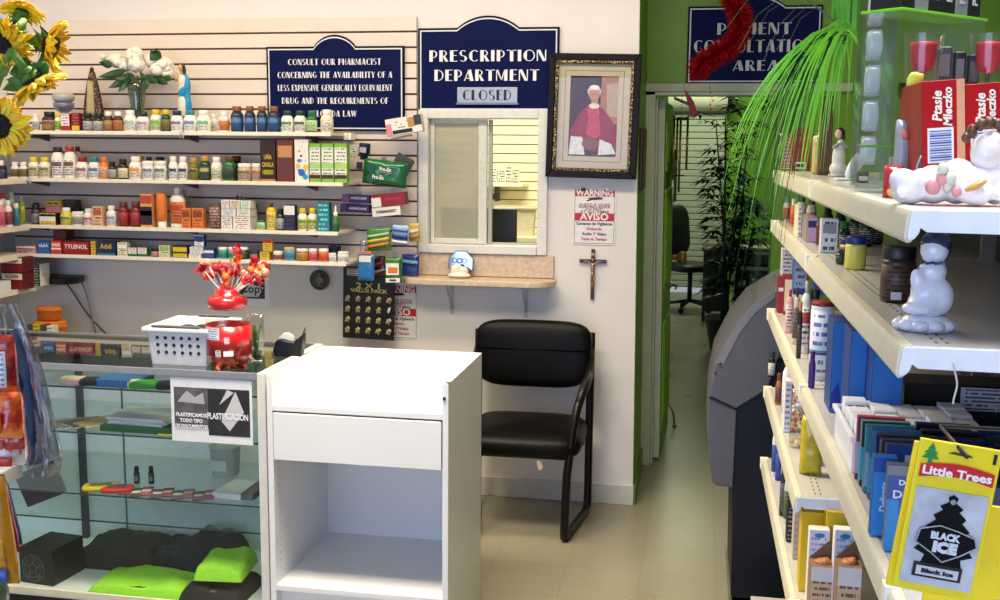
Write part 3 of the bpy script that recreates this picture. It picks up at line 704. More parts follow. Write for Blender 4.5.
def pm(c, rough=.35, **k): return mat(PAL.get(c, c), rough, **k)
_pc = {}
def shared(key, fn):
    if key not in _pc: _pc[key] = fn()
    return _pc[key]
def put(name, me, parent, loc=None, rot=None):
    o = bpy.data.objects.new(name, me); return link(o, parent, loc, rot)
def band(r, z0, z1, n=20, sx=1, sy=1):
    b = MB(); b.lathe([(r-.0006, z0), (r, z0+.0003), (r, z1-.0003), (r-.0006, z1)], n=n, cap=False, sx=sx, sy=sy); return b
def rnd3(*v): return tuple(round(x, 3) for x in v)
def mk_bottle(root, w, h, body, cap, label, ink='#40404a', accent=None, kind='bottle', n=18, fl=1.0):
    r = w/2; bodym = pm(body, .22 if body in ('amber', 'green', 'blue', 'darkgreen', 'navy') else .35)
    key = rnd3(w, h)
    lab = printed(PAL.get(label, label), ink, accent, rows=7, density=.56) if label else None
    if kind == 'bottle':
        ch = min(.2*h, .022); cr = r*.66; nb = h-ch
        pr = [(r*.88, 0), (r*.98, .004), (r, .01), (r, nb*.74), (r*.97, nb*.8), (cr*1.05, nb*.95), (cr*.94, nb*.96), (cr*.94, nb+.002)]
        cp = [(cr, nb-.003), (cr*1.04, nb), (cr*1.04, h-.002), (cr*.94, h)]; lz = (nb*.1, nb*.7)
    elif kind == 'jar':
        ch = .24*h; nb = h-ch; pr = [(r*.9, 0), (r, .005), (r, nb*.92), (r*.93, nb)]; cr = r*.97; cp = [(cr*.98, nb), (cr, nb+.002), (cr, h-.003), (cr*.93, h)]; lz = (nb*.14, nb*.88)
    elif kind == 'tall':
        ch = .16*h; nb = h-ch; cr = r*.34; pr = [(r*.92, 0), (r, .008), (r*1.0, nb*.8), (r*.93, nb*.9), (r*.6, nb*.98), (cr, nb)]; cp = [(cr*1.1, nb-.002), (cr*1.1, h-.003), (cr, h)]; lz = (nb*.12, nb*.78)
    elif kind == 'dropper':
        ch = .42*h; nb = h-ch; cr = r*.4; pr = [(r*.9, 0), (r, .005), (r, nb*.85), (r*.5, nb)]; cp = [(cr*1.4, nb-.002), (cr*1.4, nb+ch*.4), (cr*.6, nb+ch*.45), (cr*.5, h)]; lz = (nb*.1, nb*.75)
    elif kind == 'tube':
        ch = .18*h; nb = ch; pr = [(r*.8, ch), (r*.98, ch+.006), (r*.96, h*.5), (r*.95, h-.002), (r*.9, h)]; cp = [(r*.78, 0), (r*.8, .003), (r*.8, ch)]; lz = None; cr = r
    elif kind == 'can':
        ch = .05*h; nb = h-ch; pr = [(r*.95, 0), (r, .003), (r, nb*.98), (r*.97, nb)]; cr = r; cp = [(r*.98, nb), (r*1.0, nb+.001), (r*1.0, h-.001), (r*.9, h)]; lz = (nb*.06, nb*.94)
    put('bottle_body' if kind != 'jar' else 'jar_body', shared(('b', kind, key, body, fl), lambda: MB().lathe(pr, n=n, sy=fl).mesh('bottle_body', bodym, True)), root)
    put('cap' if kind != 'jar' else 'lid', shared(('c', kind, key, cap, fl), lambda: MB().lathe(cp, n=n, sy=fl if kind == 'tube' else 1).mesh('cap', pm(cap, .4), True)), root)
    if lab and lz:
        put('paper_label', shared(('l', kind, key, label, ink, accent, fl), lambda: band(r*1.012, lz[0], lz[1], n=n, sy=fl).mesh('paper_label', lab, True)), root)
def mk_box(root, w, d, h, face, side=None, ink='#40404a', accent=None, rows=6, density=.55, txt=None, tcol='white', stripe=None, name='carton'):
    o = MB().box(-w/2, w/2, 0, d, 0, h).build(name, pm(side or face, .45), root, bevel=.0012, seg=1)
    e = .0015
    f = MB().box(-w/2+e, w/2-e, -.0009, -.0001, e, h-e).build('printed_face', printed(PAL.get(face, face), ink, accent, rows=rows, density=density if not txt else 0.0), root)
    if stripe:
        for (c, z0, z1) in stripe: MB().box(-w/2+e, w/2-e, -.0014, -.0009, h*z0, h*z1).build('colour_band', pm(c), root)
    if txt:
        for (s_, sz, zc, c, ww) in txt:
            text(s_, h*sz, pm(c), root, (0, -.0016, h*zc), width=w*ww, bold=.0006)
    return o
ITEMS = []
def reg(root, desc, short, where, row, x, cat, group): ITEMS.append(dict(o=root, d=desc, s=short, w=where, row=row, x=x)); root['category'] = cat; root['group'] = group
ORD = ['first','second','third','fourth','fifth','sixth','seventh','eighth','ninth','tenth','eleventh','twelfth']
def finish_labels():
    rows = {}
    for it in ITEMS: rows.setdefault(it['row'], []).append(it)
    for row, L in rows.items():
        L.sort(key=lambda i: i['x'])
        for i, it in enumerate(L):
            same = [j for j in L if j['d'] == it['d']]
            l = L[i-1]['s'] if i else None; r = L[i+1]['s'] if i+1 < len(L) else None
            c = []
            if len(same) == 1: c.append(f"{it['d']} on {it['w']}")
            if l: c.append(f"{it['d']} right of {l}, {it['w']}")
            if l and r: c.append(f"{it['d']} between {l} and {r}, {it['w']}")
            k = same.index(it)
            if len(same) > 1: c.append(f"{ORD[k]} {it['d']} from the left, {it['w']}")
            c.append(f"{ORD[k]} {it['s']} of its look from left, {it['w']}")
            for q in c:
                if len(q.split()) > 16: continue
                pos = [j for j in L if j is not it and j['d'] == it['d']]
                if q.find('right of') > 0 and any((L[L.index(j)-1]['s'] if L.index(j) else None) == l for j in pos): continue
                if q in USED: continue
                if 'between' in q and any(L.index(j) and L.index(j)+1 < len(L) and L[L.index(j)-1]['s'] == l and L[L.index(j)+1]['s'] == r for j in pos): continue
                USED[q] = 1; it['o']['label'] = q; break
            else: raise Exception(('label', it['d'], c))
def product(row, where, Yf, z, spec, group, rz=0):
    """spec: (x0, x1, ytop, kind, body, cap/side, label, extra dict)"""
    x0, x1, yt, kind, body, cap, label = spec[:7]; ex = dict(spec[7]) if len(spec) > 7 else {}
    dy = ex.pop('dy', 0); yb = ex.pop('yb', None); zz = z if yb is None else onY((x0+x1)/2, yb, Yf+dy).z
    desc = ex.pop('desc', None); short = ex.pop('short', None); nm = ex.pop('name', None); d = ex.pop('d', None); rzz = ex.pop('rz', rz); cat = ex.pop('cat', None)
    Yp = Yf + dy
    a, b_ = onY(x0, yt+5, Yp).x, onY(x1, yt+5, Yp).x; w = max(.012, (b_-a)*.965); h = onY((x0+x1)/2, yt, Yp).z - zz
    if kind == 'box':
        d = d or min(.14, max(.03, w*.6)); root = empty(nm or 'medicine_box', ((a+b_)/2, Yp, zz+.0003), rzz)
        mk_box(root, w, d, h, body, cap or body, **ex)
        s_ = short or (f"{cw(body)} box"); ds = desc or f"{cw(body)} printed medicine box"; cc = cat or 'box'
    else:
        root = empty(nm or {'jar': 'cream_jar', 'can': 'metal_can', 'tube': 'cream_tube', 'dropper': 'dropper_bottle', 'tall': 'lotion_bottle'}.get(kind, 'pill_bottle'), ((a+b_)/2, Yp + w/2, zz+.0003), rzz)
        mk_bottle(root, w, h, body, cap, label, kind=kind, **ex)
        noun = {'jar': 'jar', 'can': 'can', 'tube': 'tube', 'dropper': 'dropper bottle', 'tall': 'lotion bottle'}.get(kind, 'bottle')
        s_ = short or f"{cw(cap)}-capped {cw(body)} {noun}"
        ds = desc or (f"{cw(body)} {noun} with {cw(cap)} {'lid' if kind == 'jar' else 'cap'}" + (f" and {cw(label)} label" if label else ''))
        cc = cat or noun.split()[-1]
    reg(root, ds, s_, where, row, (x0+x1)/2 + (.1 if yb else 0) + (.2 if dy else 0), cc, group)
    return root
# ------------------------------------------------------------------ wall shelves
YS = 4.775
shelf_m = mat('#e8e1d2', .35, var=.02)
def wshelf(label, pts, xr, Yfront=YS, xl=XL+.002, zz=None, depth=None):
    z = zz if zz is not None else sum(onY(x, y, Yfront).z for x, y in pts)/len(pts)
    x1 = onY(xr, pts[-1][1], Yfront).x; o = thing('wall_shelf', label, 'shelf', ((xl+x1)/2, Yfront, z)); hw = (x1-xl)/2
    MB().box(-hw, hw, 0, YW-.0185-Yfront, -.014, 0).build('shelf_board', shelf_m, o, bevel=.002)
    MB().box(-hw, hw, -.0035, -.0001, -.016, .002).build('price_rail', mat('#efe9da', .3), o, bevel=.001)
    for x in (29, 182, 305):
        q = onY(x, pts[0][1], Yfront+.1).x - (xl+x1)/2
        if abs(q) < hw:
            MB().prism([(.12, -.0145), (YW-.0187-Yfront, -.0145), (YW-.0187-Yfront, -.05), (.12, -.026)], q-.004, q+.004, axis='x').build('bracket', mat('#55504c', .5), o)
    return o, z
s1, z1 = wshelf('top white shelf on the slat wall below the vase of peonies', [(60,131.2),(180,131.8),(300,132.3)], 331)
s2, z2 = wshelf('second white shelf down on the slat wall with rows of pill bottles', [(60,178.5),(200,181),(320,182.5)], 343)
s3, z3 = wshelf('third white shelf down on the slat wall with orange and yellow cartons', [(60,226),(200,229),(330,231.5)], 338)
s4, z4 = wshelf('bottom white shelf on the slat wall holding small boxes and jars', [(60,254.5),(200,258.5),(340,263)], 346)
YP = YS+.012
R1 = [(30,37,114,'bottle','white','white','silver'),(38,52,111.5,'bottle','#2a180e','black','#b08a3a',{'accent':'#5b3a7a','desc':'dark brown bottle with black cap and gold-purple label','short':'gold-purple labelled bottle'}),(52.5,60,113,'bottle','white','yellow','lime'),
 (60.5,69.5,113.5,'box','white','red',None,{'stripe':[('red',.02,.3)],'ink':'#a05070'}),(71,79.5,113,'box','maroon','maroon',None,{'stripe':[('yellow',.05,.3)],'ink':'#d05050'}),
 (80,90,113,'bottle','black','black','silver'),(90.5,100.5,113,'bottle','black','black','silver'),(101,110.5,111.5,'bottle','#3a2010','white','#b8743a',{'accent':'#8a8a3a','desc':'dark brown bottle with white cap and orange label','short':'dark brown bottle'}),(111,120,111.5,'bottle','#3a2010','white','#b8743a',{'accent':'#8a5a3a','desc':'dark brown bottle with white cap and orange label','short':'dark brown bottle'}),
 (121,133,110,'bottle','white','white','#dfe9e4',{'accent':'#7fb0a0','desc':'white bottle with white cap and teal print','short':'teal-printed white bottle'}),(133.5,146,112,'bottle','white','black','#e9dfe4',{'accent':'#a07090','desc':'white bottle with black cap and mauve print','short':'mauve-printed white bottle'}),
 (148,158.5,109.5,'bottle','white','yellow','lightgreen',{'accent':'#6a9a3a'}),(159,168,109.5,'bottle','darkgreen','yellow','olive'),
 (168,180,110.5,'bottle','white','navy','#ece8ea',{'accent':'#70607a','desc':'white bottle with navy cap and grey print','short':'grey-printed white bottle'}),(181,193.5,110,'bottle','white','teal','#e6ebf0',{'accent':'#5a70a8','desc':'white bottle with teal cap and blue print','short':'blue-printed white bottle'}),(194,207.5,110,'bottle','white','white','#e6efe6',{'accent':'#6aa07a','desc':'white bottle with white cap and green print','short':'green-printed white bottle'}),
 (208,216,114,'bottle','white','white','#e4e1dc',{'dy':.07,'desc':'small plain white bottle set back','short':'plain white bottle'}),
 (217,227,111.5,'bottle','white','white','orange'),(228,240.5,106,'bottle','#10283f','#7d4f30','#1d4c86',{'accent':'#3a6ca8','desc':'dark blue bottle with copper cap','short':'dark blue bottle'}),(242,253,106,'bottle','#10283f','#7d4f30','#1d4c86',{'accent':'#3a6ca8','desc':'dark blue bottle with copper cap','short':'dark blue bottle'}),(254.5,265,106,'bottle','#10283f','#7d4f30','#1d4c86',{'accent':'#3a6ca8','desc':'dark blue bottle with copper cap','short':'dark blue bottle'}),(265.5,277.5,106,'bottle','#10283f','#7d4f30','#1d4c86',{'accent':'#3a6ca8','desc':'dark blue bottle with copper cap','short':'dark blue bottle'}),
 (279,291,110.5,'bottle','white','darkgreen','#e6ece2',{'accent':'#4a7a4a'}),(292,304,110.5,'bottle','white','darkgreen','#e2e2dc',{'accent':'#3a4a4a'}),(304.5,315,110.5,'bottle','green','green','lightgreen'),(318.5,331,109.5,'bottle','cream','white','#e3ddcb')]
for k_, sp in enumerate(R1):
    if k_ in (22, 23): sp = sp[:7] + (dict(sp[7], desc=['white bottle with dark green cap and green print','white bottle with dark green cap and grey print'][k_-22], short=['green-capped white bottle','grey-print green-capped bottle'][k_-22]),)
    product('r1', 'top wall shelf', YP, z1, sp, 'products on the top wall shelf')
R2 = [(8.5,16.5,162,'bottle','white','white','olive'),(17,25,162,'bottle','white','white','olive'),(25.5,35.5,157,'bottle','white','yellow','#c9c29a',{'accent':'#6a6a3a','desc':'white bottle with yellow cap and olive label','short':'yellow-capped white bottle'}),(36,47,157,'bottle','white','yellow','#cfc9a6',{'accent':'#6a6a4a','desc':'white bottle with yellow cap and tan label','short':'tan-labelled yellow-capped bottle'}),
 (48,60,147,'bottle','white','black','#e4e0e4',{'accent':'#5a4a5a','desc':'tall white bottle with black cap','short':'tall black-capped bottle'}),(60.5,72,146.5,'bottle','white','red','#e8e2e0',{'accent':'#5a4a3a','desc':'tall white bottle with red cap','short':'tall red-capped bottle'}),(72.5,79,146.5,'bottle','white','darkred','#e4ded8',{'dy':.07,'desc':'white bottle with dark red cap set back','short':'set-back red-capped bottle'}),
 (73,84.5,157,'bottle','white','darkred','#e9e3e0',{'accent':'#7a4a4a','desc':'short white bottle with dark red cap','short':'short red-capped bottle'}),(85.5,96.5,157,'bottle','white','teal','#dfe6f0',{'accent':'#3a5aa0'}),(97,106,157,'bottle','orange','orange','#e8b090'),(106.5,114,161.5,'bottle','black','black','silver'),(115.5,125,159,'bottle','black','black','cream'),
 (126,138.5,156.5,'bottle','white','white','#efe0cf',{'accent':'#c08a3a','desc':'white bottle with white cap and orange print','short':'orange-printed white bottle'}),(139.5,151,161,'jar','white','white','#e0e2ea',{'accent':'#6a6a8a','desc':'squat white tub with blue-grey label','short':'squat white tub'}),(151.5,163.5,161,'jar','white','white','#dce4de',{'accent':'#4a6a5a','desc':'squat white tub with green-grey label','short':'green-grey tub'}),
 (137,143,156,'bottle','yellow','yellow','#c9b22a',{'dy':.09,'short':'yellow bottle behind'}),(143.5,151,157,'bottle','navy','navy',None,{'dy':.1}),(152,163,157,'bottle','darkgreen','darkgreen',None,{'dy':.1}),
 (166.5,175.5,156.5,'bottle','white','white','#e3e5ec',{'accent':'#26305e','desc':'slim white bottle with navy mark','short':'navy-marked white bottle'}),(176,185.5,156.5,'bottle','white','white','#e3e5ec',{'accent':'#26305e','desc':'slim white bottle with navy mark','short':'navy-marked white bottle'}),
 (186.5,196,158,'bottle','olive','gold','#8c8a3a',{'accent':'#3a3a1a'}),(197,208,156,'bottle','darkgreen','gold','#2a4a3a',{'accent':'#a09a6a'}),(208.5,219.5,157,'bottle','white','white','#cdd6b0'),(220.5,233,156,'bottle','green','brown','darkgreen'),(226,240,156,'bottle','black','brown',None,{'dy':.08}),
 (235,249,163.5,'jar','tan','white','#b8ad92',{'accent':'#6a5a4a'}),(249.5,261,163.5,'jar','tan','white','#b8a890',{'accent':'#9a5a3a'}),
 (259.5,275.5,139.5,'box','#2b1710','#1e0f0a',None,{'txt':[('UÑA',.15,.58,'yellow',.5),('CAVALLA',.15,.4,'yellow',.75),('HIERRO',.15,.22,'yellow',.7)],'stripe':[('gold',.0,.06)],'desc':'dark brown carton with yellow lettering','short':'dark brown carton'}),
 (276,293.5,139.5,'box','#6a2a1a','#4a1a10',None,{'accent':'#c08a5a','rows':8,'desc':'reddish brown carton with tan panel','short':'reddish brown carton'}),(294,308.5,139,'box','white','#c9c9c4',None,{'ink':'#202024','rows':9,'density':.4,'desc':'white carton with blue and yellow circles','short':'circle-patterned white carton'}),
 (309,320.5,143.5,'box','white','#7ab82e',None,{'stripe':[('#7ab82e',.9,1.),('#7ab82e',.0,.1),('#4a1a2a',.1,.2),('#a8d27a',.36,.5)],'ink':'#4a7a2a','rows':11,'desc':'lime and white carton','short':'lime carton'}),(321,333.5,143.5,'box','white','#7ab82e',None,{'stripe':[('#7ab82e',.9,1.),('#7ab82e',.0,.1),('#4a1a2a',.1,.2),('#a8d27a',.36,.5)],'ink':'#4a7a2a','rows':11,'desc':'lime and white carton','short':'lime carton'}),(334,347,143.5,'box','white','#7ab82e',None,{'stripe':[('#7ab82e',.9,1.),('#7ab82e',.0,.1),('#4a1a2a',.1,.2),('#a8d27a',.36,.5)],'ink':'#4a7a2a','rows':11,'desc':'lime and white carton','short':'lime carton'})]
for k_, sp in enumerate(R2):
    o = product('r2', 'second wall shelf', YP, z2, sp, 'products on the second wall shelf')
    if sp[0] == 294:
        for (cx_, cz_, rr_, c_) in ((.0,.045,.017,'#2a6ac0'),(-.018,.075,.011,'#e0c02a'),(.02,.07,.012,'#d8c81c'),(-.01,.1,.009,'#2a8ac0'),(.018,.025,.013,'#2a9ad0')):
            MB().lathe([(rr_, 0), (rr_, .0006)], M=Matrix.Rotation(PI/2,4,'X'), c=(cx_, -.0012, cz_), n=18).build('printed_circle', pm(c_), o)
R3 = [(28.5,37,205,'bottle','charcoal','black','grey'),(30,38,203,'bottle','charcoal','charcoal','silver',{'dy':.08,'short':'set-back charcoal bottle','desc':'charcoal bottle with silver label set back'}),(39,56,213,'box','yellow','black',None,{'stripe':[('black',.72,.88),('white',.3,.7)],'d':.05,'desc':'low yellow and black box','short':'low yellow box'}),(45,61,201,'box','yellow','yellow',None,{'stripe':[('pink',.35,.8)],'dy':.075,'d':.05,'desc':'yellow and pink box set back','short':'yellow-pink box'}),(62,76,200,'box','#3a3222','#2a2418',None,{'dy':.1,'d':.05,'desc':'dark brown box at the back','short':'dark box at back'}),
 (57.5,68.5,208,'bottle','yellow','white','#d8d03a',{'accent':'#2a7a8a','desc':'yellow bottle with white cap','short':'yellow bottle'}),(69,80.5,212,'jar','white','white','#9a9a92'),(81,91,209,'bottle','white','white','#eadcdc',{'accent':'#c03a4a','desc':'white bottle with red print','short':'red-printed white bottle'}),(92,102.5,206.5,'box','#e0b98a','#c9a070',None,{'accent':'#b8503a','desc':'peach medicine carton with red swirl','short':'peach carton'}),(104,113.5,206,'bottle','white','white','#dfe3f0',{'accent':'#7a8ac0','desc':'white bottle with pale blue print','short':'pale blue printed bottle'}),
 (114.5,126,202,'bottle','maroon','brown','red'),(127,139,202,'bottle','maroon','brown','red'),(139.5,152,194,'box','#e0a05a','#d0904a',None,{'stripe':[('#2a2430',.08,.62),('white',.35,.5),('#b04a3a',.72,.95)],'desc':'tall orange carton with dark stripe','short':'tall orange carton'}),(153.5,164,193.5,'tube','orange','white',None,{'desc':'orange and white upright tube','short':'orange tube'}),
 (166,181.5,188,'tall','white','white','orange',{'accent':'#a03a1a','fl':.6,'desc':'large white lotion bottle with orange label','short':'large lotion bottle'}),(181,190.5,208.5,'box','orange','#d8803a',None,{'accent':'#8a3a1a','desc':'small orange carton','short':'small orange carton'}),(191.5,203.5,208.5,'box','orange','#c87838',None,{'accent':'#8a3a1a','desc':'small orange carton','short':'small orange carton'}),
 (176,187,190,'tall','silver','silver',None,{'dy':.1,'desc':'grey lotion bottle set back','short':'grey lotion bottle'}),(206,220,204,'can','#5a4038','#6a5048','#6a4a40',{'ink':'#b0a090','desc':'metallic brown printed can','short':'brown can'}),
 (221,232,217,'box','white','white',None,{'d':.09,'desc':'bottom white carton of the small stack','short':'stacked white carton'}),(232.5,250.5,217,'box','white','#d8d4d8',None,{'ink':'#a04a5a','d':.09,'desc':'wide white carton at the stack foot','short':'wide white carton'}),(221,236,209,'box','white','#cfd6df',None,{'yb':216.8,'ink':'#3a5aa0','d':.08,'desc':'middle blue-printed white carton of stack','short':'middle stacked carton'}),(236.5,250.5,209,'box','white','#d8e0d8',None,{'yb':216.8,'ink':'#3a7a5a','d':.08,'desc':'middle green-printed white carton of stack','short':'green-printed carton'}),
 (221,229,200,'box','white','white',None,{'yb':208.8,'d':.07,'desc':'top left white carton of stack','short':'top left carton'}),(229.5,240,200.5,'box','cream','white',None,{'yb':208.8,'d':.07,'desc':'top cream carton of stack','short':'top cream carton'}),(240.5,250.5,201,'box','#dce8dc','white',None,{'yb':208.8,'d':.07,'ink':'#3a8a6a','desc':'top pale green carton of stack','short':'top green carton'}),
 (255.5,263.5,220,'jar','lightgreen','green','#a8cf9a'),(264.5,274,203,'tall','yellow','brown','#e8dc7a',{'accent':'#c08a2a','fl':.8}),(274.5,283,209,'bottle','darkgreen','black','silver'),(283.5,295,205,'box','#221a4a','#1a1438',None,{'stripe':[('white',.62,.97)],'desc':'navy carton with white top band','short':'navy-white carton'}),
 (296,305.5,208.5,'bottle','white','yellow','#c9d27a',{'accent':'#5a7a2a'}),(306,316,208.5,'bottle','white','yellow','#c9d27a',{'accent':'#5a7a2a'}),(316.5,329.5,202.5,'box','teal','#155f6a',None,{'ink':'#7fd0e0','desc':'teal upright carton','short':'teal carton'}),(330.5,338,206,'dropper','green','white','green')]
for sp in R3: product('r3', 'third wall shelf', YP, z3, sp, 'products on the third wall shelf')
R4 = [(16,35.5,246,'box','#cf9aa0','#c08a92',None,{'stripe':[('white',.7,.95)],'accent':'#a03a4a','desc':'pink and white flat box','short':'pink box'}),(37,50,241.5,'box','blue','darkblue',None,{'txt':[('ALKA',.34,.66,'white',.75)],'desc':'blue box with white lettering','short':'blue box'}),(50.5,61.5,241,'box','#d8402a','red',None,{'stripe':[('white',.35,.48)],'accent':'#f0c0a0','desc':'bright red and orange carton','short':'bright red carton'}),
 (53,66,230.5,'box','darkred','#5a0e14',None,{'yb':240.5,'dy':.04,'d':.08,'desc':'dark red carton atop the row','short':'upper dark red carton'}),(62.5,89.5,242,'box','red','#7c1218',None,{'txt':[('TYLENOL',.45,.62,'white',.88)],'stripe':[('#8a1a20',.05,.3)],'desc':'wide red carton with white slanted lettering','short':'wide red carton'}),(90.5,95.5,241.5,'box','yellow','gold',None,{'d':.06,'desc':'narrow yellow carton','short':'narrow yellow carton'}),
 (96.5,115.5,241.5,'box','#16284e','#122040',None,{'txt':[('Advil',.5,.64,'yellow',.6)],'stripe':[('teal',.0,.16)],'desc':'navy carton with yellow lettering','short':'navy carton'}),(117,127.5,242.5,'box','cream','#bcb8a0',None,{'accent':'#f2f0e8','desc':'cream carton','short':'cream carton'}),(128,137,247.5,'box','white','green',None,{'stripe':[('green',.0,.3)],'ink':'#a03a3a'}),(137.5,147,247.5,'box','white','green',None,{'stripe':[('green',.0,.3)],'ink':'#a03a3a'}),
 (149.5,157.5,249,'jar','black','black','pink'),(158.5,170,245.5,'box','#cfd0a8','#a8a888',None,{'accent':'#8ab06a','desc':'pale olive carton','short':'pale olive carton'}),(172.5,187.5,245.5,'box','#3a3414','#1e1c14',None,{'stripe':[('yellow',.5,.85),('#c0b42a',.05,.35)],'desc':'black and yellow carton','short':'black-yellow carton'}),
 (188.5,201,254,'box','white','#d8d8d8',None,{'desc':'lower stacked white carton','short':'lower white carton'}),(189.5,203,247,'box','white','#dcdce4',None,{'yb':253.8,'desc':'middle stacked white carton','short':'middle white carton','ink':'#3a4a9a'}),(194,204,235,'box','white','darkblue',None,{'yb':246.8,'stripe':[('darkblue',.45,.9)],'desc':'blue and white carton on the stack','short':'upper blue-white carton'}),(203,214,248.5,'box','#2a4f9a','darkblue',None,{'stripe':[('white',.55,.8)],'desc':'bright blue carton with white band','short':'bright blue carton'}),
 (216.5,225.5,247.5,'jar','turquoise','white','#1f9080'),(226,235.5,247.5,'jar','turquoise','white','#1f9080'),(236,246.5,247.5,'jar','darkgreen','white','#1c4a2c'),(247.5,258,251,'jar','black','charcoal','charcoal',{'ink':'#a0a0a8'}),(259.5,269.5,252,'box','yellow','gold',None,{'accent':'#b09a4a','desc':'small yellow carton','short':'small yellow carton'}),(262.5,272,239.5,'box','yellow','gold',None,{'yb':251.8,'stripe':[('red',.72,.98)],'desc':'yellow carton with red top band','short':'red-topped yellow carton'}),
 (271,281.5,251.5,'jar','cream','white','#8a5050'),(282,293.5,247.5,'jar','skyblue','tan','#3a8ab0'),(294,307,249,'jar','amber','white','#c0861c'),(307.5,316,249,'jar','pink','white','#d04a5a'),(317,327,249,'jar','orange','white','#d8501c'),(326,339,246.5,'jar','navy','navy',None,{'dy':.08}),(327.5,335,253.5,'jar','white','white','#c8cce0',{'desc':'small white tub with lilac label','short':'small white tub'}),(336,347,252,'jar','white','white','#d8dcd8',{'desc':'wide white tub with grey label','short':'wide white tub'})]
for k_, sp in enumerate(R4):
    if sp[0] in (128, 137.5): sp = sp[:7] + (dict(sp[7], desc='white carton with green foot band', short='green-footed carton'),)
    product('r4', 'bottom wall shelf', YP, z4, sp, 'products on the bottom wall shelf')
# ------------------------------------------------------------------ side shelves on the left wall
XF = -3.255
def lshelf(label, z, yend, xf=XF):
    o = thing('side_shelf', label, 'shelf', (xf, 3.0, z))
    MB().box(XL+.001-xf, 0, -1.2, yend-3.0, -.022, 0).build('shelf_board', shelf_m, o, bevel=.002)
    MB().box(.0001, .0035, -1.2, yend-3.0, -.024, .003).build('price_rail', mat('#e4ddcc', .3), o, bevel=.001)
    return o
for z, lb in ((z2-.002, 'white side shelf on the left wall level with the second wall shelf'), (z3-.002, 'white side shelf on the left wall level with the third shelf'), (z4+.004, 'white side shelf on the left wall level with bottom wall shelf')):
    lshelf(lb, z, YS-.006)
q_ = onY(62, 280.5, 5.04); X5 = q_.x; zl5 = q_.z; lshelf('white side shelf with stacked red cartons below the bottom wall shelf', zl5, 5.04, X5)
q_ = onY(75, 338, 5.04); X6 = q_.x; zl6 = q_.z; l6 = lshelf('low side shelf near the corner holding orange tubs', zl6, 5.04, X6)
def side_item(px, py_top, X, z, kind, col, cap, lab, w, desc, short, row, where, nm=None, ex=None, rz=PI/2, dd=None):
    p = onZ(px[0], px[1], z) if px[1] else None
def at_side(px, X): # point on plane X by image column near shelf height
    return onX(px, 200, X).y
SL = 'left side shelf'
for (x, yb, yt, w, kind, body, cap, lab, ds, sh, z, rowi) in [
    (4,222,193,.035,'bottle','white','red','#e0b0b0','white bottle with red cap','red-capped bottle',z3,1),(12,222,192,.035,'bottle','silver','silver','#a04a50','silver bottle with maroon label','silver bottle',z3,1),
    (8,224,200,.04,'bottle','white','white','#8a3a4a','white bottle with maroon label','maroon-labelled bottle',z3,0),(16.5,222,203,.033,'bottle','teal','white','#2a7a8a','teal bottle with white cap','teal bottle',z3,0),(22,221,196,.032,'tall','lime','white','#cfd030','yellow-green lotion bottle with white cap','yellow-green bottle',z3,1),
    (1,222,200,.036,'bottle','pink','white','#c05060','pink bottle with white cap','pink bottle',z3,0)]:
    Xq = XF-.075 if rowi else XF-.03
    Yq = onX(x, 215, Xq).y; top = onY(x, yt, Yq).z
    o = empty('pill_bottle' if kind == 'bottle' else 'lotion_bottle', (Xq, Yq, z-.0018)); mk_bottle(o, w, top-z, body, cap, lab, kind=kind)
    reg(o, ds, sh, 'left side shelf', 'sl3', x, 'bottle', 'bottles on the left side shelf')
for i, (x, yt, body, ds) in enumerate([(3,165,'black','small black tub'),(0,160,'white','small white tub')]):
    Yq = onX(x, 175, XF-.03-.05*i).y; o = empty('cream_jar', (XF-.03-.05*i, Yq, z2-.0018)); mk_bottle(o, .04, onY(x, yt, Yq).z-z2, body, body, 'navy', kind='jar')
    reg(o, ds, ds, 'upper left side shelf', 'sl2', x, 'jar', 'tubs on the upper left side shelf')
# stacked cartons on side shelf 5
def xbox(x0, x1, y0, y1, Y, d, face, side, ds, sh, row, where, z=None, ex=None, rz=0, nm='medicine_box', cat='box'):
    a, b_ = onY(x0, y1, Y), onY(x1, y1, Y); zz = z if z is not None else a.z; h = onY(x0, y0, Y).z - zz
    o = empty(nm, ((a.x+b_.x)/2, Y, zz+.0003), rz); mk_box(o, (b_.x-a.x)*.97, d, h, face, side, **(ex or {})); reg(o, ds, sh, where, row, (x0+x1)/2 - y0*.001, cat, 'cartons on ' + where); return o
W5 = 'the low left side shelf'
Yq = 4.66; zq = zl5
xbox(2, 23.5, 272.5, 289, Yq, .09, 'darkred', '#5a0e14', 'lower red and cream carton of the stack', 'lower red carton', 's5', W5, z=zq, ex={'stripe':[('cream',.6,.95)],'txt':[('EXCEDRIN',.3,.78,'black',.6)]})
hh5 = onY(12, 272.5, Yq).z
xbox(1, 23, 257, 272, Yq, .09, 'darkred', '#5a0e14', 'upper red and cream carton of the stack', 'upper red carton', 's5', W5, z=hh5+.0005, ex={'stripe':[('cream',.6,.95)],'txt':[('EXCEDRIN',.3,.78,'black',.6)]})
xbox(25, 41, 275, 288, 4.8, .08, '#2c3a34', 'white', 'lower dark green striped carton', 'lower striped carton', 's5', W5, z=zq, ex={'ink':'#d0d4d0','rows':4})
hh6 = onY(30, 275, 4.8).z
xbox(25, 40.5, 264, 275, 4.8, .08, '#2c3a34', 'white', 'upper dark green striped carton', 'upper striped carton', 's5', W5, z=hh6+.0005, ex={'ink':'#d0d4d0','rows':4})
o = thing('router_box', 'flat black electronic device lying at end of low left side shelf', 'device', (onY(55, 278, 4.95).x, 4.95, zq))
MB().prism([(-.14,-.07),(.09,-.08),(.14,-.02),(.12,.08),(-.12,.09)], 0, .035, axis='z').build('housing', mat('#101012', .45), o, bevel=.006)
MB().box(-.02, .06, -.06, .03, .0352, .038).build('top_plate', mat('#1a1a1e', .3), o, bevel=.001)
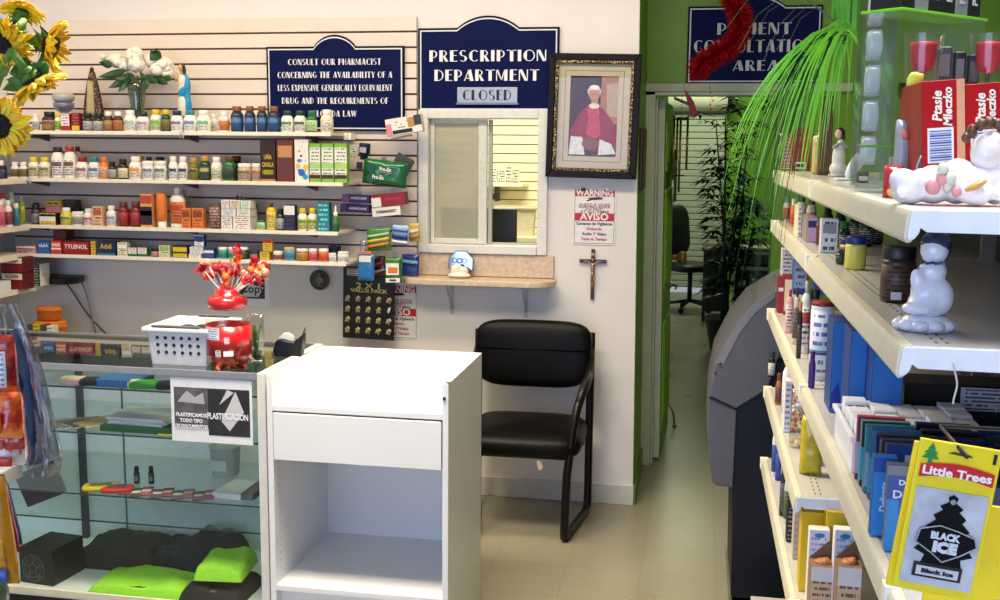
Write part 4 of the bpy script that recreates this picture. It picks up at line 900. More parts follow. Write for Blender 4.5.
def cable(nm, label, pts, r, c, cat='cable', n=8):
    P = [Vector(p) for p in pts]; out = []
    for i in range(len(P)-1):
        p0 = P[max(0, i-1)]; p1 = P[i]; p2 = P[i+1]; p3 = P[min(len(P)-1, i+2)]
        for k in range(n):
            t = k/n; out.append(.5*((2*p1) + (-p0+p2)*t + (2*p0-5*p1+4*p2-p3)*t*t + (-p0+3*p1-3*p2+p3)*t**3))
    out.append(P[-1]); o = MB().tube(out, r, n=6).build(nm, mat(c, .5), smooth=True)
    return tag(o, label, cat) if label else o
Yc_ = YW-.03
cable('power_cable', 'thin black cable hanging down the white wall from the low shelf', [onY(x, y, Yc_) for x, y in ((62,279),(70,288),(86,312),(100,328),(112,340),(116,350),(116,372))], .0035, '#26262a')
cable('power_cable', 'grey cable looping down the white wall beside the black one', [onY(x, y, Yc_-.012) for x, y in ((73,276),(82,283),(88,300),(93,322),(98,345),(100,372))], .005, '#9a989a')
# tubs on shelf 6
W6 = 'lowest side shelf'
for (x0, x1, y0, y1, col, ds, Yq) in ((34,67,319.5,336,'#c2661c','wide translucent orange tub, lower of the pair on the lowest side shelf',4.87),(37,62,306,319,'#b85a18','smaller translucent orange tub stacked on the wider orange tub',4.87)):
    a, b_ = onY(x0, y1, Yq), onY(x1, y1, Yq); w = b_.x-a.x; h = onY(x0, y0, Yq).z - (zl6 if y1 > 330 else zt)
    o = thing('orange_tub', ds, 'tub', ((a.x+b_.x)/2+.0, Yq+.0, (zl6 if y1 > 330 else zt)+.0005)); zt = zl6+h+.001
    MB().lathe([(w*.42,0),(w*.46,.004),(w*.49,h*.7),(w*.5,h*.72)], n=8, sy=.7).build('tub_body', mat(col, .3, sss=.0), o, bevel=.003)
    MB().lathe([(w*.5,h*.725),(w*.515,h*.74),(w*.5,h*.93),(w*.44,h)], n=8, sy=.7).build('tub_lid', mat('#d07a2a', .3), o, bevel=.003)
zz = zl6
for i, (x0, x1, y0, c, ds) in enumerate([(16,26,329,'#b9b8a0','small grey-green carton'),(27,32.5,325,'#3f4a3a','small dark carton'),(33,40,324,'#c8b42a','small yellow carton'),(41,46,325,'#4a4a3c','small charcoal carton'),(47,53,326,'#dcdcd4','small white carton')]):
    xbox(x0, x1, y0, 338, 4.72, .05, c, c, ds, ds, 's6', W6, z=zz)
# ================================================================== THINGS HUNG ON THE SLAT WALL
def crumple_pack(root, w, h, t, col, seed, amp=.006, name='pack_body', face=None, m=None):
    """soft plastic pack: pillow with crimped ends, facing -y, origin bottom centre"""
    rnd = Vector((seed*1.7, seed*.3, seed)); b = MB(); nu, nv = 20, 20
    for sgn in (1, -1):
        def fn(u, v):
            x = (u-.5)*w; z = v*h; e = (1-abs(2*u-1)**3.5)*(1-abs(2*v-1)**4.5)
            n = mnoise.noise(Vector((x*26, z*26, sgn))+rnd)*amp*e
            return Vector((x, -sgn*(t/2*e**.6) - n if e > 0 else 0, z))
        b.grid(fn, nu, nv)
    return b.build(name, m or mat(col, .25, coat=.4, var=.14, scale=55, bump=.35), root, smooth=True)
def hook_item(label, cat, name, px4, Y, tilt, build, group='packs hanging at the right end of the slat wall'):
    x0, x1, y0, y1 = px4; a, c = onY(x0, y0, Y), onY(x1, y1, Y)
    o = thing(name, label, cat, ((a.x+c.x)/2, Y, (a.z+c.z)/2), group=group, rot=(0, tilt, 0))
    build(o, c.x-a.x, a.z-c.z); return o
def peg(x, y, Y0):
    """chrome slat wall hook"""
    p = onY(x, y, YW-.019); n = onY(x, y, YW-.02)
    return p
def hook(label, x, y, length=.2):
    p = onY(x, y, YW-.0185)
    o = thing('display_hook', label, 'hook', (p.x, YW-.0188, p.z), group='chrome hooks in the slat wall')
    MB().box(-.012, .012, -.003, 0, -.03, .03).build('back_plate', mat('#b0b0b0', .3, metal=.8), o)
    MB().tube([(0, -.003, 0), (0, -length, 0), (0, -length-.006, .012)], .0025, n=6).build('hook_rod', mat('#c0c0c0', .25, metal=.9), o, smooth=True)
for (x, y, wh) in ((405,122,'behind the tilted white box'),(384,163,'behind the green crinkled pack'),(388,197,'behind the red and white carton'),(358,197,'behind the purple cartons'),(398,230,'behind the blue sachet'),(378,232,'behind the green and yellow sachet'),(395,258,'behind the green and white bag'),(366,256,'behind the blue bottle pack')):
    hook('chrome slat wall hook ' + wh, x, y, .10)
YK = YW-.13
def B(face, side, d=.05, **k):
    def f(o, w, h):
        q = empty('x'); COL.objects.unlink(q); bpy.data.objects.remove(q)
        c = MB().box(-w/2, w/2, -d/2, d/2, -h/2, h/2).build('carton', pm(side, .45), o, bevel=.0015)
        MB().box(-w/2+.001, w/2-.001, -d/2-.0008, -d/2-.0001, -h/2+.001, h/2-.001).build('printed_face', printed(PAL.get(face, face), k.get('ink', '#404048'), k.get('accent'), rows=k.get('rows', 6), density=k.get('density', .5)), o)
        for (cc, x0, x1, z0, z1) in k.get('bands', ()): MB().box(-w/2+w*x0, -w/2+w*x1, -d/2-.0014, -d/2-.0008, -h/2+h*z0, -h/2+h*z1).build('colour_band', pm(cc), o)
        for (s_, sz, x, z, cc, ww) in k.get('txt', ()): text(s_, h*sz, pm(cc), o, (-w/2+w*x, -d/2-.0016, -h/2+h*z), width=w*ww, bold=.0006)
    return f
hook_item('tilted white, pink and yellow carton hung highest at the slat wall end', 'box', 'medicine_box', (387,423,117,134), YK, -.16, B('white', '#d8d4d0', .045, bands=[('pink',0,.16,0,.7),('charcoal',.8,1,.4,1),('gold',.62,.8,.35,.9),('black',.17,.72,.06,.28)], density=.4, ink='#9a8aa0'))
hook_item('folded flat plastic strip under the tilted white carton', 'packet', 'flat_packet', (392,412,134,140), YK+.01, -.2, lambda o, w, h: MB().box(-w/2, w/2, -.02, .02, -.004, .004).build('packet', mat('#a9a8a4', .3), o, bevel=.002))
hook_item('small navy tube pack hanging left above the green crinkled pack', 'tube', 'cream_tube', (359,370,143,160), YK, .1, lambda o, w, h: (MB().lathe([(w*.3,-h/2),(w*.34,-h/2+.002),(w*.36,-h*.2),(w*.5,-h*.18),(w*.5,h*.4),(w*.46,h/2)], n=18).build('tube_body', pm('navy', .3), o, smooth=True), MB().box(-w*.3, w*.3, -w*.52, -w*.5, -.005, .02).build('print_patch', pm('silver'), o)))
hook_item('little navy box hanging just below the small navy tube', 'box', 'medicine_box', (357,362,162,169), YK, .1, B('navy', 'navy', .02))
hook_item('small white printed tag card beside the navy tube', 'card', 'price_card', (350,358,145,158), YK+.03, .08, B('white', 'white', .004, rows=5))
def proex(o, w, h):
    crumple_pack(o, w, h, .07, '#14683c', 3, .008, m=mat('#14683c', .22, coat=.6)).location.z = -h/2
    for (x, z, k) in ((.012, .018, 1.), (-.02, -.022, 1.)): text('Pro-Ex', .026, pm('white'), o, (x, -.042, z), width=.058, bold=.001)
    MB().box(-.01, .045, -.0405, -.0395, .003, .006).build('gold_line', pm('gold'), o)
    for sx, zz_ in ((-.055, .015), (-.055, -.03)): MB().lathe([(.022, 0), (.0225, .001), (.019, .001)], M=Matrix.Rotation(PI/2,4,'X'), c=(sx, -.036, zz_), n=20).build('printed_circle', mat('#0e5230', .3), o)
hook_item('green crinkled white-lettered pack hanging tilted beside the lime cartons', 'pack', 'plastic_pack', (363,407,160,186), YK-.02, .11, proex)
hook_item('dark grey flat pack behind the green crinkled pack', 'pack', 'flat_packet', (392,410,155,180), YK+.06, .5, lambda o, w, h: MB().box(-w/2, w/2, -.01, .01, -h/2, h/2).build('packet', mat('#3c4440', .4), o, bevel=.004))
hook_item('upper purple carton with white lettering on slat wall hook', 'box', 'medicine_box', (344,371,194.5,203), YK, .03, B('#2a1f5c', '#1e1748', .05, txt=[('AMERICAINE',.4,.6,.6,'lilac',.6)], bands=[('#7a4a8a',0,.24,0,1)], density=0))
hook_item('lower purple carton with white lettering on slat wall hook', 'box', 'medicine_box', (342,371,204,212.5), YK-.002, .03, B('#221a52', '#1e1748', .05, txt=[('AMERICAINE',.4,.6,.5,'lilac',.62)], bands=[('#4a3a7a',0,.2,0,1)], density=0))
hook_item('upper red and white tilted carton right of the purple cartons', 'box', 'medicine_box', (373,407,193,206), YK, -.11, B('#8a1626', '#5a0e1c', .055, bands=[('white',0,.28,0,.75),('#a82a38',.4,.9,.45,.65)], density=.2, ink='#d0a0a8'))
hook_item('lower white carton with black lettering under the red tilted carton', 'box', 'medicine_box', (373.5,402,206.5,216), YK-.003, -.11, B('white', '#d0ccc8', .05, txt=[('DERMAREST',.42,.5,.5,'black',.7)], density=0))
def sachet(cols, bands, seed, top=None):
    def f(o, w, h):
        p = crumple_pack(o, w, h, .02, cols, seed, .004); p.location.z = -h/2
        for i, (c, z0, z1) in enumerate(bands):
            b = MB(); b.grid(lambda u, v: Vector(((u-.5)*w*.93, -.0125 - .004*(1-abs(2*u-1)**3), -h/2 + h*(z0+(z1-z0)*v) + .12*h*(u-.5)*(1 if seed % 2 else -.4))), 8, 2)
            b.build('printed_band', pm(c), o, smooth=True, solid=.0008)
    return f
hook_item('green and yellow sachet hanging under the purple cartons', 'sachet', 'medicine_sachet', (367,391,228,251), YK, -.06, sachet('#4a8a3a', [('yellow',.42,.55),('orange',.2,.32),('lightgreen',.66,.76)], 5))
hook_item('blue and white sachet hanging right of green and yellow sachet', 'sachet', 'medicine_sachet', (392,409,225,245), YK-.02, .05, sachet('#9cb8d8', [('darkblue',.3,.55),('blue',.68,.8),('white',.1,.22)], 8))
hook_item('yellow striped sachet hanging rightmost beside the service window', 'sachet', 'medicine_sachet', (409,420,223,242), YK+.02, -.04, sachet('#c9b060', [('gold',.2,.4),('cream',.5,.65)], 9))
hook_item('navy square pouch hanging behind the green white pack near ledge', 'pouch', 'medicine_pouch', (402,419,254,277), YK+.04, .02, sachet('#1c2f74', [('skyblue',.6,.75)], 4))
hook_item('dark red crumpled pouch behind the blue bottle pack', 'pouch', 'medicine_pouch', (372,386,256,276), YK+.05, -.1, sachet('#4a1620', [('maroon',.5,.7),('grey',.2,.3)], 11))
def bluepack(o, w, h):
    crumple_pack(o, w, h, .03, '#2c78b8', 12, .003, m=mat('#2c78b8', .2, coat=.6)).location.z = -h/2
    b = MB(); b.grid(lambda u, v: Vector(((u-.5)*w*.7, -.017, h*(.22+.22*v))), 4, 2); b.build('printed_band', pm('white'), o, solid=.0008)
    b = MB(); b.box(-w*.36, w*.36, -.004, .004, h*.5, h*.62); b.build('red_seal', pm('orange'), o, bevel=.001)
    crumple_pack(o, w*.35, h*.5, .012, '#d8dce0', 13, .003, name='clear_tail', m=glass('#e8ecf0', .1, 1., .25)).location = (-w*.22, .01, h*.5)
hook_item('clear pack with blue liquid bottle hanging above the value pack card', 'pack', 'plastic_pack', (357.5,374.5,254,281), YK-.03, .0, bluepack)
def gbag(o, w, h):
    crumple_pack(o, w, h, .03, '#2f6a2c', 15, .004).location.z = -h/2
    for (c, x0, x1, z0, z1) in (('white',-.38,.38,-.18,.28),('orange',-.25,.3,-.1,.12),('white',-.42,.42,-.47,-.3),('brown',-.2,.2,-.42,-.35)):
        MB().box(w*x0, w*x1, -.0185-(0 if c == 'white' else .001), -.017, h*z0, h*z1).build('printed_patch', mat(PAL[c], .4, var=.2, scale=140), o)
hook_item('green bag with white and orange picture hanging near the ledge', 'bag', 'medicine_pouch', (385,402,257,283), YK-.03, -.03, gbag)
# value pack card
x, z, w_, h_ = pxrect(342.5, 394, 267, 339, YK+.05)
o = thing('value_pack_card', 'black 2x1 VALUE PACK display card with rows of pale pendants on it', 'card', (x, YK+.05, z), rot=(0, .02, 0))
MB().box(-w_/2, w_/2, -.003, 0, 0, h_).build('backing_card', mat('#121210', .4), o, bevel=.001)
MB().box(-w_/2+.02, -w_/2+.075, -.0036, -.003, h_-.045, h_-.012).build('barcode_label', printed('#c9c5b8', '#3a3a3a', rows=3, density=.8), o)
text('2 X 1', .04, mat('#b9b06a', .4), o, (0, -.004, h_*.735), width=.12, bold=.001); text('VALUE PACK', .024, mat('#b9b06a', .4), o, (0, -.004, h_*.67), width=.19, bold=.0008)
pend = mat('#a89878', .35, var=.5, scale=90, bump=.5)
MBp = MB(); MBp.ell((0,-.006,.0),(.013,.006,.009),(0,.5,0)); MBp.ell((.006,-.008,.006),(.007,.006,.010),(0,-.6,0)); MBp.ell((-.006,-.008,-.008),(.006,.005,.009),(0,.9,0)); MBp.ell((.004,-.007,-.013),(.004,.004,.005))
pme = MBp.mesh('pendant', pend, True)
for r_i in range(4):
    for c_i in range(5):
        if (r_i, c_i) == (1, 4): continue
        put('pendant', pme, o, (-w_*.40+w_*.2*c_i, -.003, h_*(.56-.145*r_i)), (0, random.uniform(-.3, .3), 0))
MB().ell((0,-.006,0),(.007,.004,.016),(0,.3,0)).build('pendant', mat('#d9d6cc', .3), o, smooth=True, loc=(w_*.4, -.003, h_*.42))
# medallion, poster under the shelf
p = onY(319, 280, YW-.04)
o = thing('round_medallion', 'round grey metal medallion with raised figure hanging under the bottom shelf', 'medallion', (p.x, YW-.03, p.z))
rr_ = 11*4.95/1067
b = MB(); b.lathe([(rr_*.97, 0), (rr_, .002), (rr_, .006), (rr_*.93, .009), (rr_*.9, .006), (0, .006)], M=Matrix.Rotation(PI/2,4,'X'), n=36, cap=False); b.build('disc', mat('#4c4f49', .45, metal=.3, var=.2), o, smooth=True)
blob('relief', [((0,-.008,.0),(.014,.004,.024)),((0,-.008,.03),(.008,.004,.009)),((-.018,-.007,-.004),(.006,.003,.02)),((.018,-.007,-.004),(.006,.003,.02)),((0,-.007,-.028),(.02,.003,.006))], mat('#6a6d64', .4, metal=.3), o, voxel=.003)
MB().tube([(0, 0, rr_), (0, -.002, rr_+.012), (0, 0, z4-p.z-.014)], .0012, n=5).build('hanging_wire', mat('#808080', .4), o)
MB().box(-.03, .025, -.02, .0, z4-p.z-.035, z4-p.z-.0165).build('clip', mat('#26262a', .5), o)
x, z, w_, h_ = pxrect(213.5, 269, 262, 305, YW-.004)
o = thing('copy_poster', 'white sheet with grey photos and Copy lettering taped behind the lollipops', 'poster', (x, YW-.001, z))
MB().box(-w_/2, w_/2, -.0012, 0, 0, h_).build('paper', mat('#f4f4f8', .6), o)
MB().box(-w_*.05, w_*.42, -.002, -.0012, h_*.16, h_*.85).build('dark_photo', mat('#3c3c40', .5, var=.4, scale=12), o); MB().box(-w_*.44, -w_*.08, -.002, -.0012, h_*.16, h_*.85).build('grey_photo', mat('#9a9aa0', .5, var=.3, scale=14), o)
MB().prism([(0,h_*.2),(w_*.3,h_*.2),(w_*.4,h_*.42),(w_*.15,h_*.5)], -.0026, -.002).build('pale_shape', mat('#d0d0d4'), o)
text('Copy', .062, mat('#2a2a2e'), o, (w_*.2, -.003, h_*.38), bold=.001)
# leaflet behind cartons on shelf 3
x, z, w_, h_ = pxrect(230, 258, 186, 215, YS+.15)
o = tag(MB().prism([(-w_/2, 0), (w_/2, -.01), (w_/2, h_*.72), (w_*.2, h_*.8), (-w_*.05, h_), (-w_*.25, h_*.95), (-w_/2, h_*.7)], -.001, .001).build('display_leaflet', printed('#8d8a82', '#4c4a48', rows=6)), 'grey printed leaflet standing behind the stack of white cartons', 'leaflet')
o.location = (x, YS+.15, z3+.012)
MB().ell((-w_*.25,-.003,h_*.8),(.008,.003,.02),(0,.3,0)).ell((-w_*.22,-.003,h_*.98),(.005,.003,.006)).build('dancer_mark', mat('#1c1c1e'), o, smooth=True)
# price tag holders on the shelves
for (x, y, Y, ds) in ((182,136,YS-.005,'clear price tag clip hanging from the top wall shelf'),(29,182,YS-.005,'clear price tag clip under the second wall shelf near corner')):
    p = onY(x, y, Y); o = thing('tag_clip', ds, 'clip', (p.x, Y, p.z))
    MB().tube([(-.008, -.003, -.012), (-.009, -.004, .008), (.009, -.004, .008), (.008, -.003, -.012)], .003, n=6).build('wire_loop', mat('#c9d0dc', .15), o, smooth=True)
    MB().box(-.012, .012, -.006, -.001, .006, .022).build('clip_body', mat('#c0c4cc', .2), o)
p = onY(348, 137, YW-.08); o = thing('plug_adapter', 'small white double-block fixture at the right end of the top shelf', 'fixture', (p.x, YW-.08, p.z))
MB().box(-.02, -.001, -.012, .055, -.015, .02).build('block', mat('#f2f0e6', .4), o, bevel=.003); MB().box(.001, .02, -.012, .055, -.015, .02).build('block', mat('#f2f0e6', .4), o, bevel=.003)
# ================================================================== TOP SHELF ORNAMENTS
def on_shelf(px, Y): return Vector((onY(px, 120, Y).x, Y, z1+.0005))
def zt(px, y, Y): return onY(px, y, Y).z - z1
Yo = YS+.14
# stacked bowls
p = on_shelf(64.5, Yo); k = zt(64, 92, Yo)
o = thing('glass_bowl', 'smoky stacked glass bowls standing above the dark-labelled bottles', 'bowl', p)
zb = zt(64, 112, Yo)
MB().lathe([(.03,0),(.045,.004),(.045,.01),(.02,.02),(.02,zb),(.03,zb+.002)], n=24).build('pedestal', mat('#c9c7c4', .3), o, smooth=True)
MB().lathe([(.025,zb),(.042,zb+.01),(.05,zb+.026),(.052,zb+.045),(.05,zb+.045),(.047,zb+.027),(.02,zb+.012)], n=28).build('lower_bowl', mat('#6a748c', .12, coat=.6), o, smooth=True)
MB().lathe([(.035,zb+.0455),(.05,zb+.055),(.054,zb+.07),(.05,zb+.088),(.04,zb+.092),(0,zb+.092)], n=28, cap=False).build('upper_bowl', mat('#a8aaae', .12, coat=.6), o, smooth=True)
# dark robed statue
p = on_shelf(94, Yo); top = zt(94, 67, Yo)
o = thing('robed_statue', 'small statue in dark gold-patterned cloak left of the peony vase', 'statue', p)
MB().lathe([(.05,0),(.052,.01),(.045,.02),(.04,.05),(.04,.075)], n=20).build('base', mat('#2a1a14', .4), o, smooth=True)
H_ = top
cl = bpy.data.materials.new('cloak_pattern'); cl.use_nodes = True; nt = cl.node_tree; b_ = nt.nodes['Principled BSDF']; b_.inputs['Roughness'].default_value = .5
v_ = nt.nodes.new('ShaderNodeTexVoronoi'); v_.inputs['Scale'].default_value = 90; tc = nt.nodes.new('ShaderNodeTexCoord'); nt.links.new(tc.outputs['Object'], v_.inputs['Vector'])
r_ = nt.nodes.new('ShaderNodeValToRGB'); r_.color_ramp.elements[0].color = lin('#a8884c'); r_.color_ramp.elements[0].position = .2; r_.color_ramp.elements[1].color = lin('#2a1c18'); r_.color_ramp.elements[1].position = .35; nt.links.new(v_.outputs['Distance'], r_.inputs[0]); nt.links.new(r_.outputs[0], b_.inputs['Base Color'])
MB().lathe([(.058,.07),(.056,.085),(.045,H_*.5),(.03,H_*.75),(.02,H_*.86),(.018,H_*.9),(.008,H_*.955)], n=26, sy=.6).build('cloak', cl, o, smooth=True)
MB().lathe([(.026,.072),(.025,.1),(.018,H_*.6),(.014,H_*.78)], n=18, c=(0,-.02,0), sy=.9).build('gown', mat('#b0a278', .5), o, smooth=True)
blob('head', [((0,-.013,H_*.855),(.010,.010,.013)),((0,-.024,H_*.62),(.012,.008,.012))], mat('#8a5a40', .5), o, voxel=.003)
MB().lathe([(.009,H_*.95),(.012,H_*.965),(.007,H_*.985),(.002,H_)], n=12).build('crown', mat('#5a2a14', .35, metal=.5), o, smooth=True)
# Virgin statue
p = on_shelf(184, Yo-.03); top = zt(184, 63, Yo-.03)
o = thing('robed_statue', 'small statue in white gown and bright blue cloak right of the vase', 'statue', p, rz=-.35)
H_ = top
MB().lathe([(.045,0),(.045,.045),(.04,.06),(.036,.075)], n=20).build('base', mat('#1d6f96', .4), o, smooth=True)
blob('gown', [((0,0,.12),(.03,.024,.07)),((0,0,.19),(.024,.02,.06)),((0,-.004,.24),(.022,.018,.035)),((-.02,.002,.09),(.02,.022,.03))], mat('#e3dccb', .5), o, voxel=.004)
blob('cloak', [((.016,.008,.15),(.02,.02,.085)),((.012,.01,.22),(.024,.02,.05)),((.03,.005,.12),(.013,.018,.05)),((0,.012,.262),(.017,.014,.024)),((.006,-.014,.19),(.02,.008,.03),(0,.7,0))], mat('#1f8cc4', .45), o, voxel=.004)
blob('head', [((-.002,-.008,H_*.93),(.0125,.013,.017)),((-.002,-.008,H_*.87),(.006,.006,.012))], mat('#c99a78', .5), o, voxel=.003)
blob('hair', [((.002,.0,H_*.945),(.0135,.013,.018)),((.006,.006,H_*.89),(.01,.009,.02))], mat('#3a2218', .5), o, voxel=.003)
blob('hands', [((-.02,-.02,H_*.80),(.01,.008,.018),(0,-.4,0)),((-.024,-.018,H_*.76),(.008,.008,.012))], mat('#c99a78', .5), o, voxel=.003)
# vase with peonies
p = on_shelf(138, Yo); o = thing('flower_vase', 'clear glass vase of white peonies on the top wall shelf', 'vase', p)
hv = zt(138, 82, Yo)
MB().lathe([(.02,0),(.036,.004),(.036,.012),(.03,.04),(.034,hv*.5),(.044,hv*.85),(.05,hv),(.048,hv),(.041,hv*.85),(.03,hv*.5),(.026,.04),(.0,.02)], n=28, cap=False).build('glass_body', glass('#dfe6e2', .03, 1., .08), o, smooth=True)
sb = MB()
for i in range(9):
    a = i*.7; sb.tube([(.012*math.cos(a), .012*math.sin(a), .02), (.02*math.cos(a+.8), .02*math.sin(a+.8), hv*.6), (.04*math.cos(a+1), .03*math.sin(a+1), hv+.03)], .003, n=6)
sb.build('stems', mat('#2f5a24', .5), o, smooth=True)['kind'] = 'stuff'
def flower_ball(parent, c, r, seed, m=None):
    rnd = random.Random(seed); b = MB()
    for i in range(46):
        ph = math.acos(1-1.7*(i+.5)/46); th = i*2.39996; R_ = r*(.72+.28*rnd.random())
        d = Vector((math.sin(ph)*math.cos(th), math.sin(ph)*math.sin(th), math.cos(ph)))
        q = d.to_track_quat('Z', 'Y'); s_ = r*(.42+.2*rnd.random()); tw = rnd.random()*6
        def fn(u, v):
            x = (u-.5)*2*s_*math.sqrt(max(0, 1-(v*2-1)**2*.9)); y = (v-.5)*2*s_*.9
            z = -1.1*(x*x+y*y)/r + .08*s_*math.sin(7*u+seed)
            p_ = Matrix.Rotation(tw, 3, 'Z') @ Vector((x, y, z)); p_.rotate(q); return p_ + d*R_ + Vector(c)
        b.grid(fn, 4, 4)
    return b.build('peony_bloom', m or mat('#ece8dc', .6, sss=.05, var=.03), parent, smooth=True, solid=.0008)
for i, (px_, py_, dy, r) in enumerate([(117,61,0,.043),(135,56,-.02,.05),(137,65,-.04,.045),(153,62,.02,.045),(165,66,-.02,.046),(168,73,-.01,.038),(103,57,.0,.018),(157,70,-.04,.035),(126,66,.0,.036)]):
    q = onY(px_, py_, Yo+dy) - p; flower_ball(o, q, r, i+1)
lf = mat('#1e4a22', .45, var=.2)
def leaf(parent, p0, p1, w, m, name='leaf', bend=.02, n=6, up=Vector((0,0,1))):
    p0, p1 = Vector(p0), Vector(p1); d = p1-p0; s_ = d.cross(up); s_ = s_.normalized() if s_.length > 1e-5 else Vector((1,0,0)); nn = s_.cross(d).normalized()
    b = MB()
    def fn(u, v): 
        ww = w*math.sin(PI*min(1, v*.97+.03))**.8*(1-v*.25)
        return p0 + d*v + nn*bend*math.sin(PI*v) + s_*(u-.5)*ww + nn*abs(u-.5)*ww*.35
    b.grid(fn, 4, n)
    if name is None: return b
    return b.build(name, m, parent, smooth=True, solid=.0006)
for (a, c_) in (((126,70),(98,77)),((150,72),(172,80)),((128,72),(118,92)),((140,72),(146,90)),((130,72),(132,92)),((128,75),(108,88)),((146,75),(168,84)),((132,74),(116,80)),((140,76),(158,82)),((112,66),(99,62)),((150,60),(156,48)),((150,60),(160,51)),((150,58),(151,50))):
    leaf(o, onY(*a, Yo-.05)-p, onY(*c_, Yo-.07)-p, .045, lf, up=Vector((0, 1, 0)))
# ================================================================== ON AND IN THE GLASS COUNTER
ZG = .962
p = onZ(178, 366, ZG)
# white basket
pb = onZ(151, 364, ZG+.001); pc = onZ(207, 366, ZG+.001)
wbk = lattice_basket('plastic_basket', 'white plastic basket with round holes on glass counter beside the candy jar', .205, .22, .13, (pb.x+.105, pb.y+.115, ZG+.0005), .0, '#e4e6ea', 8, 3, .001, flare=1.12)
for o in list(wbk.children):
    if o.name.startswith('basket_wall'):
        pass
hb = MB()
for r_i in range(3):
    for c_i in range(6):
        z_ = .045+.026*r_i; k = 1+(.12)*(z_/.13)
        hb.lathe([(.0065, 0), (.0065, .0008)], M=Matrix.Rotation(PI/2,4,'X'), c=(-.075+.03*c_i, -.11*k-.0003, z_), n=12)
hb.build('round_holes', mat('#26262a', .7), wbk)['kind'] = 'stuff'
MB().box(-.09, .09, -.006, .004, 0, .012).build('handle', mat('#5c5c60', .4), wbk, loc=(0, -.128, .131), bevel=.003)
MB().box(-.06, .06, -.006, .004, 0, .012).build('handle', mat('#5c5c60', .4), wbk, loc=(0.02, .128, .131), bevel=.003)
o = blob('black_bag', [((0,0,0),(.07,.08,.03)),((.03,.02,.01),(.05,.05,.03)),((-.04,.03,.01),(.04,.05,.025))], mat('#1c1c1f', .35, bump=.3), voxel=.006); o.location = wbk.location + Vector((0, 0, .085))
tag(o, 'crumpled black bag lying inside the white plastic basket', 'bag')
# candy jar
pj = onZ(229, 370, ZG+.0005); pj.y += .075; pj.x = onY(229, 350, pj.y).x; o = thing('candy_jar', 'clear round candy jar with red label and red domed lid on the counter', 'jar', (pj.x, pj.y, ZG+.0005))
Rj = 24*pj.y/1067; zt_ = onY(235, 305, pj.y).z - ZG; zl = onY(235, 289, pj.y).z - ZG
body = [(Rj*.8,0),(Rj*.95,.01),(Rj,.03),(Rj,zt_*.78),(Rj*.93,zt_*.88),(Rj*.74,zt_*.96),(Rj*.72,zt_)]
MB().lathe(body, n=40, cap=False).build('jar_body', glass('#fbfbfa', .02, 1., .03), o, smooth=True)
MB().lathe([(0,.001),(Rj*.9,.001)], n=30, cap=False).build('jar_base', glass('#e9e9e6', .05, 1., .1), o)
zb0, zb1 = onY(235, 358, pj.y-Rj).z-ZG, onY(235, 328, pj.y-Rj).z-ZG
MB().lathe([(Rj*1.004,zb0),(Rj*1.006,zb1)], n=40, cap=False).build('red_label', mat('#b8141e', .3, coat=.3), o, smooth=True, solid=.0006)
for (a0, a1, z0, z1, m_) in ((-2.35,-1.55,zb1-.046,zb1-.004,printed('#d9dce8','#7a86b8',rows=5,density=.6)),(-1.32,-1.12,zb1-.058,zb1-.036,printed('#e9dfe2','#b06a78',rows=4,density=.7)),(-1.75,-1.5,zb0+.0,zb0+.022,printed('#e4e0e2','#3a3a40',rows=3,density=.8)),(-1.38,-.95,zb0+.002,zb0+.02,mat('#e8e6e6'))):
    b = MB(); b.grid(lambda u, v: Vector((Rj*1.012*math.cos(a0+(a1-a0)*u), Rj*1.012*math.sin(a0+(a1-a0)*u), z0+(z1-z0)*v)), 8, 1); b.build('white_sticker', m_, o, solid=.0005)
MB().lathe([(Rj*.78,zt_-.012),(Rj*.86,zt_-.01),(Rj*.88,zt_+.016),(Rj*.84,zt_+.024),(Rj*.62,zt_+.034),(Rj*.55,zt_+.036),(Rj*.52,zt_+.05),(Rj*.4,zt_+.058),(Rj*.28,zt_+.06),(Rj*.26,zt_+.072),(Rj*.16,zt_+.08),(0,zt_+.082)], n=40).build('red_lid', mat('#c4121c', .25, coat=.6), o, smooth=True)
wr = [mat(c, .35, var=.4, scale=80) for c in ('#b8242c','#e0602a','#a01822','#d08a70')]
rnd = random.Random(4); pile = MB()
cands = bpy.data.meshes.new('x'); 
def candy_mesh(seed, s_=.012):
    r2 = random.Random(seed); b = MB(); b.ell((0,0,0),(s_,s_,s_*.9),(0,0,0),8,6)
    for k in range(5):
        d = Vector((r2.uniform(-1,1), r2.uniform(-1,1), r2.uniform(-.6,1))).normalized(); t = d.orthogonal().normalized()*s_*.5
        b.add([d*s_*.8+t, d*s_*.8-t, d*s_*1.9-t*1.3, d*s_*1.9+t*1.3], [(0,1,2,3)])
    return b.mesh('lollipop_head', wr[seed % 4], False)
cm_ = [candy_mesh(k) for k in range(4)]
for i in range(46):
    a = rnd.random()*6.28; q = math.sqrt(rnd.random())*Rj*.82; z_ = .014 + rnd.random()*.028
    c_ = bpy.data.objects.new('wrapped_candy', cm_[i % 4]); link(c_, None, (pj.x+q*math.cos(a), pj.y+q*math.sin(a), ZG+z_), (rnd.random()*6, rnd.random()*6, rnd.random()*6))
    tag(c_, 'wrapped red and orange candy loose at the bottom of the candy jar', 'candy', 'wrapped candies at the bottom of the candy jar')
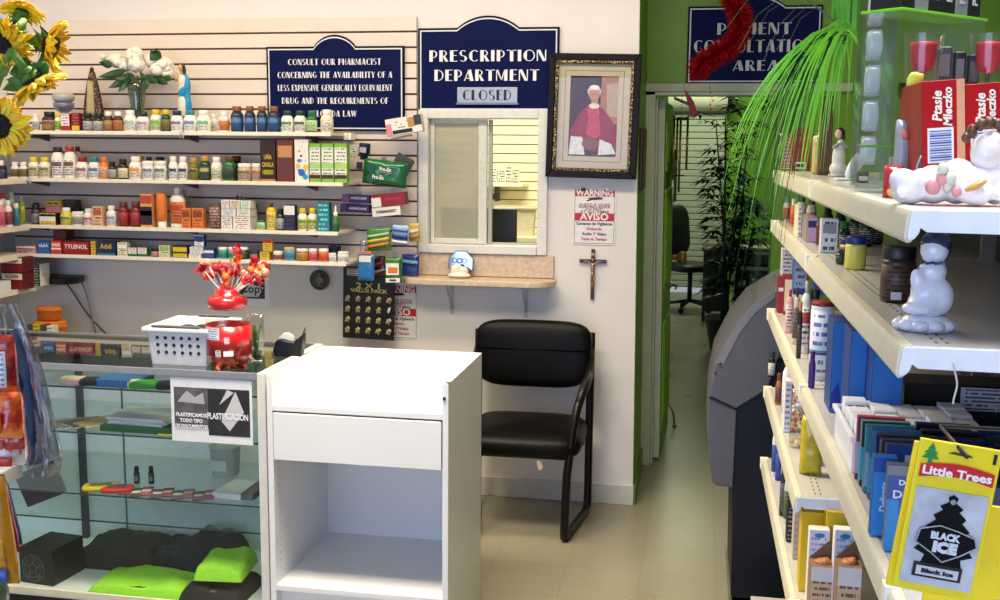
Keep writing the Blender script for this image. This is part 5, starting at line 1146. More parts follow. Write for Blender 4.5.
# lollipops standing in the lid
heads = [(202,268),(207,263),(212,275),(206,276),(216,268),(219,273),(224,266),(226,277),(230,272),(233,264),(236,272),(237,259),(238,251),(243,273),(248,278),(251,270),(253,264),(256,274),(259,278),(261,268),(264,265),(265,272)]
zl_ = ZG+zt_
for i, (x, y) in enumerate(heads):
    Yl = pj.y + ((i*37) % 7 - 3)*.012; hp = onY(x, y, Yl)
    base = Vector((pj.x + (hp.x-pj.x)*.28, pj.y+(Yl-pj.y)*.3, zl_+.05))
    o2 = empty('lollipop', base)
    rr2 = random.Random(i); b = MB(); d = hp-base
    MB().tube([(0,0,0), tuple(d)], .0022, n=6).build('stick', mat('#eceae6', .5), o2)
    h = put('wrapped_head', shared(('lol', i % 4), lambda: candy_mesh(i % 4 + 10, .0145)), o2, d, (rr2.random()*6, rr2.random()*6, rr2.random()*6)); 
    o2['category'] = 'lollipop'; o2['group'] = 'lollipops standing in the red jar lid'
    k_ = sorted(h_[0] for h_ in heads).index(x)
    o2['label'] = ('red-wrapped lollipop leaning furthest %s in the jar lid' % ('left' if k_ == 0 else 'right')) if k_ in (0, len(heads)-1) else 'red-wrapped lollipop in the jar lid, %s from the left' % (ORD[k_] if k_ < 12 else str(k_+1)+('rd' if k_+1 == 23 else 'nd' if k_+1 == 22 else 'st' if k_+1 == 21 else 'th'))
# clear bag with greenery beside jar
q = onZ(256, 369, ZG); o = thing('clear_bag', 'clear cellophane bag with green sprigs behind right of the candy jar', 'bag', (q.x-.05, q.y+.12, ZG+.0005))
crumple_pack(o, .06, .17, .05, '#ffffff', 21, .008, name='cellophane', m=glass('#eef0ec', .06, 1., .12))
b = MB()
for i in range(7): b.tube([(.0+.004*i-.01, 0, .005), (.01*math.sin(i), .0, .07), (.02*math.sin(i*2), .005, .13)], .003, n=5)
b.build('sprigs', mat('#3a7a2e', .5), o, smooth=True)['kind'] = 'stuff'
# loose coloured scraps by the jar base
# tape dispenser
q = onZ(284, 358, ZG); o = thing('tape_dispenser', 'black tape dispenser standing on the glass counter beside the white cabinet', 'dispenser', (q.x+.002, q.y+.05, ZG+.0005), rz=.15); o.scale = (1.2, 1.2, 1.2)
MB().prism([(-.042,0),(.038,0),(.045,.03),(.046,.07),(.02,.045),(.0,.048),(-.02,.055),(-.036,.05),(-.045,.02)], -.028, .028).build('housing', mat('#060607', .4, spec=.3), o, bevel=.005)
MB().lathe([(.012,-.01),(.024,-.01),(.024,.01),(.012,.01)], M=Matrix.Rotation(PI/2,4,'X'), c=(-.008,0,.045), n=24).build('tape_roll', mat('#cfcfc8', .3), o, smooth=False)
MB().prism([(.035,.05),(.05,.088),(.046,.07)], -.012, .012).build('cutter', mat('#1c1c1e', .3), o)
# white sheet at the left of counter top
o = thing('paper_sheet', 'white paper sheets lying at the left end of glass counter', 'paper', onZ(30, 346, 1.0))
# ------ inside the case
def case_front_text(o): pass
x, z, w_, h_ = pxrect(171, 252, 379, 443, YC-.004)
o = thing('counter_poster', 'white notice with two grey photos taped to the display counter front', 'poster', (x, YC-.0005, z))
MB().box(-w_/2, w_/2, -.0012, 0, 0, h_).build('paper', mat('#dfe2ea', .6), o)
MB().box(-w_*.46, -w_*.04, -.002, -.0012, h_*.22, h_*.85).build('left_photo', mat('#55565c', .5, var=.5, scale=22), o); MB().box(-w_*.04, w_*.47, -.002, -.0012, h_*.12, h_*.85).build('right_photo', mat('#242428', .5, var=.4, scale=12), o)
MB().prism([(w_*.12,h_*.35),(w_*.22,h_*.2),(w_*.4,h_*.5),(w_*.3,h_*.82)], -.0026, -.002).prism([(w_*.1,h_*.6),(w_*.28,h_*.8),(w_*.2,h_*.84)], -.0026, -.002).build('pale_shape', mat('#c4c6cc'), o)
MB().prism([(-w_*.42,h_*.62),(-w_*.3,h_*.8),(-w_*.2,h_*.7),(-w_*.1,h_*.78),(-w_*.08,h_*.6)], -.0026, -.002).build('pale_shape', mat('#a9abb2'), o)
text('PLASTIFICACION', .03, mat('#e8e8ec'), o, (w_*.2, -.0032, h_*.42), width=w_*.5, bold=.0008); 
for i, (t, k) in enumerate((('PLASTIFICAMOS', .38), ('TODO TIPO', .28), ('DE DOCUMENTOS', .4))): text(t, .018, mat('#ececf0'), o, (-w_*.25, -.0032, h_*(.42-.09*i)), width=w_*k, bold=.0006)
def cz(x, y, z): return onZ(x, y, z)
# z levels
Z1, Z2, Z3, Z4, ZD = .8825, .7195, .4955, .3005, .1205
def soft_roll(name, label, cat, x0, x1, y, z, c, stripes=None, rz=0, r=.02):
    a, b_ = onZ(x0, y, z), onZ(x1, y, z); L_ = b_.x-a.x; o = thing(name, label, cat, ((a.x+b_.x)/2, min(max(a.y, YC+.05), YC+.36), z), rz=rz)
    pad(L_, r*3.2, r*1.2, sup=.5, crown=.004).build('folded_cloth', mat(c, .8), o, smooth=True, loc=(0, 0, r*.62))
    if stripes:
        for k in range(5): MB().box(-L_*.4+L_*.18*k, -L_*.33+L_*.18*k, -r*1.2, r*1.2, r*1.16, r*1.3).build('stripe', mat(stripes, .8), o)
    return o
soft_roll('folded_sock', 'beige folded socks at the left on the top glass shelf', 'socks', 43, 62, 390, Z1, '#b9b09a', rz=.3)
soft_roll('folded_sock', 'pink and red striped folded socks on the top glass shelf', 'socks', 56, 80, 388, Z1, '#e0b8b0', '#c04a44', rz=.25)
soft_roll('folded_sock', 'black folded socks beside striped pink socks on top glass shelf', 'socks', 72, 95, 388, Z1, '#17181a', rz=.3)
soft_roll('folded_sock', 'cream striped folded socks right of the blue box', 'socks', 121, 138, 390, Z1, '#d8cfae', '#b05a6a', rz=.5)
soft_roll('folded_sock', 'bright green folded socks right of the blue box', 'socks', 129, 160, 388, Z1, '#3f9a2c', rz=.35)
soft_roll('folded_sock', 'black folded socks right of the bright green socks', 'socks', 154, 172, 390, Z1, '#141517', rz=.3)
def flat_box(name, label, cat, x0, x1, yb, z, h, d, c, top=None, rz=0, txt=None, yclamp=(.03, .4)):
    a, b_ = onZ(x0, yb, z), onZ(x1, yb, z); Y_ = min(max(a.y, YC+yclamp[0]), YC+yclamp[1]); a, b_ = onY(x0, yb, Y_), onY(x1, yb, Y_)
    o = thing(name, label, cat, ((a.x+b_.x)/2, Y_, z), rz=rz); L_ = (b_.x-a.x)
    MB().box(-L_/2, L_/2, 0, d, 0, h).build('carton', mat(c, .45), o, bevel=.0015)
    if top: MB().box(-L_/2+.002, L_/2-.002, .002, d-.002, h, h+.0008).build('top_face', mat(top, .4), o)
    if txt: text(txt[0], h*.6, pm(txt[1]), o, (0, -.0012, h*.5), width=L_*.5)
    return o
flat_box('flat_box', 'bright blue flat box in the middle of top glass shelf', 'box', 96, 136, 391, Z1, .026, .13, '#2b66a8', '#3a78bc')
# shelf 2: papers + magazines
flat_box('document_box', 'dark green flat document box on second glass shelf', 'box', 100, 170, 431, Z2, .022, .2, '#1d5a34', '#1d5a34')
sb_ = bpy.data.objects['document_box']
for i in range(5):
    o = thing('paper_stack', ['lowest white leaflet stack on the dark green box','second white leaflet layer on the dark green box','third white leaflet layer on the dark green box','fourth white leaflet layer on the dark green box','topmost white leaflet of stack on the dark green box'][i], 'papers', sb_.location + Vector((.004*((i*3) % 4)-.006, .012, .0235+.0052*i)), rz=.03*((i*5) % 3-1), group='white leaflets on the green box')
    MB().box(-.11, .105, 0, .16, 0, .005).build('sheets', mat(['#cfd4dc','#d9dee6','#c9cfd8','#dde1e8','#e6e9ee'][i], .5), o)
    MB().box(-.11, .105, -.0006, 0, .001, .004).build('page_edges', mat('#b5bcc8', .6), o)
for i, (x0, x1, c) in enumerate([(36,60,'#8a8578'),(50,74,'#4c5a44'),(57,84,'#6a6f64'),(68,94,'#3c4038'),(84,100,'#a08a4a')]):
    a = onZ(x0, 432, Z2+.0008+.003*i); Y_ = min(max(a.y, YC+.05), YC+.3); a, b_ = onY(x0, 432, Y_), onY(x1, 432, Y_)
    o = thing('booklet', ['grey-beige booklet at far left','dark green booklet second from left','grey-green booklet in the middle','dark olive booklet fourth from left','gold booklet at the right'][i] + ' on the second glass shelf', 'booklet', ((a.x+b_.x)/2, Y_+.04, Z2+.0006+.0045*i), rz=-.5)
    MB().box(-.045, .045, -.07, .07, 0, .004).build('pages', mat('#d0d0c8', .6), o); MB().box(-.0455, .0455, -.0705, .0705, .004, .0048).build('cover', mat(c, .35, var=.3), o)
MB_ = flat_box('yellow_note', 'small yellow note pad under the notice on second glass shelf', 'note pad', 157, 174, 440, Z2, .004, .05, '#b9b04a')
# shelf 3: small dark sprays, yellow/red cases, patterned packs, papers, cup
for (x, ds) in ((137,'left small dark green spray bottle standing on the third glass shelf'),(151.5,'right small dark green spray bottle standing on the third glass shelf')):
    q = onZ(x, 483.5, Z3); Y_ = min(q.y, YC+.42); q = onY(x, 483, Y_); o = thing('spray_bottle', ds, 'bottle', (q.x, Y_, Z3), group='small dark spray bottles')
    MB().lathe([(.009,0),(.0105,.004),(.0105,.04),(.008,.045)], n=16).build('bottle_body', mat('#12302e', .25), o, smooth=True)
    MB().lathe([(.0085,.045),(.0085,.06),(.006,.066),(0,.067)], n=16).build('cap', mat('#0c1a1c', .3), o, smooth=True)
    MB().lathe([(.0108,.012),(.0108,.03)], n=16, cap=False).build('paper_label', printed('#2a5a58', '#cfd8d4', rows=4), o)
def case_item(name, label, cat, x0, x1, y, z, c, h, d, ex, rz):
    a = onZ((x0+x1)/2, y, z); Y_ = min(max(a.y, YC+.05), YC+.4); a, b_ = onY(x0, y, Y_), onY(x1, y, Y_); L_ = b_.x-a.x
    o = thing(name, label, cat, ((a.x+b_.x)/2, Y_, z), rz=rz); pad(L_, d, h, sup=.5, crown=.0).build('case_body', mat(c, .35), o, smooth=True, loc=(0, 0, h/2))
    MB().box(-L_*.3, L_*.3, -d*.25, d*.25, h*.99, h*1.05).build('window', mat(ex, .3), o); return o
case_item('eyeglass_case', 'yellow oval pack with dark window on the third glass shelf', 'pack', 85, 117, 489, Z3, '#c9b81c', .018, .075, '#5a5a2a', .35)
case_item('eyeglass_case', 'red oval pack with dark window beside the yellow pack', 'pack', 103, 132, 491, Z3, '#c0281e', .018, .07, '#3a2a2a', .35)
pat = [mat(c, .5, var=.9, scale=170) for c in ('#8a3a4c','#4a4446','#9a5a60','#55484c')]
for i in range(9):
    x0 = 121+i*10.4; q = onZ(x0+5, 491+ (i % 2)*2+i*.55, Z3); Y_ = min(max(q.y, YC+.05), YC+.3); q = onY(x0+5, 492, Y_)
    o = thing('patterned_packet', '%s patterned packet, %s of its colour from the left on third glass shelf' % (('pink-white','black-white')[i % 2], ORD[i//2]), 'packet', (q.x, Y_, Z3+.0003), rz=.35, group='patterned packets on the third glass shelf')
    MB().box(-.019, .019, -.045, .045, 0, .006).build('packet_body', pat[i % 4], o, bevel=.0015)
    MB().box(-.015, .015, -.012, .012, .006, .0066).build('label_strip', mat('#c9c4c4', .5), o)
q = onZ(226, 480, Z3); Y_ = YC+.33; q = onY(226, 480, Y_); zt2 = onY(226, 461, Y_).z; zb2 = Z3
o = thing('frosted_cup', 'frosted translucent plastic tub at the back of third glass shelf', 'tub', (q.x, Y_, Z3)); hh_ = .115
MB().lathe([(.046,0),(.05,.004),(.057,hh_-.006),(.06,hh_-.004),(.06,hh_),(.054,hh_),(.048,.008),(0,.008)], n=32, cap=False).build('tub_wall', mat('#b8c4c4', .35, var=.02), o, smooth=True)
MB().box(-.03,.03,-.0585,-.057,.03,.07).build('paper_label', mat('#c9d2d4', .5), o)
for i, (x0, x1, y, c, ds, h) in enumerate([(211,241,498,'#d5dce2','thick white booklet on the right of the third glass shelf',.02),(240,253,500,'#5a6470','blue-grey printed booklet at right end of third glass shelf',.022)]):
    flat_box('booklet', ds, 'booklet', x0, x1, y, Z3, h, .16, c, ['#c9d0d8','#5a4a44'][i], rz=-.12 if not i else 0)
# deck: clothing
def garment(name, label, xs, y0, zb, h, c, seed, d=.28, rz=0, Yc=None, parent=None, wr=.35, mt=None):
    a, b_ = onY(xs[0], y0, Yc), onY(xs[1], y0, Yc); w = b_.x-a.x; o = thing(name, label, 'clothing', ((a.x+b_.x)/2, Yc, zb), rz=rz)
    b = MB(); rnd_ = Vector((seed*3.1, seed, 0)); n = 30
    def fn(u, v):
        x = (u-.5)*w; y = (v-.5)*d; e = max(0, (1-abs(2*u-1)**6)*(1-abs(2*v-1)**6))**.35
        z = h*e*(.72 + wr*mnoise.noise(Vector((x*9, y*9, 0))+rnd_) + .12*abs(mnoise.noise(Vector((x*26, y*22, 3))+rnd_)))
        return Vector((x*(1+.05*mnoise.noise(Vector((v*4, seed, 0)))), y*(1+.06*mnoise.noise(Vector((u*4, seed+5, 0)))), z))
    b.grid(fn, n, n)
    b.add([Vector((-w/2,-d/2,0)), Vector((w/2,-d/2,0)), Vector((w/2,d/2,0)), Vector((-w/2,d/2,0))], [(3,2,1,0)])
    b.build('cloth', mt or mat(c, .85, bump=.2, scale=60), o, smooth=True)
    MB().box(-w*.08, w*.08, -d*.42, -d*.36, h*.55, h*.6).build('collar_label', mat('#2a2a2c' if c[1] > '4' else '#5a5a5c', .7), o)
    return o
garment('folded_trousers', 'charcoal folded trousers lying large in the bottom of the glass case', (90,168), 555, ZD, .11, '#26282a', 3, d=.26, Yc=YC+.36, wr=.15)
garment('folded_shirt', 'dark navy crumpled shirt right of the charcoal trousers in the case', (160,240), 545, ZD, .12, '#0e1f2c', 5, d=.24, Yc=YC+.37, wr=.8)
garment('folded_shirt', 'neon green shirt folded at the front of the glass case deck', (102,198), 580, ZD, .05, '#96da34', 7, d=.2, Yc=YC+.13)
garment('folded_shirt', 'black shirt in plastic under the right neon green shirt', (192,252), 585, ZD, .07, '#17181a', 9, d=.22, Yc=YC+.13)
garment('folded_shirt', 'neon green shirt stacked on the black shirt at case right end', (204,249), 560, ZD+.075, .07, '#96da34', 11, d=.2, Yc=YC+.15, rz=.1)
# camera-like boxed item and purple book at left
q = onZ(44, 580, ZD); o = thing('speaker_box', 'black box with a round grey wheel print in the case lower left', 'box', (onY(44, 570, YC+.1).x, YC+.1, ZD), rz=-.12)
w_ = 46*(YC+.1)/1067/2; MB().box(-w_, w_, -.04, .13, 0, .135).build('carton', mat('#0b0b0e', .35), o, bevel=.002)
b = MB()
for k, (r0, r1) in enumerate(((.052,.044),(.038,.03),(.02,.012))): b.lathe([(r1,0),(r0,0),(r0,.0015),(r1,.0015)], M=Matrix.Rotation(PI/2,4,'X'), c=(-.012,-.0405,.06), n=36, cap=False)
b.build('wheel_print', mat('#4a5058', .35, metal=.5, var=.4), o); 
for k in range(5): 
    MB().box(-.003, .003, -.042, -.0405, .012, .046).build('spoke', mat('#5a6068', .35, metal=.5), o, rot=(0, 0, 0), loc=(0,0,0)).matrix_local = Matrix.Translation((-.012, 0, .06)) @ Matrix.Rotation(k*2*PI/5, 4, 'Y')
o = thing('leaning_book', 'purple-brown leaning book behind the black wheel box in the case', 'book', (onY(40, 530, YC+.28).x, YC+.34, Z4+.045), rot=(.0, -.4, .0))
MB().box(-.085, .085, -.01, .012, 0.0, .13).build('pages', mat('#5a4a52', .6), o); MB().box(-.088, .088, -.0135, -.0101, -.003, .133).build('cover', mat('#37203a', .4), o)
# white paper sheet over the side shelf
pp = bpy.data.objects['paper_sheet']; q = onY(30, 345, 4.0); pp.location = (q.x, 4.0, q.z)
bpy.data.objects.remove(pp)
q0 = onX(58, 341, -2.42)
Xs = -2.55
# ================================================================== LEFT FOREGROUND
# white shelf corner of a rack near the camera, left
def onYv(x, y, Y): return onY(x, y, Y)
YL = 1.75
# rack with a shelf corner at lower left
a = onY(16, 470, YL); zsh = onY(10, 462, YL+.0).z
o = thing('candy_rack', 'white shelf rack corner sticking in at the left edge under candy bags', 'rack', (a.x-.055, YL, -.032))
MB().box(-.6, .0, -.35, .1, zsh-.03, zsh).build('shelf_board', mat('#dfe3e8', .4), o, bevel=.004)
MB().box(-.56, -.5, -.3, .05, .07, zsh-.0305).build('rack_post', mat('#c9ccd0', .4), o)
MB().box(-.6, .0, -.35, .1, .032, .07).build('base_shelf', mat('#c9ccd0', .4), o, bevel=.004)
MB().box(-.49, -.45, .04, .055, .07, 1.55).build('upright', mat('#c9ccd0', .4), o)
MB().tube([(-.45, .0475, 1.30), (-.02, .0475, 1.30)], .006).build('hang_bar', mat('#c0c0c4', .3, metal=.8), o, smooth=True)
def bag(name, label, cat, x0, x1, y0, y1, Y, t, c, seed, amp=.008, m=None, rz=0, tilt=0, group=None):
    a, b_ = onY((x0+x1)/2-(x1-x0)/2, y1, Y), onY(x1, y0, Y); o = thing(name, label, cat, ((a.x+b_.x)/2, Y, a.z), rot=(0, tilt, rz), group=group)
    crumple_pack(o, b_.x-a.x, b_.z-a.z, t, c, seed, amp, m=m); return o, b_.x-a.x, b_.z-a.z
def patch(o, w, h, y, x0, x1, z0, z1, c, m=None):
    b = MB(); b.grid(lambda u, v: Vector((w*(x0+(x1-x0)*u), y+.012*abs(x0+(x1-x0)*u)*2, h*(z0+(z1-z0)*v))), 4, 2); return b.build('printed_patch', m or mat(c, .4, var=.35, scale=70), o, smooth=True, solid=.001)
o, w, h = bag('candy_bag', 'red and white candy bag hanging highest at the left edge', 'bag', -26, 14, 335, 392, YL, .04, '#a81c1c', 31, .012)
patch(o, w, h, -.029, 0, .42, .15, .75, '', printed('#dfe0e4', '#7a8090', rows=7, density=.6))
o, w, h = bag('candy_bag', 'bright orange candy bag hanging at the left edge above the shelf', 'bag', -26, 21, 392, 436, YL-.01, .06, '#d8481c', 33, .016)
patch(o, w, h, -.042, .0, .3, .2, .6, '#e8622a')
o, w, h = bag('candy_bag', 'red and white striped bag resting on the white shelf corner', 'bag', -22, 24, 428, 462, YL-.0, .06, '#c8c0bc', 35, .014)
patch(o, w, h, -.044, .05, .45, .1, .35, '#c04038'); patch(o, w, h, -.044, -.1, .3, .55, .75, '#c86050')
def wrapper(c1, c2, c3, sc):
    m = bpy.data.materials.new('printed_wrapper'); m.use_nodes = True; nt = m.node_tree; b_ = nt.nodes['Principled BSDF']; b_.inputs['Roughness'].default_value = .22; b_.inputs['Coat Weight'].default_value = .5
    tc = nt.nodes.new('ShaderNodeTexCoord'); n = nt.nodes.new('ShaderNodeTexNoise'); n.inputs['Scale'].default_value = sc; n.inputs['Detail'].default_value = 3; nt.links.new(tc.outputs['Object'], n.inputs['Vector'])
    r = nt.nodes.new('ShaderNodeValToRGB'); r.color_ramp.elements[0].position = .42; r.color_ramp.elements[0].color = lin(c1); r.color_ramp.elements[1].position = .5; r.color_ramp.elements[1].color = lin(c2)
    e = r.color_ramp.elements.new(.6); e.color = lin(c3); nt.links.new(n.outputs['Fac'], r.inputs[0]); nt.links.new(r.outputs[0], b_.inputs['Base Color'])
    bp = nt.nodes.new('ShaderNodeBump'); bp.inputs['Strength'].default_value = .8; bp.inputs['Distance'].default_value = .006; nt.links.new(n.outputs['Fac'], bp.inputs['Height']); nt.links.new(bp.outputs[0], b_.inputs['Normal']); return m
for o_ in list(bpy.data.objects):
    if o_.parent and o_.parent.name.startswith('candy_bag') and o_.name.startswith('pack_body'):
        k_ = {'candy_bag':('#7a1214','#b02420','#c8502a'),'candy_bag.001':('#b8301a','#e0561c','#e8843a'),'candy_bag.002':('#b04038','#d8c8c0','#e6e0dc')}[o_.parent.name]
        o_.data.materials[0] = wrapper(*k_, 32)
# tall clear plastic bag with blue bags inside
a = onY(12, 305, YL+.12); o = thing('clear_bag', 'long clear plastic bag with blue packets hanging at the left edge', 'bag', (a.x, YL+.14, a.z))
outl = [(3,308),(0,330),(10,372),(16,420),(24,452),(33,478),(42,470),(52,478),(62,458),(52,400),(46,372),(36,348),(26,322),(14,304)]
zt0 = a.z
def bag_sheet(left, right, ys, Y, amp, seed):
    b = MB()
    for sgn in (-1, 1):
        def fn(u, v):
            k = v*(len(ys)-1); i = min(int(k), len(ys)-2); f = k-i
            xl = left[i]*(1-f)+left[i+1]*f; xr = right[i]*(1-f)+right[i+1]*f; y = ys[i]*(1-f)+ys[i+1]*f
            q = onY(xl+(xr-xl)*u, y, Y) - a; e = max(0, 1-abs(2*u-1)**2.5)
            fold = .010*math.sin(u*15+3*v+seed) + .006*math.sin(u*31+seed*2+5*v)
            return Vector((q.x, sgn*.026*e**.5*(.4+v*.6) + fold*e + .01*mnoise.noise(Vector((u*9, v*16, seed+sgn)))*e, q.z))
        b.grid(fn, 34, 30)
    return b
ysb = [304, 322, 348, 372, 400, 430, 458, 474]
bag_sheet([2,-1,4,9,13,18,26,33], [13,24,35,44,50,56,61,57], ysb, YL+.14, 1, 2).build('clear_film', glass('#dfe4ea', .12, 1.2, .16), o, smooth=True)
bag_sheet([12,13,16,20,26,30], [17,26,34,40,44,46], [330,350,372,396,420,442], YL+.14, 1, 5).build('inner_packet', mat('#2c5f98', .25, coat=.6), o, smooth=True)
bag_sheet([18,20,24,28,33], [30,36,42,47,44], [386,402,420,440,462], YL+.135, 1, 9).build('inner_packet', mat('#8a93b4', .3, coat=.5), o, smooth=True)
if False: bag_sheet([31,38,42], [42,45,46], [355,372,392], YL+.12, 1, 9).build('inner_packet', mat('#1c76b0', .3, coat=.5), o, smooth=True)
# lower bags
o, w, h = bag('snack_bag', 'orange and yellow snack bag hanging below the white shelf corner', 'bag', -18, 14, 478, 582, YL-.06, .04, '#c8861c', 41, .012, tilt=-.1)
patch(o, w, h, -.03, .1, .4, .05, .18, '#3f5f9a'); patch(o, w, h, -.03, -.1, .4, .2, .45, '#d8a03a')
o, w, h = bag('snack_bag', 'maroon and white long bag behind orange bag at left edge', 'bag', -4, 16, 476, 552, YL, .03, '#8a1c34', 42, .010, tilt=-.16)
patch(o, w, h, -.022, .0, .4, .1, .2, '#e0dcdc'); patch(o, w, h, -.022, .0, .4, .34, .42, '#d8a8b0')
o, w, h = bag('snack_bag', 'dark blue slim bag hanging rightmost below the white shelf corner', 'bag', 8, 19, 474, 545, YL+.05, .02, '#243a7a', 43, .006, tilt=-.2)
o, w, h = bag('snack_bag', 'green and red striped bag corner at the lower left edge', 'bag', -22, 5, 580, 640, YL-.08, .05, '#5a6a4a', 44, .012)
# white paper pad resting on side shelf top, seen over the counter
q = onZ(20, 345, .985); 
o = thing('paper_pad', 'white paper sheet on a small white tray behind the glass counter', 'paper', (onY(14, 345, 4.06).x, 4.06, onY(30, 337, 4.06).z))
MB().prism([(-.25,-.13),(.17,-.13),(.17,-.12),(-.1,.14),(-.25,.14)], 0, .004, axis='z').build('sheet', mat('#eef0ee', .5), o)
zpad = o.location.z
o2 = thing('side_table', 'small white side table supporting the paper sheet behind the counter', 'table', (o.location.x-.02, 4.06, 0))
MB().box(-.26,.17,-.14,.15,zpad-.03,zpad-.001).build('table_top', mat('#d9dbd6', .5), o2, bevel=.003)
for sx in (-.22, .12):
    for sy in (-.11, .12): MB().box(sx-.015, sx+.015, sy-.015, sy+.015, 0, zpad-.0305).build('leg', mat('#c8cac6', .5), o2)
# white tray on low side shelf
a = onY(0, 290, 4.3)
o = thing('white_tray', 'white open plastic bin at the left edge before the red cartons', 'bin', (onX(2, 290, X5-.08).x-.02, onX(2, 290, X5-.08).y-.12, zl5+.001))
MB().box(-.1,.1,-.08,.08,0,.004).box(-.1,.1,-.08,-.076,.004,.05).box(-.1,.1,.076,.08,.004,.05).box(-.1,-.096,-.08,.08,.004,.05).box(.096,.1,-.08,.08,.004,.05).build('bin_wall', mat('#dfe4ea', .4), o, bevel=.002)
MB().box(-.106,.106,-.086,-.08,.046,.056).build('rim', mat('#e9edf2', .4), o, bevel=.002)
# ------------------------------------------------------------------ SUNFLOWERS
pet_cols = ['#ffca10', '#ffda28', '#ffbe0a']
def sunflower(label, cx, cy, rpx, Y, face, disc_r=.42, seed=0, n=20, stem_to=None, droop=.15, leaves=()):
    c = onY(cx, cy, Y); R_ = rpx*Y/1067; f = Vector(face).normalized()
    o = thing('sunflower', label, 'sunflower', c, group='sunflowers in the bunch at top left')
    q = f.to_track_quat('Z', 'Y'); rnd = random.Random(seed)
    M4 = q.to_matrix()
    for ring in range(2):
        for i in range(n):
            a = 2*PI*(i+.5*ring)/n + rnd.uniform(-.08, .08); L_ = R_*(1-.08*ring)*rnd.uniform(.86, 1.06); wd = R_*.3*rnd.uniform(.85, 1.15); lift = rnd.uniform(-.1, .25) + ring*.12
            r0 = R_*disc_r*.8; tw = rnd.uniform(-.3, .3); curl = rnd.uniform(-.15, .2)+droop
            b = MB()
            def fn(u, v):
                s_ = (u-.5)*wd*math.sin(PI*(.12+.88*v))**.75*(1.1-.1*v) if v < .999 else 0
                r = r0 + (L_-r0)*v; z = lift*r*.4 - curl*(v*v)*L_*.6 + abs(u-.5)*wd*.5 + s_*tw
                d = Vector((math.cos(a), math.sin(a), 0)); t = Vector((-math.sin(a), math.cos(a), 0))
                return M4 @ (d*r + t*s_ + Vector((0, 0, z + .006*ring)))
            b.grid(fn, 4, 7)
            b.build('petal', mat(pet_cols[(i+ring) % 3], .55, var=.12, scale=120, sss=0), o, smooth=True, solid=.0006)
    dsc = MB(); rr = R_*disc_r
    dsc.lathe([(0, .016), (rr*.35, .012), (rr*.6, .018), (rr*.85, .02), (rr, .006), (rr*.98, -.008), (0, -.014)], n=30, cap=False)
    dm_ = mat('#1c120a', .9, var=.9, scale=260, bump=1); ob = dsc.build('disc', dm_, o, smooth=True); ob.matrix_local = M4.to_4x4()
    sp = MB()
    for i in range(16):
        a = 2*PI*i/16; d = Vector((math.cos(a), math.sin(a), 0)); t = Vector((-math.sin(a), math.cos(a), 0))*R_*.13
        vs = [M4 @ p_ for p_ in (d*R_*.2+t+Vector((0,0,-.014)), d*R_*.2-t+Vector((0,0,-.014)), d*R_*.6+Vector((0,0,-.03+.01*(i % 3))))]; sp.add(vs, [(0,1,2)])
    sp.lathe([(R_*.34,-.006),(R_*.3,-.02),(.012,-.03)], n=16, M=M4.to_4x4(), cap=False)
    sp.build('sepals', mat('#4c7a1e', .6, var=.25), o, smooth=True)
    if stem_to:
        e = onY(*stem_to) - c; m_ = e*.5 + Vector((0,.15,0)) + f*-.05
        MB().tube([M4 @ Vector((0,0,-.025)), f*-.07, m_, e], [.009,.008,.008,.008], n=8).build('stem', mat('#5c8a2a', .6), o, smooth=True)
    for (p0, p1, w_) in leaves:
        leaf(o, onY(*p0) - c, onY(*p1) - c, w_, mat('#3f6f1f', .5, var=.25), up=Vector((.2,1,.1)))
    return o
Ys = 1.9
vp = onY(-100, 128, Ys+.34); o = thing('flower_vase', 'tall green vase on a wooden plant stand holding the sunflowers, past left edge', 'vase', (vp.x, vp.y, vp.z-.38))
MB().lathe([(.045,0),(.055,.02),(.06,.2),(.05,.36),(.055,.40),(.05,.40),(.045,.36),(.0,.05)], n=28, cap=False).build('vase_body', mat('#2f5a44', .2, coat=.5), o, smooth=True)
o = thing('plant_stand', 'wooden plant stand under the sunflower vase past the left edge', 'stand', (vp.x, vp.y, 0))
MB().box(-.1,.1,-.1,.1,vp.z-.41,vp.z-.3805).build('stand_top', mat('#6a4a30', .5), o, bevel=.004)
for sx in (-.09, .07):
    for sy in (-.09, .07): MB().box(sx, sx+.02, sy, sy+.02, 0, vp.z-.4105).build('leg', mat('#6a4a30', .5), o)
sunflower('large sunflower with black centre facing forward, lowest at left edge', 0, 127, 36, Ys, (.25, -1, .06), .42, 1, stem_to=(-100, 118, Ys+.34))
sunflower('sunflower facing left and down, uppermost left of the bunch', 5, 40, 36, Ys+.12, (-.1, -.75, -.6), .36, 2, stem_to=(-100, 118, Ys+.34))
sunflower('sunflower seen from the side below the top edge, upper middle', 22, 12, 24, Ys+.25, (.0, .45, .85), .3, 3, stem_to=(-100, 118, Ys+.34), droop=.35)
sunflower('sunflower facing right seen in profile, rightmost of the bunch', 48, 44, 31, Ys+.2, (.9, .3, -.2), .34, 4, stem_to=(-100, 118, Ys+.34), droop=-.55, leaves=[((40,26,Ys+.18),(46,72,Ys+.2),.03), ((42,30,Ys+.18),(34,66,Ys+.16),.03), ((30,70,Ys+.2),(2,90,Ys+.2),.05)])
sunflower('sunflower turned down seen in profile, lower middle of the bunch', 33, 82, 34, Ys+.1, (.45, .25, -.85), .34, 5, stem_to=(-100, 118, Ys+.34), droop=-.35, leaves=[((22,70,Ys+.1),(46,80,Ys+.08),.06), ((8,80,Ys+.12),(34,94,Ys+.1),.06), ((10,74,Ys+.1),(28,58,Ys+.1),.05), ((28,74,Ys+.16),(44,60,Ys+.16),.04)])
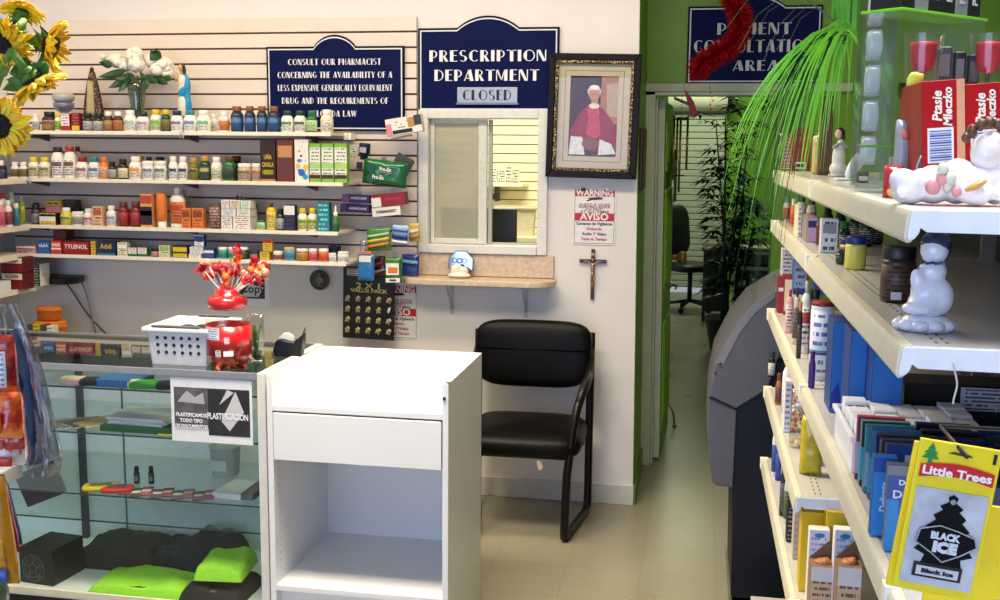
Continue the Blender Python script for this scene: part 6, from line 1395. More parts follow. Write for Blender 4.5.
# ================================================================== GONDOLA ON THE RIGHT
GX = .255; GB = .66; YA, YB, YC2, YD = .25, 1.37, 2.545, 3.77
g1 = onX(914, 210, GX).z; g2 = onX(905, 348.5, GX).z; g3 = (onX(769, 308, GX).z + onX(885, 575, GX).z)/2; g4 = onX(780, 437, GX).z - .002; g5 = .645
shm = mat('#c2c1bd', .25, var=.03, spec=.6); rl = mat('#d2cfba', .3, spec=.6); brm = mat('#e3e8f0', .4)
prof = [(912,213),(914,210.5),(917,210),(1010,214),(1010,237),(927,232.5),(921,228),(919,234),(914,239.5),(908,240.5),(903,237),(904,232)]
P0 = onY(912, 210, YB)
bprof = [((onY(x, y, YB).x-GX), (onY(x, y, YB).z-g1)) for x, y in prof]
bprof = [(max(a, -.002) if i > 2 else a, c) for i, (a, c) in enumerate(bprof)]
bprof[3] = (GB-GX-.003, 0); bprof[4] = (GB-GX-.003, -.032)
def gshelf(root, z, y0, y1, near_bracket=True, holes=True):
    s_ = MB().box(GX+.012, GB-.002, y0+.004, y1-.002, z-.02, z).build('shelf_board', shm, root, bevel=.002)
    # channel rail, bowed front
    pr = [(GX+.0125, z+.0015), (GX, z-.001), (GX-.004, z-.01), (GX-.006, z-.036), (GX-.002, z-.042), (GX+.004, z-.04), (GX+.008, z-.022), (GX+.0125, z-.018)]
    MB().prism(pr, y0+.004, y1-.002, axis='y').build('price_channel', rl, s_, bevel=.001)
    for k in range(0): pass
    if near_bracket:
        MB().prism([(GX+a, z+c) for a, c in bprof], y0, y0+.0035, axis='y').build('end_bracket', brm, s_, bevel=.001)
    q = MB(); q.box(GX-.008, GX+.02, y1-.025, y1-.001, z-.036, z+.003); q.build('rail_cap', mat('#ece8d8', .4), s_, bevel=.002)
    if holes:
        h = MB(); n = int((y1-y0)/.03)
        for k in range(n):
            for xo in (.045, .058): h.box(GX+xo, GX+xo+.003, y0+.03+.03*k, y0+.042+.03*k, z, z+.0004)
        h.build('slot_holes', mat('#4a463e', .7), s_)['kind'] = 'stuff'
    return s_
for nm, y0, y1, zs, lb in (('near', YA, YB-.001, (g3, g4, g5), 'nearest white gondola shelving unit holding yellow air freshener packs and blue packets'), ('mid', YB, YC2-.001, (g1, g2, g3, g5), 'middle white gondola shelving unit with ceramic figurines and blue boxes'), ('far', YC2, YD, (g1, g2, g3, g4, g5), 'far white gondola shelving unit beside the grey cash machine')):
    r = thing('shelving_unit', lb, 'shelf'); 
    MB().box(GB, GB+.012, y0+.001, y1-.001, .1, 1.68 if nm != 'near' else 1.5).build('back_panel', mat('#3a3632', .5), r)
    MB().box(GX-.0, GB+.012, y0+.003, y1-.003, 0, .1).build('base_kick', mat('#a8a294', .5), r)
    MB().box(GX-.02, GB-.001, y0+.003, y1-.003, .1001, .13).build('base_deck', shm, r, bevel=.003)
    MB().box(GB-.03, GB-.0005, y0+.0005, y0+.02, .1305, 1.68 if nm != 'near' else 1.5).build('upright', mat('#8a867a', .5), r)
    for z in zs: gshelf(r, z, y0, y1, near_bracket=not (nm == 'far' and abs(z-g4) > .001), holes=z < g1-.01)
# ---- placing helpers
def gpos(px0, X, z, y0=None):
    Y = 2.0
    for _ in range(6):
        d = Vector((X, Y, z)) - CAMP; c = RM.transposed() @ d; yy = CY - FPX*c.y/-c.z; Y = onX(px0, yy, X).y
    return Y
def clampY(Y, d=.0): return max(YA+.02, Y)
def gitem(row, where, px0, px1, ytop, z, X, kind, body, cap, label, desc, short, d=.05, ex=None, rz=0, name=None, cat=None, group=None, dep=1, zoff=0):
    ex = dict(ex or {}); Y = gpos(px0, X, z+zoff); w = (onY(px1, 300, Y).x-onY(px0, 300, Y).x); 
    h = onY((px0+px1)/2, ytop, Y).z - z - zoff
    if kind == 'box':
        o = empty(name or 'medicine_box', (X+w/2, Y, z+zoff+.0006), rz); mk_box(o, w, d, h, body, cap, **ex); cc = cat or 'box'
    else:
        o = empty(name or {'jar':'cream_jar','tall':'lotion_bottle','can':'metal_can','tube':'cream_tube'}.get(kind, 'bottle'), (X+w/2, Y+w/2, z+zoff+.0006), rz); mk_bottle(o, w, h, body, cap, label, kind=kind, n=28, **ex); cc = cat or {'jar':'jar','can':'can'}.get(kind, 'bottle')
    reg(o, desc, short, where, row, px0, cc, group or ('products on the ' + where.replace('the ', ''))); return o, w, h, Y
G1, G2, G3, G4_, G5 = 'top gondola shelf', 'second gondola shelf', 'third gondola shelf', 'fourth gondola shelf', 'fifth gondola shelf'
# ---------- top shelf
o, w, h, Y = gitem('g1', G1, 791, 809, 127, g1, .315, 'box', 'red', '#9a1420', None, 'glossy red carton with barcode at foot', 'red barcode carton', d=.05, ex={'rows':8,'ink':'#8a1018'}, name='candy_carton')
MB().box(-w*.3, w*.3, -.0022, -.0016, h*.04, h*.2).build('barcode', printed('#e8e6e4', '#2a2a2a', rows=1, density=.62), o)
o, w, h, Y = gitem('g1', G1, 780, 790, 133, g1, .30, 'box', '#b8687a', '#a05a68', None, 'pink printed pack left of the red carton', 'pink pack', d=.05, ex={'ink':'#e8d0d4','rows':10})
Yc3 = gpos(779, .295, g1); r = thing('wire_rack', 'thin wire display rack around the red barcode carton', 'rack', (.295, Yc3, g1+.0008))
b = MB(); wv = onY(812, 150, Yc3).x-.295+.02
for zz_ in (.002, .13): b.tube([(0,-.012,zz_),(wv,-.012,zz_),(wv,.07,zz_),(0,.07,zz_),(0,-.012,zz_)], .0015, n=6)
for xx, yy in ((0,-.012),(wv,-.012),(wv,.07),(0,.07)): b.tube([(xx,yy,.0),(xx,yy,.135)], .0015, n=6)
b.build('wire_frame', mat('#b8b8b4', .3, metal=.8), r, smooth=True)
def bag_block(px0, px1, ytop, X, z, d, c, name, desc, short, row, where, cat='bag'):
    Y = gpos(px0, X, z); w = onY(px1, 300, Y).x-onY(px0, 300, Y).x; h = onY((px0+px1)/2, ytop, Y).z-z
    o = empty(name, (X+w/2, Y+d/2, z+.0008)); crumple_pack(o, w, h, d, c, px0, .004); reg(o, desc, short, where, row, px0, cat, 'products on the '+where); return o, w, h
o, w, h = bag_block(812, 832, 136, .325, g1, .05, '#c2a67c', 'gift_bag', 'tan paper gift bag with small dark figures print', 'tan gift bag', 'g1', G1)
for (cx_, cz_, r_, c_) in ((.1,.38,.2,'#6a2c20'),(.2,.62,.13,'#2a1c18'),(-.25,.18,.17,'#c8862a'),(.28,.2,.16,'#8a3a30'),(.22,.48,.1,'#e0b080')):
    MB().ell((w*cx_, -.026, h*cz_), (w*r_, .003, w*r_*1.4), n=12, m=7).build('printed_figure', mat(c_, .5), o, smooth=True)
Yc3 = gpos(826, .345, g1)+.09; t0, t1 = onY(820, 96, Yc3), onY(833, 140, Yc3)
o = thing('incense_pack', 'tall dark brown incense stick pack behind the tan gift bag', 'incense', ((t0.x+t1.x)/2, Yc3, g1+.0008))
MB().box(-.018, .018, -.006, .006, 0, t0.z-g1).build('pack', mat('#5a4234', .5, var=.3), o, bevel=.003); 
b = MB()
for k in range(6): b.tube([(-.014+.0055*k, -.0075, .01), (-.014+.0055*k, -.0075, t0.z-g1-.01)], .0018, n=5)
b.build('sticks', mat('#7a5a44', .6), o)['kind'] = 'stuff'
# dancer figurine
Yc3 = gpos(833, .36, g1); c3 = onY(839, 150, Yc3); o = thing('doll_figurine', 'small figurine in white dress with black hair beside tan gift bag', 'figurine', (c3.x, Yc3, g1+.0008))
k_ = (onY(839, 126, Yc3).z-g1)
blob('dress', [((0,0,k_*.35),(.018,.016,k_*.3)),((0,0,k_*.15),(.024,.02,k_*.15)),((.004,0,k_*.62),(.011,.01,k_*.13))], mat('#dcdad2', .4), o, voxel=.003)
blob('arms', [((.012,-.01,k_*.62),(.016,.005,.006),(0,.5,0)),((-.01,-.01,k_*.6),(.013,.005,.006),(0,-.6,0))], mat('#8f968a', .4), o, voxel=.0025)
blob('head', [((-.004,-.003,k_*.84),(.0095,.010,.013))], mat('#d8b8a0', .4), o, voxel=.002); blob('hair', [((0,.003,k_*.88),(.012,.012,.013)),((.009,.003,k_*.8),(.006,.007,.02))], mat('#141012', .4), o, voxel=.002)
MB().lathe([(.024,0),(.025,.006),(.02,.008)], n=20).build('base', mat('#c8c4b8', .4), o, smooth=True)
# white night light leaning
Yc3 = gpos(841, .33, g1); o = thing('soap_dispenser', 'white oval plastic gadget leaning in a small white tray', 'gadget', (.355, Yc3+.03, g1+.0008))
MB().box(-.035, .035, -.03, .03, 0, .005).build('tray', mat('#dfe2e8', .3), o, bevel=.002)
blob('gadget_body', [((0,0,.05),(.016,.014,.048))], mat('#d4d9e4', .25), o, voxel=.004, rot=(0, .55, 0), loc=(-.012, 0, .001)); MB().lathe([(.012,0),(.013,.002),(.011,.004)], M=Matrix.Rotation(PI/2,4,'X'), n=18, c=(.02,-.012,.075)).build('button', mat('#9aa0a8', .3), o)
# black small box at foot
gitem('g1', G1, 858, 868, 172, g1, .345, 'box', 'black', 'black', None, 'tiny black box with white sticker before the acrylic tower', 'tiny black box', d=.03, ex={'stripe':[('white',.2,.6)]})
# acrylic tower display with hanging blister packs
Yt = 2.12; xa_, xb_ = onY(860, 100, Yt).x, onY(893, 100, Yt).x
ac = glass('#fafcfb', .03, 1.0, .02)
o = thing('acrylic_tower', 'tall clear acrylic tower display with white blister packs behind its front', 'display', (xa_, Yt, g1+.0008)); wt = xb_-xa_; Ht = .52
for a_ in ((0,.003,0,.09),(wt-.003,wt,0,.09),(.003,wt-.003,0,.003),(.003,wt-.003,.087,.09)): MB().box(a_[0], a_[1], a_[2], a_[3], .004, Ht).build('acrylic_panel', ac, o)
MB().box(0, wt, 0, .09, 0, .004).build('base', mat('#b8bcb8', .3), o)
for k, (yt, yb) in enumerate(((98,132),(62,96),(26,60),(-10,24),(134,166))):
    za, zb_ = onY(872, yt, Yt).z-g1, onY(872, yb, Yt).z-g1
    q = empty('blister_pack', (xa_+.026, Yt+.045, g1+zb_)); 
    MB().box(-.012, .012, -.02, .02, .002, za-zb_-.003).build('backing_card', mat('#c0c8d8', .35, var=.1), q, bevel=.004)
    pad(.03, za-zb_-.012, .022, sup=.55, crown=.002).build('blister', mat('#dfe4ee', .15, coat=.8), q, smooth=True, loc=(-.002, -.018, (za-zb_)/2), rot=(PI/2, 0, 0))
    tag(q, 'white blister pack, %s from the top in the acrylic tower' % ['fourth','third','second','first','fifth'][k], 'pack', 'blister packs in the acrylic tower')
# acrylic charger case with green top shelf
Yk = 1.86; xk = onY(897, 60, Yk).x; RZ = .8
o = thing('acrylic_case', 'clear acrylic counter case with lime green shelf above the red sweet boxes', 'display', (xk, Yk, g1+.0008), rz=RZ)
zg0 = onY(897, 12, Yk).z-g1; wk = .25; zg = zg0+.002
lime = mat('#7ed61e', .15, coat=.8)
MB().box(0, wk, -.004, .075, zg, zg+.005).build('green_shelf', lime, o, bevel=.001)
for a_ in ((0,.003,0,.07),(wk-.003,wk,0,.07),(.003,wk-.003,.067,.07)): MB().box(a_[0], a_[1], a_[2], a_[3], .0, zg-.0005).build('acrylic_panel', ac, o)
for zz_ in (.075, ): MB().box(.003, wk-.003, .0, .066, zz_, zz_+.004).build('inner_shelf', lime if zz_ < .08 else ac, o)
for k in range(3): MB().box(.012, .05, .01, .012, .02+.0, .06).build('white_label', mat('#cfd0cc', .5), o, loc=(.06*k, 0, 0))
cols = ['black', '#8a8c92', 'black', 'black', '#8a8c92', 'black']
for k in range(6):
    wv = .0365; lx = .03+.0385*k
    q = empty('phone_charger', (xk+lx*math.cos(RZ)-.006*math.sin(RZ), Yk+lx*math.sin(RZ)+.006*math.cos(RZ), g1+zg+.0075), RZ); MB().box(-wv/2, wv/2, 0, .06, 0, .10).build('carton', pm(cols[k], .35), q, bevel=.0015)
    text('PalTel', .022, mat('#d8d8d8', .4), q, (0, -.0008, .045), rot=(PI/2, -PI/2, 0), bold=.0006)
    tag(q, '%s slim charger carton, %s from left on the lime green shelf' % ('black' if cols[k] == 'black' else 'grey', ORD[k]), 'carton', 'charger cartons on the lime green shelf')
# roses in clear sleeves
for k, (x, yt, yb, ds) in enumerate(((924, 44, 100, 'red rose in a clear sleeve at left under the green shelf'), (990, 44, 100, 'red rose in a clear sleeve at right under the green shelf'))):
    Yr = 1.8; q0 = onY(x, yt, Yr); q = thing('wrapped_rose', ds, 'rose', (q0.x, Yr, g1+.0008), group='wrapped roses'); zt_r = q0.z-g1
    b = MB(); b.lathe([(.004,zt_r-.046),(.014,zt_r-.04),(.019,zt_r-.024),(.0185,zt_r-.006),(.021,zt_r+.001),(.016,zt_r-.002),(.012,zt_r-.012),(.013,zt_r),(.009,zt_r+.003),(.004,zt_r-.006)], n=22, cap=False)
    b.build('bloom', mat('#b80f1c', .5, var=.2, scale=60), q, smooth=True)
    MB().tube([(0,0,0),(0,0,zt_r-.045)], .003).build('stem', mat('#1f5a22', .5), q)
    for s__ in (-1, 1): leaf(q, (0,0,zt_r-.09), (.035*s__,-.004,zt_r-.06), .03, mat('#2c5c26', .5), up=Vector((0,1,0)))
    MB().lathe([(.014,.0),(.02,.1),(.03,zt_r+.012),(.0305,zt_r+.014)], n=16, cap=False).build('clear_sleeve', glass('#fbfafa', .08, 1., .05), q, smooth=True)
for k, (x0, x1, yt, c, ds) in enumerate(((934, 950, 47, '#46484c', 'dark grey slim pack right of the left rose'), (951, 964, 52, '#1e1a1c', 'black slim pack in the middle under the green shelf'), (965, 978, 55, '#2a2022', 'brownish black slim pack left of the right rose'))):
    Yr = 1.83; a_, b_ = onY(x0, 80, Yr).x, onY(x1, 80, Yr).x; q = thing('slim_pack', ds, 'pack', ((a_+b_)/2, Yr, g1+.08))
    zt_p = onY(x0, yt, Yr).z-g1-.08; MB().box(-(b_-a_)/2+.001, (b_-a_)/2-.001, -.012, .012, 0, zt_p).build('pack_body', mat(c, .35), q, bevel=.003); MB().box(-(b_-a_)*.3, (b_-a_)*.3, -.0128, -.0121, zt_p*.7, zt_p*.92).build('label_strip', mat('#6a6c70', .4), q)
q = thing('rose_card', 'yellow green floral tag below the left wrapped rose', 'tag', (onY(915, 78, 1.77).x, 1.77, onY(915, 90, 1.77).z))
blob('flower_tag', [((0,0,.014),(.013,.005,.015)),((.008,-.002,.02),(.006,.004,.007)),((-.008,-.002,.008),(.006,.004,.007))], mat('#c2c84a', .5, var=.3), q, voxel=.003); MB().box(-.002,.002,0,.002,-.06,.004).build('pick', mat('#d8d4c0', .5), q)
# sweet boxes
for k, (pl, pr2, ytp, lean_) in enumerate(((930, 968, 82, 0.06), (973, 1012, 85, 0.06))):
    X = .352+.062*k; Yp = 1.655+.0*k; w = .0595; h = onY(945, ytp, Yp).z-g1
    x_ = onY(pl-5, 168, Yp).x
    q = thing('sweet_box', ['left red sweet box with cursive lettering behind the white angel figurine','right red sweet box with cursive lettering beside the frame edge'][k], 'box', (x_, Yp, g1+.0012), rot=(0, -.075, 0), group='red sweet boxes on the top gondola shelf')
    MB().box(0, w, 0, .17, 0, h).build('carton', mat('#9a2a16', .45, spec=.2, var=.25, scale=22), q, bevel=.0015)
    MB().box(.001, w-.001, -.0009, -.0001, .001, h-.001).build('red_face', mat('#a80c14', .45, spec=.2), q)
    MB().box(w*.8, w-.001, -.0014, -.0009, .001, h-.001).build('peach_edge', mat('#d89a78', .35), q)
    b = MB(); 
    MB().box(w*.12, w*.72, -.0016, -.0009, h*.30, h*.60).build('barcode_ground', mat('#dfe2ec', .4), q)
    for i in range(13): b.box(w*.17, w*.67, -.0021, -.0016, h*(.32+.0205*i), h*(.32+.0205*i+[.009,.013,.006][i % 3]))
    b.build('barcode', mat('#3a4a94', .4), q)
    text('Ptasie', .0185, mat('#f0e6d8', .4), q, (w*.36, -.0012, h*.78), rot=(PI/2, -PI/2, 0), shear=.2, bold=.0005); text('Mleczko', .0165, mat('#f0e6d8', .4), q, (w*.6, -.0016, h*.77), rot=(PI/2, -PI/2, 0), shear=.2, bold=.0005)
    MB().prism([(0,.02),(0,.07),(-.0,.0)], 0, .001).build('x_tmp', mat('#20306a', .4), q) if False else None
    MB().prism([(.004,.004),(.075,.004),(.0045,.06)], -.0008, -.0001, axis='x').build('navy_corner', mat('#1f2f6c', .35), q)
    MB().tube([(-.001,.004,.062),(-.001,.03,.05),(-.001,.06,.02),(-.001,.08,.004)], .0015, n=5).build('white_swoosh', mat('#e8e4e4', .4), q)
# clear sweets bag
o, w, h = bag_block(884, 903, 166, .272, g1, .03, '#b02030', 'sweets_bag', 'clear bag of red and white sweets at the shelf front', 'sweets bag', 'g1', G1)
for (cx_, cz_, r_, c_) in ((0,.5,.3,'#d8d8e0'),(-.1,.15,.3,'#e0a02a'),(.1,.8,.22,'#cfd0da'),(.2,.3,.2,'#7a80b0')): MB().ell((w*cx_, -.014, h*cz_), (w*r_, .004, w*r_*.7), (0, .5, 0)).build('sweet', mat(c_, .3), o, smooth=True)
o, w, h = bag_block(893, 910, 120, .30, g1, .03, '#9aa0a8', 'sweets_bag', 'grey clear pouch with pink flower behind the sweets bag', 'grey pouch', 'g1', G1)
MB().ell((.0, -.014, h*.8), (w*.25, .006, w*.35)).build('pink_flower', mat('#d87a70', .4), o, smooth=True)
# sleeping angel figurine
Yf = 1.49; c3 = onY(950, 200, Yf); o = thing('angel_figurine', 'white porcelain sleeping angel figurine with rose garland lying on top shelf', 'figurine', (c3.x, Yf, g1+.001))
o.scale = (1, 1, 1.18); K = 105*Yf/1067/2   # half length
por = mat('#e6dfe4', .22, coat=.4, var=.03)
blob('body', [((-K*.7,0,.016),(K*.34,.026,.017)),((-K*.3,0,.022),(K*.35,.03,.022)),((K*.1,0,.026),(K*.32,.032,.026)),((K*.42,.0,.022),(K*.3,.03,.022)),((K*.62,.004,.04),(.022,.02,.022)),((K*.2,-.022,.018),(.02,.012,.016),(0,.4,0)),((K*.35,-.026,.012),(.02,.01,.012)),((-K*.85,-.008,.028),(.018,.014,.012)),((K*.75,.0,.02),(.016,.02,.02))] + [((-K*.9+K*1.7*((i*7919) % 31)/31, -.022+.012*((i*104729) % 7)/7, .012+.026*((i*1299709) % 11)/11), (.007+.003*(i % 3), .006, .006+.002*(i % 2))) for i in range(30)], por, o, voxel=.0035)
blob('head', [((K*.55,-.004,.058),(.021,.02,.022)),((K*.63,-.004,.07),(.014,.016,.012))], mat('#e4dcd8', .25, coat=.4), o, voxel=.003)
b = MB()
for k in range(13):
    a_ = PI*(.1+.75*k/12); b.ell((K*.55+.027*math.cos(a_)*1.1+.002*math.sin(k*3), -.012-.004*math.sin(k), .060+.030*math.sin(a_)), (.0055+.001*(k % 3), .006, .006), n=8, m=6)
b.build('rose_garland', mat('#5c3c26', .45, var=.6, scale=200), o, smooth=True)
b = MB()
for k in range(9): b.ell((-.012+.006*math.cos(k*2.3), -.027+.003*math.sin(k), .030+.010*math.sin(k*1.9)), (.007, .006, .007), n=9, m=6)
b.build('ruffle', mat('#c8ccbc', .3), o, smooth=True)
b = MB(); b.ell((-.028,-.028,.02),(.01,.006,.009)); b.ell((.0,-.034,.015),(.006,.004,.006)); b.ell((-.018,-.03,.028),(.007,.005,.006)); b.build('painted_rose', mat('#cf8a8c', .35), o, smooth=True)
MB().ell((K*.3,-.036,.022),(.014,.005,.004),(0,-.4,0)).build('gold_bow', mat('#c0904a', .35), o, smooth=True)
# ---------- second shelf
for (p0, p1, yt, X, kd, bd, cp, lb_, ds, sh, dd) in [
    (783,790,197,.285,'bottle','#c8c4b8','#7aa890','#c05a30','small white bottle with green cap and orange label','green-capped small bottle',.04),(790,796,199,.29,'bottle','orange','white','#d85a30','small orange bottle','small orange bottle',.04),
    (795.5,806,194,.295,'bottle','white','darkgreen','#e0dcd8','white bottle with dark cap','dark-capped white bottle',.04),(806,816,197,.32,'bottle','white','maroon','#c8a8a0','white bottle with maroon cap','maroon-capped white bottle',.04)]:
    gitem('g2', G2, p0, p1, yt, g2, X, kd, bd, cp, lb_, ds, sh, d=dd)
gitem('g2', G2, 797, 801, 206, g2, .275, 'box', 'white', 'cream', None, 'narrow white carton end-on at the shelf edge', 'narrow white carton', d=.12)
gitem('g2', G2, 806, 817, 217, g2, .283, 'box', '#c8a0c4', '#8d8078', None, 'lilac fronted silver carton', 'lilac carton', d=.12, ex={'accent':'#2a2a5a','rows':5,'density':.3})
gitem('g2', G2, 816, 826, 219, g2, .30, 'tall', '#5a3024', '#3a1c14', None, 'dark brown lotion bottle', 'dark brown bottle', ex={'fl':.7})
o, w, h, Y = gitem('g2', G2, 820, 837, 219, g2, .287, 'box', '#d8d8de', '#c8c8cc', None, 'white carton with grey picture', 'grey-picture white carton', d=.035, ex={'accent':'#8a8a96','rows':4}, rz=0)
for (p0, p1, yt, X) in ((822,833,207,.36),(834,846,208,.37),(838,850,222,.335),(848,862,212,.39),(858,874,214,.40),(866,884,216,.43)):
    gitem('g2', G2, p0, p1, yt, g2, X, 'bottle', 'darkgreen', 'green' if p0 in (838, 858) else 'black', '#14301f', 'dark green bottle', 'dark green bottle', ex={'ink':'#c8d0c8'})
o, w, h, Y = gitem('g2', G2, 836, 846, 250, g2, .292, 'bottle', 'darkgreen', 'black', '#1c3a26', 'slim dark green bottle at the shelf front', 'slim dark green bottle')
o, w, h, Y = gitem('g2', G2, 840, 856, 239, g2, .30, 'jar', '#c8b63a', '#141f6a', '#5a1c2c', 'petroleum jelly jar with blue lid and maroon label', 'maroon-label jelly jar')
o, w, h, Y = gitem('g2', G2, 845.5, 867, 237, g2, .298, 'jar', '#cdc85a', '#16226e', None, 'larger yellow petroleum jelly jar with dark blue lid', 'large yellow jelly jar')
# price stickers as parts of the jars
# near jar and praying child figurine
o, w, h, Y = gitem('g2', G2, 882, 917, 247, g2, .292, 'jar', '#3a2418', '#0f0f12', '#4a3424', 'clear jar of dark brown spice with black lid', 'dark spice jar', ex={'ink':'#1a120c'})
MB().box(-.014, .002, -w/2*1.03-.001, -w/2*1.03, .006, .018).build('price_sticker', mat('#c9ccd4', .5), o)
Yf = 1.50; c3 = onY(926, 320, Yf); o = thing('ceramic_figurine', 'white blue-painted ceramic kneeling child figurine on a ruffled base', 'figurine', (c3.x, Yf, g2+.001))
kz = onY(930, 235, Yf).z-g2; por2 = mat('#dfe3ee', .15, coat=.8, var=.02)
blob('body', [((0,0,kz*.28),(.026,.024,kz*.16)),((.0,0,kz*.42),(.023,.02,kz*.2)),((.004,0,kz*.62),(.019,.017,kz*.13)),((-.014,-.01,kz*.5),(.011,.010,kz*.16),(0,-.25,0)),((-.012,-.012,kz*.24),(.024,.018,kz*.07)),((.014,0,kz*.35),(.02,.02,kz*.2))], por2, o, voxel=.003)
blob('head', [((.005,0,kz*.84),(.0185,.018,.021))], por2, o, voxel=.003)
blob('hair', [((.007,.003,kz*.9),(.0205,.0195,.018)),((.012,.006,kz*.84),(.016,.016,.018))], mat('#2a3560', .2, coat=.8, var=.5, scale=90), o, voxel=.003)
b = MB()
for k in range(10):
    a_ = 2*PI*k/10; b.ell((.030*math.cos(a_)-.002, .026*math.sin(a_), .008), (.013, .012, .008), n=10, m=6)
b.lathe([(.034,0),(.036,.012),(.026,.02)], n=24, sy=.85); b.build('ruffled_base', por2, o, smooth=True)
b = MB()
for k in range(9): b.ell((-.014+.0035*k, -.0165-.0015*math.sin(k*.4), kz*(.715+.006*math.sin(k*2))), (.0022, .002, .0022), n=8, m=5); b.build('blue_pattern', mat('#5a6a9a', .2, coat=.8), o, smooth=True)
q = onY(890, 315, 1.42); MB().box(0,.012,.0,.01,0,.0006).build('x', mat('#ffffff')) if False else None
# ---------- third shelf
def g3i(*a, **k): return gitem('g3', G3, *a[:3], g3, *a[3:], **k)
g3i(781, 792, 249, .29, 'box', '#d8d4e0', 'white', None, 'white carton on top of the far red boxes', 'upper white carton', d=.05, zoff=.10, ex={'rows':8})
g3i(793, 806, 252, .30, 'box', '#8a9ac0', 'blue', None, 'blue-grey carton beside the upper white carton', 'blue-grey carton', d=.05, zoff=.10, ex={'stripe':[('darkblue',0,.15)]})
g3i(777, 785, 277, .275, 'box', 'red', 'darkred', None, 'far left red carton', 'far red carton', d=.06, ex={'stripe':[('white',.6,.7)],'rows':8})
g3i(783, 807, 276, .292, 'box', '#b02c34', 'darkred', None, 'wide red bordered carton with cream face', 'wide red carton', d=.05, ex={'stripe':[('cream',.1,.9)]})
g3i(785, 793, 290, .27, 'tall', '#d8a0a0', '#c03a3a', '#e0c0c0', 'pink shampoo bottle', 'pink bottle', ex={'fl':.8})
g3i(792, 799, 288, .275, 'tall', '#c9b8a8', '#3a3030', '#6a5a50', 'beige shampoo bottle with dark cap', 'beige bottle', ex={'fl':.8})
g3i(796, 801, 302, .268, 'bottle', 'black', 'gold', '#3a3018', 'tiny black and gold bottle', 'tiny black-gold bottle')
g3i(799.5, 809, 282, .283, 'tall', '#e2e2e4', '#c8c8cc', '#dfe0e8', 'white tall bottle with silver cap', 'white silver-capped bottle', ex={'accent':'#a03a3a','fl':.8})
g3i(806, 820, 290, .30, 'bottle', '#6a4a50', 'black', '#8a2a3a', 'dark wine bottle with black cap', 'dark wine bottle')
o, w, h, Y = g3i(809, 833, 303, .275, 'can', '#ccd2de', '#7a1c24', '#dfe3ee', 'clear round container with white label and red lid', 'round clear container', ex={'ink':'#5a6aa8'})
MB().lathe([(w/2*1.02, h*.36), (w/2*1.02, h*.39)], n=28, cap=False).build('teal_band', mat('#3aa0b8', .3), o, smooth=True); MB().lathe([(w/2*1.02, h*.33), (w/2*1.02, h*.36)], n=28, cap=False).build('purple_band', mat('#5a2a80', .3), o, smooth=True)
g3i(808, 815, 352, .264, 'bottle', '#4a1f7a', '#3a1a5c', None, 'small purple bottle at shelf edge', 'small purple bottle')
g3i(813, 826, 282, .36, 'box', '#1f5ab8', 'blue', None, 'bright blue carton at the back', 'bright blue back carton', d=.05, zoff=.1)
for k, (p0, p1, yt, X) in enumerate(((829, 846, 322, .285), (846, 868, 331, .30), (868, 900, 340, .33))):
    o, w, h, Y = g3i(p0, p1, yt, X, 'box', '#1b6fc0', '#123a80', None, ['left','middle','right'][k]+' tall bright blue carton', ['left','middle','right'][k]+' blue carton', d=.10, ex={'rows':2,'density':0}, name='toothpaste_box', rz=0)
    b = MB(); b.prism([(-w/2+.001, h*.05), (w*.2, h*.05), (-w*.05, h*.35), (-w/2+.001, h*.2)], -.0015, -.0009); b.build('deep_blue_flash', mat('#1a3a9a', .3), o)
# white bin of small white cartons
Yb_ = 1.84; o = thing('white_bin', 'white plastic bin packed with small white cartons on third gondola shelf', 'bin', (.385, Yb_, g3+.0008))
binw = .225; bh = .062; hw_ = binw/2; bd = .235
for (x0, x1, y0, y1) in ((-hw_,hw_,0,.003),(-hw_,hw_,bd-.003,bd),(-hw_,-hw_+.003,.003,bd-.003),(hw_-.003,hw_,.003,bd-.003)): MB().box(x0, x1, y0, y1, .003, bh).build('bin_wall', mat('#dde2ec', .35), o)
MB().box(-hw_, hw_, 0, bd, 0, .003).build('bin_floor', mat('#dde2ec', .35), o)
frame = MB().box(-hw_-.006, hw_+.006, -.006, 0, bh-.006, bh+.002).box(-hw_-.006, -hw_, 0, bd, bh-.006, bh+.002).box(hw_, hw_+.006, 0, bd, bh-.006, bh+.002).box(-hw_-.006, hw_+.006, bd, bd+.006, bh-.006, bh+.002).build('rim', mat('#e6eaf2', .35), o, bevel=.001)
for r_i in range(4):
    for c_i in range(5):
        ww = (binw-.012)/5; rz_ = random.uniform(-.04, .04)
        q = empty('small_carton', (.385-hw_+.006+ww*(c_i+.5), Yb_+.008+.055*r_i, g3+.005), rz_)
        hh2 = .072+random.uniform(-.004, .008)
        MB().box(-ww/2+.0015, ww/2-.0015, 0, .046, 0, hh2).build('carton', mat('#e2e5ee', .4), q, bevel=.001)
        MB().box(-ww/2+.003, ww/2-.003, .003, .043, hh2, hh2+.0006).build('printed_top', printed(['#dfe2ea','#d6dae6','#e8e8ec'][(r_i+c_i) % 3], '#4a5470', rows=3, density=.5), q)
        MB().box(-ww/2+.003, ww/2-.003, -.0007, 0, hh2*.55, hh2-.003).build('printed_front', printed('#cfd4e0', '#3a4464', rows=3, density=.6), q)
        tag(q, 'small white carton in the bin, %s row from front, %s from left' % (ORD[r_i], ORD[c_i]), 'carton', 'small white cartons in the white bin')
